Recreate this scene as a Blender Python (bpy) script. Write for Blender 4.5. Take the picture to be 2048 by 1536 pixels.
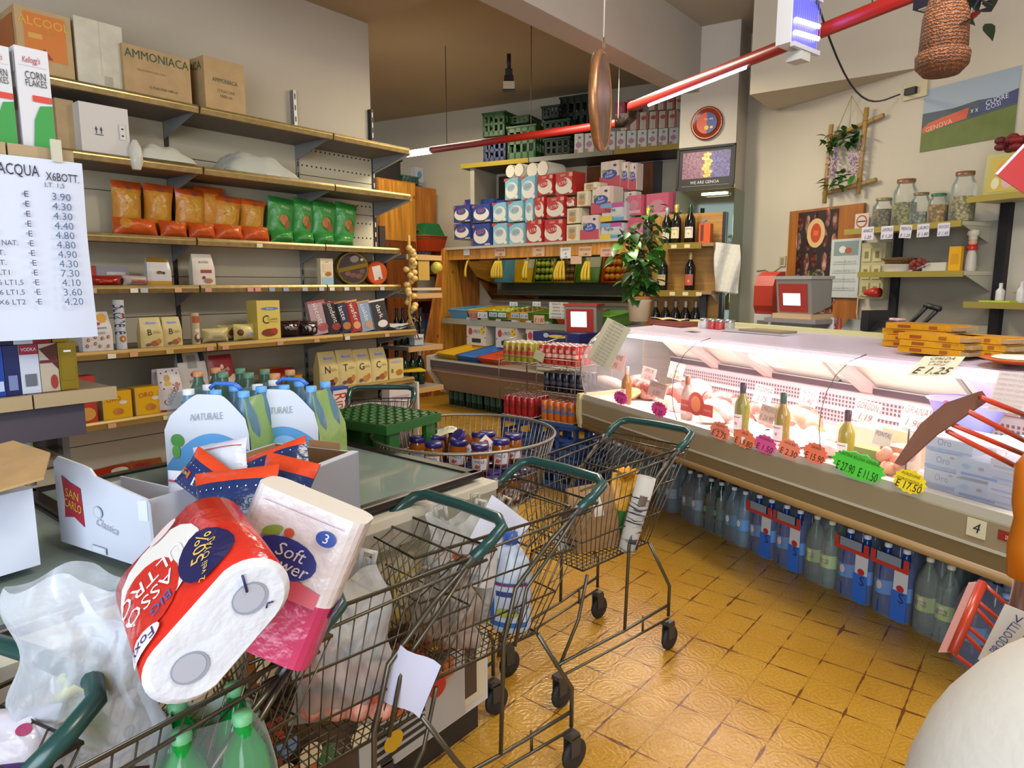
import bpy, math, random
from mathutils import Matrix, Vector
R = math.radians
for _o in list(bpy.data.objects): bpy.data.objects.remove(_o)
SC = bpy.context.scene; COL = SC.collection
# ---------------------------------------------------------------- camera
CF, CX, CY, CH = 1358.0, 1024.0, 768.0, 1.5
PIT = math.atan(202/1358)
cam = bpy.data.cameras.new('camera'); camo = bpy.data.objects.new('camera', cam); COL.objects.link(camo)
camo.location = (0, 0, CH); camo.rotation_euler = (math.pi/2-PIT, 0, 0)
cam.sensor_width = 36; cam.lens = CF/2048*36; cam.clip_start = .05; cam.clip_end = 60
SC.camera = camo
# ---------------------------------------------------------------- world, exposure, daylight
SC.view_settings.view_transform = 'Standard'; SC.view_settings.look = 'None'
SC.view_settings.gamma = 1; SC.view_settings.use_curve_mapping = False
SC.view_settings.exposure = 0.5
wd = bpy.data.worlds.new('world'); SC.world = wd; wd.use_nodes = True
bg = wd.node_tree.nodes['Background']; bg.inputs[0].default_value = (.75, .85, 1, 1); bg.inputs[1].default_value = .55
def area(name, loc, rot, sx, sy, power, col):
    l = bpy.data.lights.new(name, 'AREA'); l.shape = 'RECTANGLE'; l.size = sx; l.size_y = sy; l.energy = power; l.color = col
    o = bpy.data.objects.new(name, l); o.location = loc; o.rotation_euler = rot; COL.objects.link(o); return o
# daylight entering through the shop window behind and left of the camera
area('shop_window_daylight', (-1.3, -2.1, 1.75), (R(84), 0, R(-8)), 3.6, 2.3, 165, (.78, .88, 1.0))
# ceiling fluorescent lamps of the shop
area('ceiling_fluorescent_near', (1.2, .4, 3.5), (0, 0, R(20)), 1.3, .3, 50, (1, .93, .78))
area('ceiling_fluorescent_far', (.6, 5.2, 3.15), (0, 0, R(40)), 1.3, .3, 62, (1, .9, .7))
area('storeroom_lamp', (-1.0, 8.2, 3.6), (0, 0, 0), .8, .3, 26, (1, .88, .66))

pl_ = bpy.data.lights.new('ceiling_fill_light', 'POINT'); pl_.energy = 70; pl_.shadow_soft_size = .25; pl_.color = (.98, .93, .93); plo = bpy.data.objects.new('ceiling_fill_light', pl_); plo.location = (1.4, 2.2, 3.1); COL.objects.link(plo)  # added fill light to brighten ceiling and beam, not a fixture of the shop
# ---------------------------------------------------------------- pixel helper (used to measure, everything is placed on real planes)
def ray(x, y):
    a = (x-CX)/CF; b = -(y-CY)/CF
    return Vector((a, math.cos(PIT)+b*math.sin(PIT), -math.sin(PIT)+b*math.cos(PIT)))
def fl(x, y, z=0.0):
    r = ray(x, y); t = (z-CH)/r.z; return Vector((r.x*t, r.y*t, z))
def atd(x, y, d):
    r = ray(x, y); t = d/math.hypot(r.x, r.y)*math.hypot(r.x, r.y)/r.y; return Vector((r.x*t, r.y*t, CH+r.z*t))
def dep(P):
    return P[1]*math.cos(PIT)-(P[2]-CH)*math.sin(PIT)
class Fr:
    def __init__(s, o, th): s.o = Vector((o[0], o[1])); s.th = R(th); s.ex = Vector((math.cos(s.th), math.sin(s.th))); s.ey = Vector((-math.sin(s.th), math.cos(s.th)))
    def P(s, x, y, z=0): v = s.o+s.ex*x+s.ey*y; return Vector((v.x, v.y, z))
    def px(s, X, Y, w):
        r = ray(X, Y); r2 = Vector((r.x, r.y)); t = ((s.o+s.ey*w).dot(s.ey))/r2.dot(s.ey)
        q = r2*t-s.o; return q.dot(s.ex), CH+r.z*t
    def M(s, x=0, y=0, z=0, rz=0): return Matrix.Translation(s.P(x, y, z)) @ Matrix.Rotation(s.th+R(rz), 4, 'Z')
GO = Fr((-1.084, 5.476), 51)      # left gondola: x along it (far end 0, near negative), y into the wall
CA = Fr((1.224, 3.1), -65)        # chilled counter: x to the right, y inward
PR = Fr((-.763, 8.37), -45)      # produce stand
BW = Fr((-1.94, 10.4), -28)       # back wall
WO = Fr((0, 0), 0)
# ---------------------------------------------------------------- materials
MT = {}
def srgb(h):
    if isinstance(h, str):
        c = [int(h[i:i+2], 16)/255 for i in (0, 2, 4)]
    else: c = h
    return tuple((v/12.92 if v <= .04045 else ((v+.055)/1.055)**2.4) for v in c)+(1,)
def mat(col, rough=.6, metal=0, emit=0, alpha=1, kind=None, sc=1, name=None):
    key = (col, rough, metal, emit, alpha, kind, sc)
    if key in MT: return MT[key]
    m = bpy.data.materials.new(name or ('m_%s_%s' % (col, kind or ''))); m.use_nodes = True; nt = m.node_tree; N = nt.nodes; L = nt.links
    b = N['Principled BSDF']; c = srgb(col); b.inputs['Base Color'].default_value = c
    b.inputs['Roughness'].default_value = rough; b.inputs['Metallic'].default_value = metal
    out = N['Material Output']
    def tex(coord='Object'):
        t = N.new('ShaderNodeTexCoord'); mp = N.new('ShaderNodeMapping'); L.new(t.outputs[coord], mp.inputs[0]); return mp
    def noise(scale, detail=2, mp=None, st=None):
        n = N.new('ShaderNodeTexNoise'); n.inputs['Scale'].default_value = scale; n.inputs['Detail'].default_value = detail
        mp = mp or tex()
        if st: mp.inputs['Scale'].default_value = st
        L.new(mp.outputs[0], n.inputs['Vector']); return n
    def ramp(src, c0, c1, p0=.3, p1=.7):
        r = N.new('ShaderNodeValToRGB'); r.color_ramp.elements[0].color = c0; r.color_ramp.elements[1].color = c1
        r.color_ramp.elements[0].position = p0; r.color_ramp.elements[1].position = p1; L.new(src, r.inputs[0]); return r
    def bump(src, s=.2, d=.01):
        bp = N.new('ShaderNodeBump'); bp.inputs['Strength'].default_value = s; bp.inputs['Distance'].default_value = d; L.new(src, bp.inputs['Height']); L.new(bp.outputs[0], b.inputs['Normal'])
    mul = lambda f: (min(1, c[0]*f), min(1, c[1]*f), min(1, c[2]*f), 1)
    if emit:
        b.inputs['Emission Color'].default_value = c; b.inputs['Emission Strength'].default_value = emit
    if kind == 'wood':
        n = noise(3*sc, 5, st=(9, 9, .7)); r = ramp(n.outputs[0], mul(.62), mul(1.25), .32, .72); L.new(r.outputs[0], b.inputs['Base Color'])
        v = N.new('ShaderNodeTexVoronoi'); v.inputs['Scale'].default_value = 2.6*sc; mp = tex(); mp.inputs['Scale'].default_value = (1.6, 1.6, 1); L.new(mp.outputs[0], v.inputs['Vector'])
        k = ramp(v.outputs['Distance'], (.25, .15, .1, 1), (1, 1, 1, 1), .04, .09); mx = N.new('ShaderNodeMix'); mx.data_type = 'RGBA'; mx.blend_type = 'MULTIPLY'; mx.inputs[0].default_value = 1
        L.new(r.outputs[0], mx.inputs[6]); L.new(k.outputs[0], mx.inputs[7]); L.new(mx.outputs[2], b.inputs['Base Color'])
    elif kind == 'grain':
        n = noise(4*sc, 4, st=(.6, 12, 12)); r = ramp(n.outputs[0], mul(.8), mul(1.15)); L.new(r.outputs[0], b.inputs['Base Color'])
    elif kind == 'plaster':
        n = noise(1.1, 3); r = ramp(n.outputs[0], mul(.93), mul(1.04)); L.new(r.outputs[0], b.inputs['Base Color']); n2 = noise(60, 2); bump(n2.outputs[0], .08)
    elif kind == 'card':
        n = noise(14, 3); r = ramp(n.outputs[0], mul(.9), mul(1.08)); L.new(r.outputs[0], b.inputs['Base Color']); bump(n.outputs[0], .1)
    elif kind == 'crinkle':
        n = noise(26*sc, 3); bump(n.outputs[0], .55, .01)
    elif kind == 'metal':
        n = noise(30, 2); r = ramp(n.outputs[0], mul(.75), mul(1.1)); L.new(r.outputs[0], b.inputs['Base Color'])
    elif kind == 'wicker':
        w = N.new('ShaderNodeTexWave'); w.inputs['Scale'].default_value = 26; w.bands_direction = 'Z'; w.inputs['Distortion'].default_value = 6; w.inputs['Detail Scale'].default_value = 5
        L.new(tex().outputs[0], w.inputs['Vector']); r = ramp(w.outputs[0], mul(.45), mul(1.3)); L.new(r.outputs[0], b.inputs['Base Color']); bump(w.outputs[0], .8, .01)
    elif kind == 'meat':
        n = noise(18, 5); r = ramp(n.outputs[0], c, srgb('e2ab98'), .45, .66); L.new(r.outputs[0], b.inputs['Base Color'])
    elif kind == 'pebble':
        v = N.new('ShaderNodeTexVoronoi'); v.inputs['Scale'].default_value = 55; L.new(tex().outputs[0], v.inputs['Vector']); r = ramp(v.outputs['Distance'], mul(1.2), mul(.3), .1, .7); L.new(r.outputs[0], b.inputs['Base Color']); bump(v.outputs['Distance'], .6)
    elif kind == 'mosaic':
        n = N.new('ShaderNodeTexVoronoi'); n.inputs['Scale'].default_value = 70; L.new(tex().outputs[0], n.inputs['Vector']); mx = N.new('ShaderNodeMix'); mx.data_type = 'RGBA'; mx.inputs[6].default_value = mul(.5); mx.inputs[7].default_value = mul(2.2)
        L.new(n.outputs['Color'], mx.inputs[0]); L.new(mx.outputs[2], b.inputs['Base Color'])
    elif kind == 'floor':
        mp = tex(); mp.inputs['Rotation'].default_value = (0, 0, R(-51)); T = .158; mp.inputs['Scale'].default_value = (1/T, 1/T, 1)
        mp.inputs['Location'].default_value = FLOC
        fr = N.new('ShaderNodeVectorMath'); fr.operation = 'FRACTION'; L.new(mp.outputs[0], fr.inputs[0])
        sep = N.new('ShaderNodeSeparateXYZ'); L.new(fr.outputs[0], sep.inputs[0])
        def M2(op, a, bb=None, clamp=False):
            x = N.new('ShaderNodeMath'); x.operation = op; x.use_clamp = clamp
            for i, q in enumerate((a, bb)):
                if q is None: continue
                if isinstance(q, (int, float)): x.inputs[i].default_value = q
                else: L.new(q, x.inputs[i])
            return x.outputs[0]
        def edge(s): return M2('SUBTRACT', .5, M2('ABSOLUTE', M2('SUBTRACT', s, .5)))
        ex, ey = edge(sep.outputs[0]), edge(sep.outputs[1])
        e = M2('MINIMUM', ex, ey)
        # worn brown joints: wider in the middle of each side and at corners
        wv = noise(7, 2)
        brown = M2('MULTIPLY', M2('LESS_THAN', e, M2('ADD', .004, M2('MULTIPLY', M2('SUBTRACT', wv.outputs[0], .46, True), .17))), 1)
        mx = N.new('ShaderNodeMix'); mx.data_type = 'RGBA'; base = noise(2.2, 3); r = ramp(base.outputs[0], srgb('a8791f'), srgb('bd8f35'))
        nn = noise(120, 2); r2 = ramp(nn.outputs[0], (.72, .72, .72, 1), (1.1, 1.1, 1.1, 1)); m3 = N.new('ShaderNodeMix'); m3.data_type = 'RGBA'; m3.blend_type = 'MULTIPLY'; m3.inputs[0].default_value = 1
        L.new(r.outputs[0], m3.inputs[6]); L.new(r2.outputs[0], m3.inputs[7])
        L.new(brown, mx.inputs[0]); L.new(m3.outputs[2], mx.inputs[6]); mx.inputs[7].default_value = srgb('6a3d18'); L.new(mx.outputs[2], b.inputs['Base Color'])
        # raised swirl ornament
        ce = N.new('ShaderNodeVectorMath'); ce.operation = 'SUBTRACT'; L.new(fr.outputs[0], ce.inputs[0]); ce.inputs[1].default_value = (.5, .5, 0)
        w = N.new('ShaderNodeTexWave'); w.wave_type = 'RINGS'; w.rings_direction = 'Z'; w.inputs['Scale'].default_value = 2.2; w.inputs['Distortion'].default_value = 7; w.inputs['Detail'].default_value = 2; w.inputs['Detail Scale'].default_value = 2.5; L.new(ce.outputs[0], w.inputs['Vector'])
        h = M2('ADD', M2('MULTIPLY', w.outputs[0], .5), M2('MULTIPLY', M2('GREATER_THAN', e, .012), 1.2)); bump(h, .35, .004)
    L.new(b.outputs[0], out.inputs[0])
    if alpha < 1:
        tr = N.new('ShaderNodeBsdfTransparent'); tr.inputs[0].default_value = (1, 1, 1, 1) if kind == 'clear' else ((.93, .94, .95, 1) if kind == 'crinkle' else tuple(q**.55 for q in c[:3])+(1,)); mx = N.new('ShaderNodeMixShader'); fr_ = N.new('ShaderNodeFresnel'); fr_.inputs[0].default_value = 1.4
        ad = N.new('ShaderNodeMath'); ad.operation = 'ADD'; ad.use_clamp = True; ad.inputs[1].default_value = alpha; L.new(fr_.outputs[0], ad.inputs[0]); L.new(ad.outputs[0], mx.inputs[0])
        L.new(tr.outputs[0], mx.inputs[1]); L.new(b.outputs[0], mx.inputs[2]); L.new(mx.outputs[0], out.inputs[0])
    MT[key] = m; return m
FLOC = (0, 0, 0)
def K(c, rough=.5): return mat(c, rough)
def glass(c='e8f2ee', a=.06, r=.03): return mat(c, r, alpha=a, kind='clear')
def film(c, a=.35, r=.2): return mat(c, r, alpha=a, kind='crinkle')
# ---------------------------------------------------------------- text cache
TXT = {}
def textmesh(s, shear=0):
    k = (s, shear)
    if k in TXT: return TXT[k]
    cu = bpy.data.curves.new('t', 'FONT'); cu.body = s; cu.align_x = 'CENTER'; cu.align_y = 'CENTER'; cu.resolution_u = 2; cu.shear = shear
    o = bpy.data.objects.new('t', cu); COL.objects.link(o); dg = bpy.context.evaluated_depsgraph_get(); me = bpy.data.meshes.new_from_object(o.evaluated_get(dg))
    vs = [(v.co.x, v.co.y) for v in me.vertices]; fs = [tuple(p.vertices) for p in me.polygons]
    xs = [v[0] for v in vs] or [0, 1]; W = max(xs)-min(xs)
    bpy.data.objects.remove(o); bpy.data.curves.remove(cu); bpy.data.meshes.remove(me)
    TXT[k] = (vs, fs, W); return TXT[k]
# ---------------------------------------------------------------- mesh builder
class MB:
    def __init__(s): s.v = []; s.f = []; s.mi = []; s.ms = []; s.sm = []; s.T = Matrix.Identity(4)
    def mid(s, m):
        if isinstance(m, str): m = K(m)
        if m not in s.ms: s.ms.append(m)
        return s.ms.index(m)
    def add(s, vs, fs, m, smooth=False):
        b = len(s.v); i = s.mid(m) if not isinstance(m, list) else None
        s.v += [tuple(s.T @ Vector(v)) for v in vs]
        for k, f in enumerate(fs): s.f.append(tuple(b+q for q in f)); s.mi.append(i if i is not None else s.mid(m[k])); s.sm.append(smooth)
        return s
    def box(s, x0, x1, y0, y1, z0, z1, m, ms=None):
        vs = [(x, y, z) for z in (z0, z1) for y in (y0, y1) for x in (x0, x1)]
        fs = [(0, 2, 3, 1), (4, 5, 7, 6), (0, 1, 5, 4), (2, 6, 7, 3), (0, 4, 6, 2), (1, 3, 7, 5)]
        return s.add(vs, fs, m)
    def prism(s, poly, z0, z1, m, cap=None, top=None):   # poly in xy, extruded in z ; top: scale of upper polygon
        n = len(poly); t = top or 1
        cx = sum(p[0] for p in poly)/n; cy = sum(p[1] for p in poly)/n
        vs = [(p[0], p[1], z0) for p in poly]+[(cx+(p[0]-cx)*t, cy+(p[1]-cy)*t, z1) for p in poly]
        fs = [(i, (i+1) % n, (i+1) % n+n, i+n) for i in range(n)]; s.add(vs, fs, m); s.add(vs, [tuple(range(n-1, -1, -1)), tuple(range(n, 2*n))], cap or m); return s
    def ext(s, poly, a, b, m, axis='x', cap=None):   # profile (u,z) extruded along x (or y)
        n = len(poly); f = (lambda t, u, z: (t, u, z)) if axis == 'x' else (lambda t, u, z: (u, t, z))
        vs = [f(a, u, z) for u, z in poly]+[f(b, u, z) for u, z in poly]
        fs = [(i, (i+1) % n, (i+1) % n+n, i+n) for i in range(n)]; s.add(vs, fs, m); s.add(vs, [tuple(range(n-1, -1, -1)), tuple(range(n, 2*n))], cap or m); return s
    def lathe(s, prof, m, n=16, c=(0, 0, 0), smooth=True, sx=1, sy=1):
        vs = []; fs = []; ms = []
        for r, z in prof:
            for k in range(n): a = 2*math.pi*k/n; vs.append((c[0]+r*sx*math.cos(a), c[1]+r*sy*math.sin(a), c[2]+z))
        for i in range(len(prof)-1):
            for k in range(n): fs.append((i*n+k, i*n+(k+1) % n, (i+1)*n+(k+1) % n, (i+1)*n+k)); ms.append(m[i] if isinstance(m, list) else m)
        s.add(vs, fs, ms, smooth)
        if prof[0][0] > 1e-4: s.add(vs[:n], [tuple(range(n-1, -1, -1))], m[0] if isinstance(m, list) else m)
        if prof[-1][0] > 1e-4: s.add(vs[-n:], [tuple(range(n))], m[-1] if isinstance(m, list) else m)
        return s
    def tube(s, pts, r, m, n=6, closed=False, r1=None):
        P = [Vector(p) for p in pts]; N = len(P); vs = []; prev = None
        for i, p in enumerate(P):
            if closed: t = P[(i+1) % N]-P[i-1]
            else: t = P[min(i+1, N-1)]-P[max(i-1, 0)]
            t.normalize()
            if prev is None: u = t.cross(Vector((0, 0, 1)) if abs(t.z) < .9 else Vector((1, 0, 0)))
            else: u = prev-t*prev.dot(t)
            if u.length < 1e-6: u = t.orthogonal()
            u.normalize(); w = t.cross(u); prev = u; rr = r if r1 is None else r+(r1-r)*i/max(1, N-1)
            for k in range(n): a = 2*math.pi*k/n; vs.append(tuple(p+u*math.cos(a)*rr+w*math.sin(a)*rr))
        fs = []
        for i in range(N if closed else N-1):
            j = (i+1) % N
            for k in range(n): fs.append((i*n+k, i*n+(k+1) % n, j*n+(k+1) % n, j*n+k))
        if not closed: fs += [tuple(range(n-1, -1, -1)), tuple(range((N-1)*n, N*n))]
        return s.add(vs, fs, m, True)
    def sphere(s, c, r, m, n=10, k=6, sz=1):
        pr = [(r*math.sin(math.pi*i/k)+1e-5, -r*sz*math.cos(math.pi*i/k)) for i in range(k+1)]; return s.lathe(pr, m, n, c)
    def quad(s, a, b, c, d, m): return s.add([a, b, c, d], [(0, 1, 2, 3)], m)
    # ---- printed things on a warped surface  warp(u,v,eps)->xyz
    def grid(s, warp, u0, u1, v0, v1, m, nu=6, nv=6, eps=.0, fn=None, smooth=True):
        vs = [warp(u0+(u1-u0)*i/nu, v0+(v1-v0)*j/nv, eps) for j in range(nv+1) for i in range(nu+1)]
        fs = [(j*(nu+1)+i, j*(nu+1)+i+1, (j+1)*(nu+1)+i+1, (j+1)*(nu+1)+i) for j in range(nv) for i in range(nu)]
        if fn: m = [fn(u0+(u1-u0)*(i+.5)/nu, v0+(v1-v0)*(j+.5)/nv) for j in range(nv) for i in range(nu)]
        return s.add(vs, fs, m, smooth)
    def ell(s, warp, cu, cv, ru, rv, m, eps, n=18, rot=0, rings=2, star=0):
        vs = [warp(cu, cv, eps)]; fs = []; cr, sr = math.cos(R(rot)), math.sin(R(rot)); asp = getattr(warp, 'asp', 1)
        for j in range(1, rings+1):
            for k in range(n):
                a = 2*math.pi*k/n; q = j/rings*(1+(star*(1 if k % 2 else -1)))
                x, y = ru*asp*math.cos(a)*q, rv*math.sin(a)*q; vs.append(warp(cu+(x*cr-y*sr)/asp, cv+(x*sr+y*cr), eps))
        for k in range(n): fs.append((0, 1+k, 1+(k+1) % n))
        for j in range(rings-1):
            for k in range(n): fs.append((1+j*n+k, 1+(j+1)*n+k, 1+(j+1)*n+(k+1) % n, 1+j*n+(k+1) % n))
        return s.add(vs, fs, m)
    def txt(s, warp, st, cu, cv, hv, m, eps, rot=0, shear=0, wmax=None, sx=1):
        vs, fs, W = textmesh(st, shear); asp = getattr(warp, 'asp', 1); k = hv/.7; kx = k*sx
        if wmax and W*kx > wmax*asp: kx = wmax*asp/W
        cr, sr = math.cos(R(rot)), math.sin(R(rot)); out = []
        for x, y in vs:
            x *= kx; y *= k; out.append(warp(cu+(x*cr-y*sr)/asp, cv+(x*sr+y*cr), eps))
        return s.add(out, fs, m)
    def prints(s, warp, P):
        e = .0012
        for p in P:
            t = p[0]; e += .0004
            if t == 'r': s.grid(warp, p[1], p[3], p[2], p[4], p[5], 6, 6, e)
            elif t == 'e': s.ell(warp, p[1], p[2], p[3], p[4], p[5], e, rot=p[6] if len(p) > 6 else 0)
            elif t == 's': s.ell(warp, p[1], p[2], p[3], p[4], p[5], e, n=24, star=.06)
            elif t == 't': s.txt(warp, p[1], p[2], p[3], p[4], p[5], e+.0004, rot=p[6] if len(p) > 6 else 0, wmax=p[7] if len(p) > 7 else .92, shear=p[8] if len(p) > 8 else 0)
            elif t == 'p':
                pts = p[1]; s.add([warp(u, v, e) for u, v in pts], [tuple(range(len(pts)))], p[2])
        return s
    def build(s, name, parent=None, M=None, shade=None):
        me = bpy.data.meshes.new(name); me.from_pydata(s.v, [], s.f)
        for m in s.ms: me.materials.append(m)
        me.polygons.foreach_set('material_index', s.mi); me.polygons.foreach_set('use_smooth', s.sm); me.update()
        o = bpy.data.objects.new(name, me); COL.objects.link(o)
        if parent: o.parent = parent
        if M is not None: o.matrix_basis = M
        return o
def tag(o, label=None, cat=None, group=None, kind=None):
    if label: o['label'] = label
    if cat: o['category'] = cat
    if group: o['group'] = group
    if kind: o['kind'] = kind
    return o
def empty(name, label, cat, M, group=None):
    o = bpy.data.objects.new(name, None); o.empty_display_size = .05; COL.objects.link(o); o.matrix_basis = M; return tag(o, label, cat, group)
def struct(name, mb, M=None): o = mb.build(name, None, M); o['kind'] = 'structure'; return o
def dup(root, M, label, group=None):
    r = root.copy(); COL.objects.link(r); r.matrix_basis = M; tag(r, label, None, group)
    for ch in [c for c in root.children]:
        c = ch.copy(); COL.objects.link(c); c.parent = r; c.matrix_basis = ch.matrix_basis
        for g in list(ch.children): d = g.copy(); COL.objects.link(d); d.parent = c; d.matrix_basis = g.matrix_basis
    return r
# ---------------------------------------------------------------- generic goods (local: x right, front faces -y, z up)
def wflat(w, h, y, z0=0):
    f = lambda u, v, e: (u*w, y-e, z0+v*h); f.asp = w/h; return f
def wcyl(r, h, z0=0, span=1.0):      # u -.5..5 across the diameter-ish arc
    f = lambda u, v, e: ((r+e)*math.sin(u*2*span), -(r+e)*math.cos(u*2*span), z0+v*h); f.asp = 2*r*span/h; return f
def wtop(w, d, z):
    f = lambda u, v, e: (u*w, (v-.5)*d, z+e); f.asp = w/d; return f
def wpouch(w, h, d, shoulder=.55):
    def f(u, v, e):
        g = 1 if v < shoulder else max(.06, ((1-v)/(1-shoulder))**.75)
        k = 1-.12*max(0, v-.5)/.5
        return (u*w*k, -(d/2)*g*(1-.25*(abs(2*u))**6)-e, v*h)
    f.asp = w/h; return f
def wpillow(w, h, d, seed=0):
    rn = random.Random(seed); ph = [rn.uniform(0, 6) for _ in range(4)]
    def f(u, v, e):
        a = max(0, 1-abs(2*u)**3.2); b = max(0, math.sin(math.pi*min(1, max(0, v))))**.55
        wr = .05*math.sin(9*u+ph[0])*math.sin(11*v+ph[1])+.03*math.sin(21*u+17*v+ph[2])
        ww = w*(1-.06*math.sin(math.pi*v)+.02*math.sin(7*v+ph[3]))
        return (u*ww, -(d/2)*(a*b*(1+wr)+.03)-e, v*h)
    f.asp = w/h; return f
def shell(mb, f, m, nu=12, nv=14, fn=None, back=None):
    mb.grid(f, -.5, .5, 0, 1, m, nu, nv, 0, fn)
    g = lambda u, v, e: (lambda p: (p[0], -p[1], p[2]))(f(u, v, e))
    mb.grid(g, .5, -.5, 0, 1, back or m, nu, nv, 0)
    for sg in (-.5, .5):
        for j in range(nv):
            a, b = f(sg, j/nv, 0), f(sg, (j+1)/nv, 0); mb.quad(a, b, (b[0], -b[1], b[2]), (a[0], -a[1], a[2]), back or m)
    for v in (0, 1):
        for i in range(nu):
            a, b = f(-.5+i/nu, v, 0), f(-.5+(i+1)/nu, v, 0); mb.quad(a, b, (b[0], -b[1], b[2]), (a[0], -a[1], a[2]), back or m)
def mk_carton(w, h, d, m, P=(), side=(), top=()):
    mb = MB(); mb.box(-w/2, w/2, -d/2, d/2, 0, h, m); mb.prints(wflat(w, h, -d/2), P)
    if side:
        f = lambda u, v, e: (-w/2-e, -u*d, v*h); f.asp = d/h; mb.prints(f, side)
    if top: mb.prints(wtop(w, d, h), top)
    return mb
def mk_pouch(w, h, d, m, P=(), fn=None, sh=.55):
    mb = MB(); f = wpouch(w, h, d, sh); shell(mb, f, m, 10, 12, fn); mb.prints(f, P); return mb
def mk_pillow(w, h, d, m, P=(), fn=None, seed=0, nu=14, nv=14):
    mb = MB(); f = wpillow(w, h, d, seed); shell(mb, f, m, nu, nv, fn); mb.prints(f, P); return mb
def mk_cyl(r, h, m, P=(), n=20, cap=None):
    mb = MB(); mb.lathe([(r, 0), (r, h)], m, n); mb.lathe([(r*1.01, h), (r*1.01, h+.003), (.001, h+.003)], cap or m, n); mb.prints(wcyl(r, h), P); return mb
def goods(fr, px0, px1, ytop, z, y, mk, name, label, cat, group=None, dz=0, rz=0, tilt=0, roll=0, h=None, w=None, d=None, ybot=None):
    """item whose front stands at local y of frame fr, on height z; sizes read from its width and height"""
    pxc = (px0+px1)/2
    # ground point
    lo, hi = 200., 1600.
    for _ in range(40):
        mid_ = (lo+hi)/2; s_, zz = fr.px(pxc, mid_, y)
        if zz > z: lo = mid_
        else: hi = mid_
    s0, _ = fr.px(pxc, lo, y); P = fr.P(s0, y, z); D = dep(P)
    a, _ = fr.px(px0, lo, y); b, _ = fr.px(px1, lo, y)
    w = w or abs(b-a)*.96
    _, zt = fr.px(pxc, ytop, y); h = h or max(.02, zt-z)
    d = d or min(.09, w*.5)
    mb = mk(w, h, d)
    M = fr.M(s0, y+d/2, z+dz, rz) @ Matrix.Rotation(R(tilt), 4, 'X') @ Matrix.Rotation(R(roll), 4, 'Y')
    o = mb.build(name, None, M); tag(o, label, cat, group); return o
# ================================================================ ROOM
FLOC = (-.436, .015, 0)
m_wall = mat('b5aa96', .85, kind='plaster'); m_wall2 = mat('bdb4a0', .85, kind='plaster'); m_ceil = mat('a08a68', .9, kind='plaster'); m_ceil2 = mat('a39a88', .9, kind='plaster')
m_floor = mat('b88a2e', .3, kind='floor')
mb = MB(); mb.box(-7, 6, -4, 14, -.05, 0, m_floor); struct('floor', mb)
mb = MB(); mb.box(-9, .02, .03, .23, 0, 3.45, m_wall); mb.box(-.18, .02, .23, 1.6, 0, 3.84, m_wall); struct('wall_left', mb, GO.M())
mb = MB(); mb.box(-9, .02, -1.5, .2, 3.45, 3.84, m_ceil); mb.box(.02, 8, -1.5, 5, 3.84, 3.94, m_ceil); struct('ceiling', mb, GO.M())
mb = MB(); mb.box(-3.2, 6.5, 0, .15, 0, 3.9, m_wall2); struct('wall_back', mb, BW.M())
# beam along the room and the higher ceiling right of it
BE = Fr((1.453, 6.137), 51)
mb = MB(); mb.box(-9.5, .6, 0, .21, 3.2, 3.9, mat('a79f93', .85, kind='plaster')); struct('trim_1', mb, BE.M())
mb = MB(); mb.box(-12, 3, -8, .0, 3.75, 3.85, m_ceil2); struct('ceiling', mb, BE.M())
# pillar with mirror cladding
PI_ = Fr((1.54, 6.51), -31)
mb = MB(); mb.box(0, .51, 0, .5, 0, 3.8, mat('b8b0a2', .85, kind='plaster')); struct('trim_2', mb, PI_.M())
m_mir = mat('b9c4b0', .04, metal=1)
mb = MB(); mb.box(-.01, .52, -.012, -.002, .0, 2.36, m_mir); mb.box(.512, .522, -.01, .5, 0, 2.34, m_mir); mb.box(-.012, .524, -.016, -.001, 2.34, 2.37, 'b9ae7c')
tag(mb.build('mirror_cladding', None, PI_.M()), 'mirrored panels covering the lower half of the square pillar', 'mirror')
# right wall
RW = Fr((3.25, 4.3), -65)
mb = MB(); mb.box(-2.75, 5.2, 0, .15, 0, 3.8, m_wall2); struct('wall_right', mb, RW.M())
BK = Fr(tuple(fl(1507, 188, 3.0))[:2], -36)
mb = MB(); mb.box(-.03, 4, 0, .6, 3.0, 3.8, m_wall2); struct('trim_3', mb, BK.M())
# wall behind the photographer with the shop window opening
mb = MB()
wm = m_wall2
mb.box(-4.5, 4.2, -2.6, -2.45, 2.95, 3.8, wm); mb.box(-4.5, 4.2, -2.6, -2.45, 0, .35, wm); mb.box(-4.5, -3.3, -2.6, -2.45, .35, 2.95, wm); mb.box(.8, 4.2, -2.6, -2.45, .35, 2.95, wm)
struct('wall_front', mb)

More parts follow.
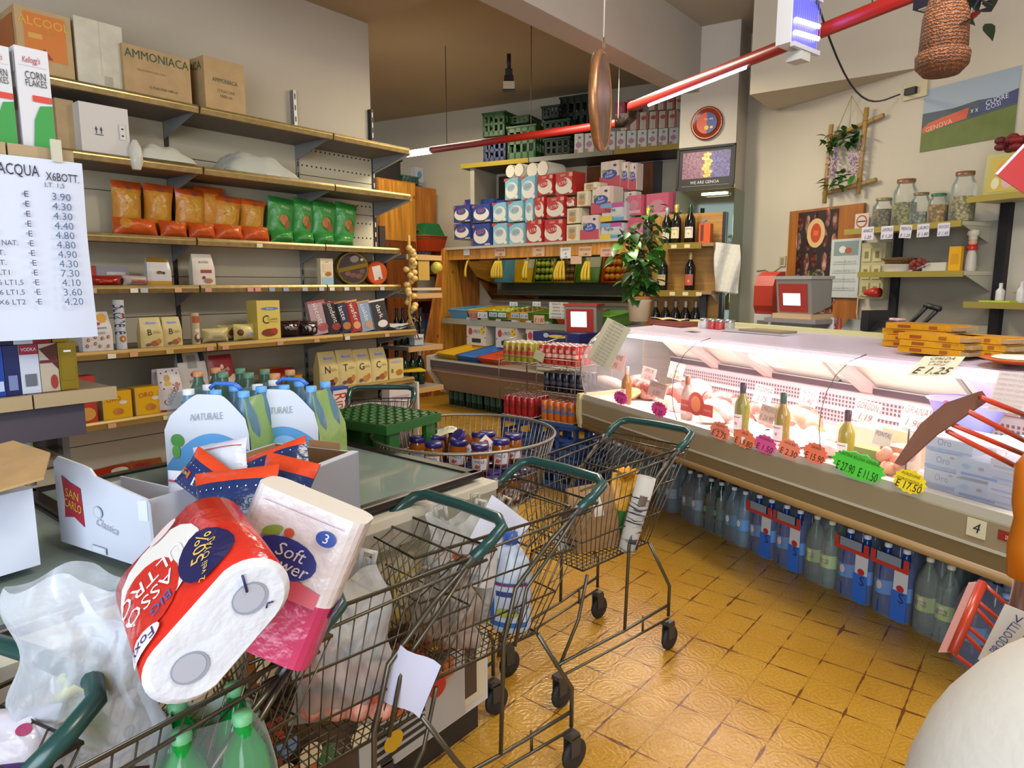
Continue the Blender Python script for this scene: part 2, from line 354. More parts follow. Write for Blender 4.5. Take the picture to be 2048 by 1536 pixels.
# ================================================================ LEFT GONDOLA
m_pan = mat('bdb398', .55); m_panp = mat('c6bd9f', .5); m_gold = mat('9c8658', .38, metal=.6, kind='metal'); m_goldb = mat('c7b26a', .25, metal=.8)
m_dark = mat('1c1a1c', .5); m_shelf = mat('6a6058', .6); m_bra = mat('8f9090', .4, metal=.4)
gon = empty('gondola_shelving', 'long cream metal wall shelving with brass shelf edges along the left wall', 'shelving', GO.M())
ext0 = -4.6
joints = [0, -.68, -1.58, -2.48, -3.38, ext0]
def addc(name, mb, par, lab=None): o = mb.build(name, par); (tag(o, lab) if lab else None); return o
pz = [.1, .34, .58, .82, 1.06, 1.30, 1.54, 1.78, 2.02, 2.26, 2.5, 2.78]
for i in range(5):
    a, b = joints[i+1]+.012, joints[i]-.012; mb = MB()
    for j in range(11):
        if pz[j+1] > 2.55: continue
        mb.box(a, b, 0, .02, pz[j]+.002, pz[j+1]-.003, m_pan if i or j < 7 else m_panp)
        if i == 0 and j >= 7:
            for row in (.06, .17):
                for k in range(16): x = a+.03+k*(b-a-.06)/15; mb.box(x-.006, x+.006, -.0012, 0, pz[j]+row, pz[j]+row+.011, m_dark)
    addc('back_panel', mb, gon)
for j in joints[:5]:
    mb = MB(); tz = 2.82 if j > -1 else 2.5
    if j == -1.58: tz = 2.5
    mb.box(j-.012, j+.012, -.012, .03, 0, tz, m_dark if (j != -.68) else m_bra)
    for k in range(int(tz/.075)): mb.box(j-.004, j+.004, -.0135, -.012, .06+k*.075, .095+k*.075, 'd8d4c0' if j == 0 else '060606')
    addc('upright', mb, gon)
SH = {'t': (2.48, .42), 's': (2.15, .42), 'A': (1.76, .29), 'B': (1.485, .29), 'C': (1.15, .45), 'D': (.78, .42), 'E': (.16, .46)}
for kx, (z, T) in SH.items():
    for i in range(5):
        a, b = joints[i+1], joints[i]
        mb = MB(); mb.box(a+.004, b-.004, -T+.01, 0, z-.03, z, m_shelf); addc('shelf', mb, gon)
        mb = MB()
        prof = [(-T+.012, z+.004), (-T-.004, z+.002), (-T-.01, z-.012), (-T-.004, z-.04), (-T+.012, z-.042)]
        mb.ext(prof, a+.005, b-.005, mat('a8894a', .35, metal=.35) if kx in 'CDE' else m_gold, 'x'); mb.box(a+.01, b-.01, -T-.0105, -T-.005, z-.016, z-.010, m_goldb); addc('price_rail', mb, gon)
    if kx != 'E':
        for j in joints[:5]:
            mb = MB(); mb.ext([(-.02, z-.03), (-T+.03, z-.03), (-T+.03, z-.04), (-.02, z-.13)], j-.018, j-.014, m_bra); 
            if j == 0: mb.ext([(-.0, z-.03), (-T+.0, z-.03), (-T+.0, z-.045), (-.0, z-.14)], j+.003, j+.008, 'a8a596')
            addc('bracket', mb, gon)
# end panel of the base
mb = MB(); mb.box(.01, .03, -.44, 0, 0, .74, 'c9c4b8'); addc('end_panel', mb, gon)
# price tickets clipped on the rails
def ticket(x, z, T, c, w=.04, h=.024):
    mb = MB(); mb.box(x-w/2, x+w/2, -T-.0135, -T-.0115, z-.038, z-.038+h, c); return mb.build('price_ticket', gon)
tk = [('A', 520, 'd8cf9f')]
for k, X, c in [('B', 185, 'c9a07a'), ('B', 268, 'e8e4da'), ('B', 288, 'b8bcc0'), ('B', 356, 'd09c70'), ('B', 416, 'c79080'), ('B', 500, 'c79080'), ('B', 515, 'c79080'), ('B', 543, '90a0b4'), ('B', 571, '90a0b4'), ('B', 609, 'a8acb0'), ('B', 642, 'b4b8bc'), ('B', 663, 'dcd4c8'), ('B', 692, 'c8ccd0'), ('B', 714, 'c0a898'), ('B', 763, 'a8acb4'),
               ('C', 212, 'e6dfd2'), ('C', 257, 'd8a070'), ('C', 330, 'c0a868'), ('C', 412, 'c09078'), ('C', 443, 'c08f70'), ('C', 554, 'c09078'), ('C', 628, 'c09070'), ('C', 690, 'd0d4dc'), ('C', 770, 'c49070'),
               ('D', 136, 'd8ac80'), ('D', 200, 'd09c70'), ('D', 314, 'd8c890'), ('D', 632, 'c89070'), ('D', 735, 'c89078'), ('D', 762, 'c89078'), ('A', 523, 'cfc6a0')]:
    z, T = SH[k]; x, _ = GO.px(X, 600, -T); ticket(x, z, T, c)

W_, B_ = 'e9e6dd', '22201f'
def G1(k, x0, x1, yt, inset, mk, name, label, cat, group=None, **kw):
    z, T = SH[k]; return goods(GO, x0, x1, yt, z, -T+inset, mk, name, label, cat, group, **kw)
c_card = mat('aa8c60', .8, kind='card'); c_brown = mat('b3966a', .8, kind='card')
# --- top shelf cartons
G1('t', 45, 158, 26, .04, lambda w, h, d: mk_carton(w, h, d, c_brown, [('r', -.36, .25, .38, .93, 'c8701e'), ('t', 'ALCOOL', 0, .80, .13, 'd0a23e'), ('t', 'ETILICO', .05, .67, .05, 'b8862e', 0, .5), ('r', -.3, .55, -.05, .63, 'c99a40'), ('p', [(-.2, .27), (-.03, .42), (.12, .27)], K('8e2f2c'))], [('r', -.3, .3, .4, .9, 'a8581e')]), 'cardboard_box', 'brown carton with an orange ALCOOL print at the left end of the top shelf', 'box', d=.3)
G1('t', 160, 257, 46, .05, lambda w, h, d: mk_carton(w, h, d, mat('c4bda6', .7, kind='card'), [('r', .05, .06, .22, .2, 'a59c86'), ('r', -.002, .2, .004, 1, 'b4ac94')]), 'white_carton', 'plain off-white tall carton between the orange-printed carton and the big AMMONIACA carton', 'box', d=.28)
G1('t', 252, 389, 104, .02, lambda w, h, d: mk_carton(w, h, d, c_card, [('t', 'AMMONIACA', 0, .82, .18, '1a4426', 0, .95), ('t', 'PROFUMATA PER CASA', -.1, .52, .04, '8a5f38', 0, .6), ('t', '15 FLACONI 1000 ml', .06, .2, .055, '2a3a26', 0, .42)]), 'cardboard_box', 'wide brown carton with large green AMMONIACA lettering on the top shelf', 'box', d=.28)
def ammo2(w, h, d):
    mb = mk_carton(w, h, d, c_card, [('t', 'AMMONIACA', 0, .58, .085, '24482c', 0, .62), ('t', '15 FLACONI', 0, .38, .06, '4a4a30', 0, .42), ('t', '1000 ml', 0, .28, .06, '4a4a30', 0, .3)]); f = lambda u, v, e: (-w/2-e, -u*d, v*h); f.asp = d/h; mb.prints(f, [('t', 'NIACA', 0, .83, .15, '1f4a2a')]); return mb
G1('t', 410, 494, 122, .0, ammo2, 'cardboard_box', 'smaller brown AMMONIACA carton at the right end of the row on the top shelf', 'box', d=.24, rz=2)
# --- second shelf
G1('s', 118, 156, 200, .1, lambda w, h, d: mk_carton(w, h, d, c_brown), 'cardboard_box', 'plain brown carton behind the cereal boxes on the second shelf', 'box', d=.25)
G1('s', 165, 265, 212, .02, lambda w, h, d: mk_carton(w, h, d, mat('cdc8bf', .6), [('p', [(-.22, .48), (-.19, .56), (-.16, .48)], K('35305a')), ('r', -.2, .41, -.18, .5, '35305a'), ('p', [(-.12, .48), (-.09, .56), (-.06, .48)], K('35305a')), ('r', -.1, .41, -.08, .5, '35305a'), ('r', -.22, .38, -.05, .395, '35305a'), ('r', .28, .34, .42, .66, 'b8b4ac'), ('r', .29, .35, .41, .65, 'd0ccc4'), ('e', .35, .57, .03, .018, '2c2a40'), ('e', .35, .43, .03, .018, '2c2a40')]), 'white_carton', 'white carton with two dark up arrows on the second shelf', 'box', d=.28)
def bagroll(mb, w, h, d, m, seed):
    f = wpillow(w, d, h, seed); g = lambda u, v, e: (lambda p: (p[0], p[2]-d/2, -p[1]*.9+.012*math.sin(17*u+3*v)*math.sin(13*v)+.004))(f(u, v, e)); mb.grid(g, -.5, .5, 0, 1, m, 18, 10, 0)
    g2 = lambda u, v, e: (lambda p: (p[0], p[2]-d/2, .002))(f(u, v, e)); mb.grid(g2, .5, -.5, 0, 1, m, 18, 10, 0); return mb
m_bag = mat('d9d8c8', .35, alpha=.75, kind='crinkle'); m_bag2 = mat('cfd0c4', .3, alpha=.6, kind='crinkle')
def mk_bagheap(w, h, d):
    mb = bagroll(MB(), w, h*2.2, d, m_bag, 3); mb.T = Matrix.Translation((-w*.46, -d*.4, 0)); mb.lathe([(.02, -.06), (.035, -.02), (.03, .05), (.012, .09)], m_bag, 10); return mb
G1('s', 270, 402, 290, -.02, mk_bagheap, 'plastic_bag', 'crumpled roll of white carrier bags hanging over the second shelf edge', 'bag', d=.2)
G1('s', 448, 612, 306, .02, lambda w, h, d: bagroll(MB(), w, h*2.2, d, m_bag2, 8), 'plastic_bag', 'loose heap of clear plastic bags on the second shelf, right of the carrier bag roll', 'bag', d=.26)
# --- crisps bags
m_or = mat('cc8a2c', .3, kind='crinkle'); m_ord = mat('c4541c', .3, kind='crinkle'); m_gr = mat('4a9a48', .3, kind='crinkle'); m_gr2 = mat('2f8434', .3, kind='crinkle')
def ofn(u, v): return m_ord if v > .86 or v < .1 or (u*u*4 > .93) else m_or
opr = [('e', .03, .5, .36, .3, mat('c99632', .3, kind='crinkle')), ('p', [(-.2, .6), (.24, .66), (.1, .3), (-.02, .26)], K('a87a22')), ('p', [(-.14, .58), (.17, .62), (.06, .34)], K('d8b048')), ('t', 'BAKED', .1, .13, .045, 'cfd0a0', -8, .5), ('e', 0, .88, .12, .03, '8a4a40')]
oc = [(233, 298, 366), (296, 355, 372), (356, 424, 380), (427, 488, 394), (486, 536, 402)]
pos = ['leftmost', 'second from the left', 'third from the left', 'fourth from the left', 'rightmost']
for i, (a, b, y) in enumerate(oc):
    G1('A', a, b, y, .13, lambda w, h, d, i=i: mk_pillow(w, h, d, m_or, opr, ofn, i), 'snack_bag', 'upright orange crisp bag, %s of the standing orange bags' % pos[i], 'snack bag', 'upright orange crisp bags', rz=random.Random(i).uniform(-8, 8), d=.12, tilt=4, dz=.012, roll=[0, 3, 2, 5, 5][i])
G1('A', 400, 462, 380, .15, lambda w, h, d: mk_pillow(w, h, d, m_ord, [], ofn, 9), 'snack_bag', 'orange crisp bag behind the others, red top peeking out of the row', 'snack bag', 'upright orange crisp bags', d=.1, dz=.02)
lz = [(236, 330), (330, 388), (388, 444), (440, 500), (496, 552)]
for i, (a, b) in enumerate(lz):
    G1('A', a, b, 440, .01, lambda w, h, d, i=i: mk_pillow(w, h, d, m_ord, [('r', -.35, .15, .35, .22, 'd85a2a'), ('t', 'BAKED', .2, .75, .2, 'e2a050', -3, .4)] if i else [('e', -.28, .6, .12, .3, 'c8862a')], None, 20+i), 'snack_bag', 'red-orange crisp bag lying flat in front, %s of the lying orange bags' % pos[i], 'snack bag', 'orange crisp bags lying flat', d=.12, h=.1, tilt=-12)
gp = [('e', 0, .5, .22, .16, '2f7a30'), ('e', -.05, .52, .16, .12, 'c07a40'), ('e', .1, .42, .1, .1, 'a85a35'), ('t', 'mais', 0, .8, .08, 'd8e0c0', -6, .5), ('t', '0%', .2, .22, .06, 'c8e0a0', 0, .3)]
gc = [(541, 592, 397), (590, 630, 399), (626, 676, 404), (674, 716, 408)]
p4 = ['leftmost', 'second from the left', 'third from the left', 'rightmost']
for i, (a, b, y) in enumerate(gc):
    G1('A', a, b, y, .12, lambda w, h, d, i=i: mk_pillow(w*1.08, h, d, m_gr, gp, lambda u, v: m_gr2 if v > .85 else m_gr, 40+i), 'snack_bag', 'upright green corn cake bag, %s of the standing green bags' % p4[i], 'snack bag', 'upright green snack bags', d=.12, tilt=5, dz=.01, roll=5)
for i, (a, b) in enumerate([(552, 600), (598, 640), (640, 680), (678, 718)]):
    G1('A', a, b, 458, .01, lambda w, h, d, i=i: mk_pillow(w, h, d, m_gr2, [('r', -.4, .3, .4, .4, '5a9a4a')], None, 50+i), 'snack_bag', 'green snack bag lying flat in front, %s of the lying green bags' % p4[i], 'snack bag', 'green snack bags lying flat', d=.12, h=.085, tilt=-10)
# --- shelf B
G1('B', 183, 262, 532, .12, lambda w, h, d: mk_carton(w, h, d, '8d8a94', [('r', -.5, 0, -.36, 1, 'a82c24'), ('r', -.1, .55, .4, .7, 'c2bcb6'), ('r', .2, .3, .38, .5, '94504c')]), 'biscuit_packet', 'grey and red long packet behind the small red tray on the eye-level shelf', 'packet', d=.05)
G1('B', 186, 252, 551, .03, lambda w, h, d: mk_pillow(w, h, d, mat('a32716', .25, kind='crinkle'), [('r', -.3, .3, .1, .5, 'c8482e')], None, 3), 'snack_packet', 'small shiny red packet lying beside a pink and white one', 'packet', d=.09)
G1('B', 252, 308, 551, .03, lambda w, h, d: mk_pillow(w, h, d, mat('c9b9b0', .3, kind='crinkle'), [('r', -.3, .25, .35, .6, 'b06a50')], None, 4), 'snack_packet', 'pinkish white packet with a brown window, left of the gold topped pouch', 'packet', d=.09)
G1('B', 297, 347, 515, .03, lambda w, h, d: mk_pouch(w, h, d, mat('c9c6c4', .35), [('e', -.02, .47, .13, .06, '6a4a30'), ('e', .15, .45, .06, .05, '2a2a3a')], lambda u, v: K('7a5f1c', .25) if v > .84 else (K('b88a1e', .25) if v < .2 else mat('c9c6c4', .35))), 'coffee_pouch', 'white pouch with gold top and bottom bands on the eye-level shelf', 'pouch')
G1('B', 388, 434, 508, .03, lambda w, h, d: mk_pouch(w, h, d, mat('cfc6b8', .5), [('t', 'BUONE', 0, .74, .07, '5a2f50', 0, .6), ('r', -.18, .4, .32, .5, '9a3a34'), ('e', .15, .15, .2, .08, 'a86a48'), ('e', -.05, .25, .08, .05, '5a3a34')]), 'biscuit_pouch', 'cream pouch with a red label standing alone in the middle of the eye-level shelf', 'pouch')
G1('B', 642, 668, 517, .05, lambda w, h, d: mk_carton(w, h, d, 'cdc0a0', [('r', -.4, .02, .5, .3, '8fb0c0'), ('r', -.3, .5, .4, .8, 'c9b59a'), ('e', .1, .42, .25, .08, 'a0622e'), ('t', 'mais', 0, .88, .06, 'b86a50')]), 'biscuit_box', 'narrow cream carton with a pale blue base, left of the round chocolate tin', 'box', d=.04)
def rtin(c1, c2, P):
    def mk(w, h, d):
        mb = MB(); r = h/2; mb.T = Matrix.Translation((0, 0, r)) @ Matrix.Rotation(R(90), 4, 'X'); mb.lathe([(r*.94, -.05), (r, -.045), (r, .03), (r*.99, .034), (r*.95, .036)], c1, 32)
        mb.T = Matrix.Translation((0, 0, r)) @ Matrix.Rotation(R(-12), 4, 'Y'); f = lambda u, v, e: (u*2*r, -.0365-e, (v-.5)*2*r); f.asp = 1; mb.prints(f, P); return mb
    return mk
goldm = mat('8a6e1c', .25, metal=.7)
G1('B', 684, 740, 503, .05, rtin(goldm, 0, [('e', 0, .5, .44, .44, '35231a'), ('e', -.05, .3, .1, .07, '6a3c34'), ('e', .12, .24, .1, .07, '704438'), ('e', .25, .36, .08, .07, '6a3c34'), ('e', -.2, .38, .09, .07, '704438'), ('e', .1, .76, .14, .1, '8a7c70'), ('r', -.46, .46, .46, .58, goldm), ('e', .32, .7, .05, .04, 'b8a8a0')]), 'chocolate_tin', 'large round gold tin with a clear lid showing chocolates', 'tin', rz=-20)
G1('B', 739, 777, 522, .06, rtin(mat('a8420f', .3), 0, [('e', 0, .5, .46, .46, mat('b84a12', .3)), ('r', -.2, .22, .2, .8, 'c4b8b0'), ('e', .05, .27, .06, .05, '8a3a24')]), 'round_tin', 'round orange tin with a white label beside the chocolate tin', 'tin', rz=-10)
# --- shelf C
star = [('e', u, v, .05, .045, 'a05a30') for u, v in [(-.33, .3), (-.1, .36), (.12, .33), (.33, .36), (-.38, .15), (.02, .13), (.3, .12), (-.12, .2)]]
G1('C', 167, 231, 624, .03, lambda w, h, d: mk_pouch(w, h, d, mat('d6d2d0', .4), [('e', .22, .84, .17, .12, 'd39a1c'), ('e', .03, .7, .1, .04, 'a82a30'), ('t', 'Bucaneve', .05, .6, .07, '4a4858'), ('t', 'il biscotto', .0, .47, .06, '39356e', 0, .7)]+star+[('e', p[1], p[2], .02, .018, 'e2c4a0') for p in star]), 'biscuit_pouch', 'white biscuit pouch printed with small flower-shaped biscuits, at the left end of the lower shelf', 'pouch')
G1('C', 235, 257, 601, .04, lambda w, h, d: mk_cyl(w/2, h, 'c9cdd2', [('t', 'Bucaneve', -.02, .62, .36, '2b3160', -90, 3), ('e', .0, .22, .3, .07, 'b06a34'), ('e', 0, .22, .1, .03, 'e0c8a0'), ('e', .2, .7, .12, .04, 'a03a40')], 16), 'biscuit_tube', 'tall white biscuit tube with vertical lettering', 'tube')
ylw = mat('cdbd80', .4)
def ypouch(let, e2='a0582e'):
    return lambda w, h, d: mk_pouch(w, h, d, ylw, [('e', .02, .82, .34, .05, 'b8bcd0'), ('t', 'Biscotto', .02, .82, .07, '3a4a98', 0, .6), ('t', let, -.12, .5, .2, '2c2420', 0, .5), ('r', .05, .48, .38, .495, '8a7440'), ('r', .05, .53, .32, .54, '8a7440'), ('e', .1, .14, .2, .09, e2), ('e', .28, .2, .12, .09, 'b87a40'), ('e', -.2, .1, .12, .05, '6a4a5a')])
G1('C', 283, 330, 635, .03, ypouch('B'), 'biscuit_pouch', 'left one of the two pale yellow biscuit pouches marked B', 'pouch')
G1('C', 328, 368, 634, .05, ypouch('B'), 'biscuit_pouch', 'right one of the two pale yellow biscuit pouches marked B', 'pouch')
G1('C', 386, 403, 627, .05, lambda w, h, d: mk_cyl(w/2, h, 'bfae88', [('r', -.5, .7, .5, .92, 'a8592e'), ('e', 0, .45, .3, .06, 'ddd2b8'), ('e', 0, .2, .35, .14, '5e4030'), ('e', .05, .25, .2, .08, 'd8c8a0')], 14), 'biscuit_tube', 'slim brown and cream biscuit tube right of the two B pouches', 'tube')
G1('C', 412, 466, 657, .06, lambda w, h, d: mk_pillow(w, h, d, mat('cfc088', .35, kind='crinkle'), [('r', -.25, .3, .4, .75, 'b0a070')], None, 6), 'biscuit_packet', 'small pale yellow packet lying flat, leftmost of the three low packets', 'packet', d=.09)
G1('C', 442, 480, 650, .14, lambda w, h, d: mk_pillow(w, h, d, mat('c0ad68', .35, kind='crinkle'), [('e', .1, .5, .2, .2, '6a3a20')], None, 7), 'biscuit_packet', 'small yellow packet with a chocolate picture behind the lying ones', 'packet', d=.08)
G1('C', 474, 518, 648, .06, lambda w, h, d: mk_pillow(w, h, d, mat('cfc078', .35, kind='crinkle'), [('r', 0, .3, .3, .5, '9a9ab0'), ('e', -.3, .5, .12, .2, '6a3a20')], None, 8), 'biscuit_packet', 'low yellow packet directly left of the tall yellow pouch', 'packet', d=.09)
G1('C', 513, 564, 601, .06, lambda w, h, d: mk_carton(w, h, d, mat('d0bb5c', .35), [('e', .05, .79, .38, .04, '5a70b8'), ('t', 'Biscotto', .05, .79, .045, 'e0e0e8', 0, .6), ('t', 'C', -.15, .5, .22, '2c2420'), ('t', 'Cuore', .15, .52, .08, '5a4a28', 0, .5), ('r', -.05, .44, .4, .45, '8a7440'), ('e', 0, .17, .35, .1, '7a2f1c'), ('e', .2, .2, .15, .08, 'a03a28')]), 'biscuit_pack', 'tall yellow biscuit pack marked C, the tallest pack on its shelf', 'packet', d=.1, rz=6)
for i, (a, b) in enumerate([(566, 610), (606, 646)]):
    G1('C', a, b, 642, .06, lambda w, h, d, i=i: mk_pillow(w, h, d, mat('2c1414', .12, kind='crinkle'), [('r', -.2, .45, .2, .65, '5a4a44')] if i == 0 else [('e', -.15, .5, .08, .2, 'a89aa0'), ('e', .1, .4, .08, .16, 'c0b0b4')], None, 11+i), 'snack_packet', ['dark brown glossy packet, left of a pair', 'dark brown glossy packet with painted silver reflections, right of a pair'][i], 'packet', d=.1)  # the right packet's reflections are pale ellipses put into its print
for i, (a, b, y, c, c2, nm) in enumerate([(628, 664, 602, 'a88a94', 'a04a50', 'pink and mauve'), (657, 688, 604, '17151c', '8a2f2c', 'black'), (680, 708, 603, '232a4c', 'a8703c', 'dark blue'), (702, 727, 601, '9a2a20', 'c8946a', 'red'), (724, 752, 602, '7d93ae', 'b08866', 'pale blue'), (748, 782, 600, '2a262a', 'c8c0bc', 'black and white')]):
    G1('C', a, b, y, .09, lambda w, h, d, i=i, c=c, c2=c2: mk_carton(w, h, d, c, [('t', ['biscotti', 'fondente', 'latte', 'wafer', 'cialde', 'dark'][i], -.05+.1*(i % 2), .62, .18, 'd8d4d0', -80, 1.4), ('e', .1, .2, .3, .12, c2), ('r', -.5, .94, .5, 1, c2)]), 'chocolate_box', 'tall narrow %s chocolate carton in the leaning row' % nm, 'box', 'leaning chocolate cartons', d=.03, tilt=-8, roll=-7, dz=.004)
mb = MB(); rn = random.Random(4)
for i in range(6): mb.T = Matrix.Translation((rn.uniform(-.02, .02), rn.uniform(-.02, .02), .004*i)) @ Matrix.Rotation(rn.uniform(-.5, .5), 4, 'Z'); mb.grid(lambda u, v, e: (u*.2, (v-.5)*.16, .01*math.sin(u*6+v*3)+.012), -.5, .5, 0, 1, K(['d8d6d0', 'c8c8cc', 'b8b4a8'][i % 3]), 6, 4)
tag(mb.build('loose_papers', None, GO.M(-.08, -.33, 1.152)), 'messy sheets of paper at the right end of the shelf with the chocolate cartons', 'papers')
# --- shelf D
G1('D', 148, 198, 752, .0, lambda w, h, d: mk_carton(w, h, d, 'b02c1c', [('e', 0, .66, .42, .2, 'd2762a'), ('e', .05, .6, .36, .15, '8a2050'), ('t', 'STER', .05, .6, .13, 'e8e0d8', 10, .8), ('e', .02, .2, .4, .14, 'c89040'), ('e', -.2, .3, .12, .08, '5a5060')]), 'toaster_snack_box', 'red carton with yellow and purple logo partly hidden behind the near shelf', 'box', d=.06, rz=8)
G1('D', 92, 150, 815, .0, lambda w, h, d: mk_carton(w, h*.8, d, 'a01c22', [('r', .3, .3, .4, .6, 'd8c8d0')]), 'flat_red_box', 'flat dark red box lying left of the red toast carton', 'box', d=.09)
for i, (a, b) in enumerate([(207, 268), (272, 332)]):
    G1('D', a, b, [782, 773][i], .02, lambda w, h, d: mk_carton(w, h, d, mat('d9a80a', .3), [('t', 'ORO', -.12, .72, .17, 'b0401c', 4, .5), ('e', .2, .58, .14, .07, 'd8ccc0'), ('e', 0, .28, .16, .13, 'c07c2c'), ('e', .1, .26, .1, .1, 'b06a20'), ('r', -.5, 0, -.47, 1, 'b0a898')]), 'biscuit_pack', ['left', 'right'][i]+' one of the two bright yellow biscuit packs lying on the lower shelf', 'packet', d=.09)
G1('D', 310, 336, 738, .08, lambda w, h, d: mk_pouch(w, h, d, mat('b8b4c0', .4), [('e', 0, .8, .2, .03, '2a2440')]), 'biscuit_pouch', 'white and blue pouch half hidden behind the pouch with slanting red lettering', 'pouch')
G1('D', 324, 372, 737, .0, lambda w, h, d: mk_pouch(w, h, d, mat('d0c8c8', .4), [('e', -.12, .78, .14, .08, 'b89040'), ('e', -.1, .66, .15, .05, 'c8a81c'), ('t', 'Gocciole', .05, .42, .17, '9c2430', 62, 1.1), ('r', -.48, 0, .48, .06, '9a1c20')]+[('e', u, v, .03, .018, '3a2430') for u, v in [(-.35, .9), (-.1, .93), (.2, .95), (.35, .88), (-.4, .7), (-.3, .55), (.4, .2)]]), 'biscuit_pouch', 'white biscuit pouch with slanting red lettering', 'pouch', d=.09, rz=-8)
G1('D', 362, 424, 706, .07, lambda w, h, d: mk_pouch(w, h, d, mat('cfccc8', .4), [('e', .0, .6, .12, .05, 'a82430'), ('t', 'Macine', .05, .48, .06, '6a7a8a', 8, .5), ('e', 0, .06, .4, .08, 'b8623a'), ('r', -.16, .72, .16, .96, '9aa098')], lambda u, v: K('1e3a3c', .4) if (v > .8 and abs(u) > .25) else mat('cfccc8', .4)), 'biscuit_pouch', 'large white pouch with dark green shoulders beside the red topped pouch', 'pouch')
G1('D', 424, 477, 710, .06, lambda w, h, d: mk_pouch(w, h, d, mat('cdbfae', .4), [('e', 0, .66, .42, .16, mat('8c1c22', .35)), ('t', 'Cuordi', 0, .68, .08, 'e0d0c8', 10, .6), ('e', .0, .76, .07, .05, 'd8c8c0'), ('p', [(-.1, .4), (.12, .3), (-.05, .34)], K('b85a30'))], lambda u, v: mat('8c1c22', .35) if v > .55 and (abs(u) < .5) else mat('cdbfae', .4)), 'biscuit_pouch', 'cream pouch with a dark red top standing behind the green water bottles', 'pouch')
m_br = mat('b87a14', .2, kind='crinkle')
G1('D', 528, 578, 735, .16, lambda w, h, d: mk_pillow(w, h, d, mat('a8641c', .2, alpha=.9, kind='crinkle'), [], None, 31), 'brioche_bag', 'amber wrapped brioche bag at the back of the lower shelf', 'bread bag', d=.12)
G1('D', 545, 600, 738, .08, lambda w, h, d: mk_pillow(w, h, d, mat('8c2a18', .2, kind='crinkle'), [('e', .1, .7, .1, .1, 'a8a0a0')], None, 32), 'brioche_bag', 'dark red wrapped brioche bag in the middle of the lower shelf', 'bread bag', d=.12)
G1('D', 574, 617, 752, .02, lambda w, h, d: mk_pillow(w, h, d, m_br, [('r', -.3, .1, .4, .3, 'c8901c')], None, 33), 'brioche_bag', 'bright yellow-orange brioche bag lying in front of the red one', 'bread bag', d=.12)
for i, (a, b, y, l) in enumerate([(642, 681, 704, 'N'), (678, 716, 700, 'T'), (712, 746, 699, 'G'), (745, 779, 696, 'C')]):
    G1('D', a, b, y, .04, ypouch(l, ['5a2f1c', '8c4a24', 'b88448', 'a0582e'][i]), 'biscuit_pouch', 'pale yellow biscuit pouch marked %s in the row of four' % l, 'pouch', 'row of pale yellow biscuit pouches', d=.1)
G1('D', 779, 808, 717, .05, lambda w, h, d: mk_carton(w, h, d, 'c9b878', [('e', 0, .85, .4, .06, 'a0a4b8'), ('e', .2, .3, .25, .15, 'b06a30'), ('t', 'B', -.3, .4, .2, '4a3420')]), 'biscuit_pack', 'small pale yellow pack at the end of the row of four pouches', 'packet', d=.06)
mb = MB(); mb.box(-.12, .15, -.1, .1, 0, .012, 'c8a414'); tag(mb.build('yellow_tray', None, GO.M(.1, -.2, .8, -30)), 'flat yellow tray sticking out past the right end of the lower shelf', 'tray')
# --- base level
rn = random.Random(12)
for i, (X, Y, c, nm) in enumerate([(190, 870, 'b8501c', 'orange'), (225, 905, 'cdbfae', 'cream'), (255, 880, 'b02c14', 'red'), (290, 900, 'c8a078', 'beige'), (240, 930, 'cbb89c', 'pale beige'), (300, 925, 'a8541c', 'dull orange'), (325, 880, '8a5418', 'brown'), (318, 862, 'a87428', 'amber')]):
    s, z = GO.px(X, Y, -.3+.03*(i % 3)); mb = mk_pillow(.26, .2, .1, mat(c, .25, kind='crinkle'), [('e', 0, .6, .2, .14, ['e0c060', 'a02a20', 'd8d0b0', 'a86a38'][i % 4])], None, 60+i)
    tag(mb.build('snack_bag', None, GO.M(s, -.22+.02*(i % 3), .17+.07*(i % 3), rn.uniform(-25, 25)) @ Matrix.Rotation(R(-50), 4, 'X')), '%s snack bag in the jumble of bags at the foot of the left shelving' % nm, 'snack bag', 'jumbled snack bags on the bottom shelf')
G1('E', 598, 642, 798, .0, lambda w, h, d: mk_carton(w, h, d, 'b8894c', [('e', -.05, .68, .4, .15, '3c1424'), ('t', 'cosi', 0, .68, .08, 'd8c8d0'), ('r', -.5, .95, .5, 1, '2a4a8a'), ('r', -.4, .3, .5, .42, '4a7ab8')]), 'cereal_box', 'tan carton with a dark oval logo low on the shelving left of the green crate', 'box', ybot=None)
G1('E', 664, 704, 774, .0, lambda w, h, d: mk_carton(w, h, d, '2c4aa0', [('r', -.3, .05, .42, .97, 'd8d0cc'), ('t', 'Ringo', .05, .78, .16, 'b02c24', -88, 1.2), ('e', .1, .5, .2, .08, 'c8743c')]), 'cereal_box', 'blue and white carton with red vertical lettering behind the green crate', 'box')
G1('E', 706, 776, 806, .05, lambda w, h, d: mk_carton(w, h, d, 'b8b0a8', [('r', -.5, .8, .4, .95, '8a1c18'), ('r', -.3, .2, .2, .5, '9a948c')]), 'cardboard_box', 'white and red carton at the foot of the shelving behind the crate cart', 'box')
G1('E', 782, 826, 775, .0, lambda w, h, d: mk_carton(w, h, d, 'c4bebc', [('t', 'G', -.2, .35, .2, '7a5a58'), ('t', 'B', .2, .6, .15, 'a8909a'), ('r', -.4, .75, .4, .9, 'a89ca4')]), 'cardboard_box', 'white printed carton at the right foot of the left shelving', 'box')
# ================================================================ BACK AREA
m_wood = mat('b06c28', .45, kind='wood'); m_woodd = mat('7e4216', .45, kind='wood'); m_wood2 = mat('c8882e', .45, kind='wood')
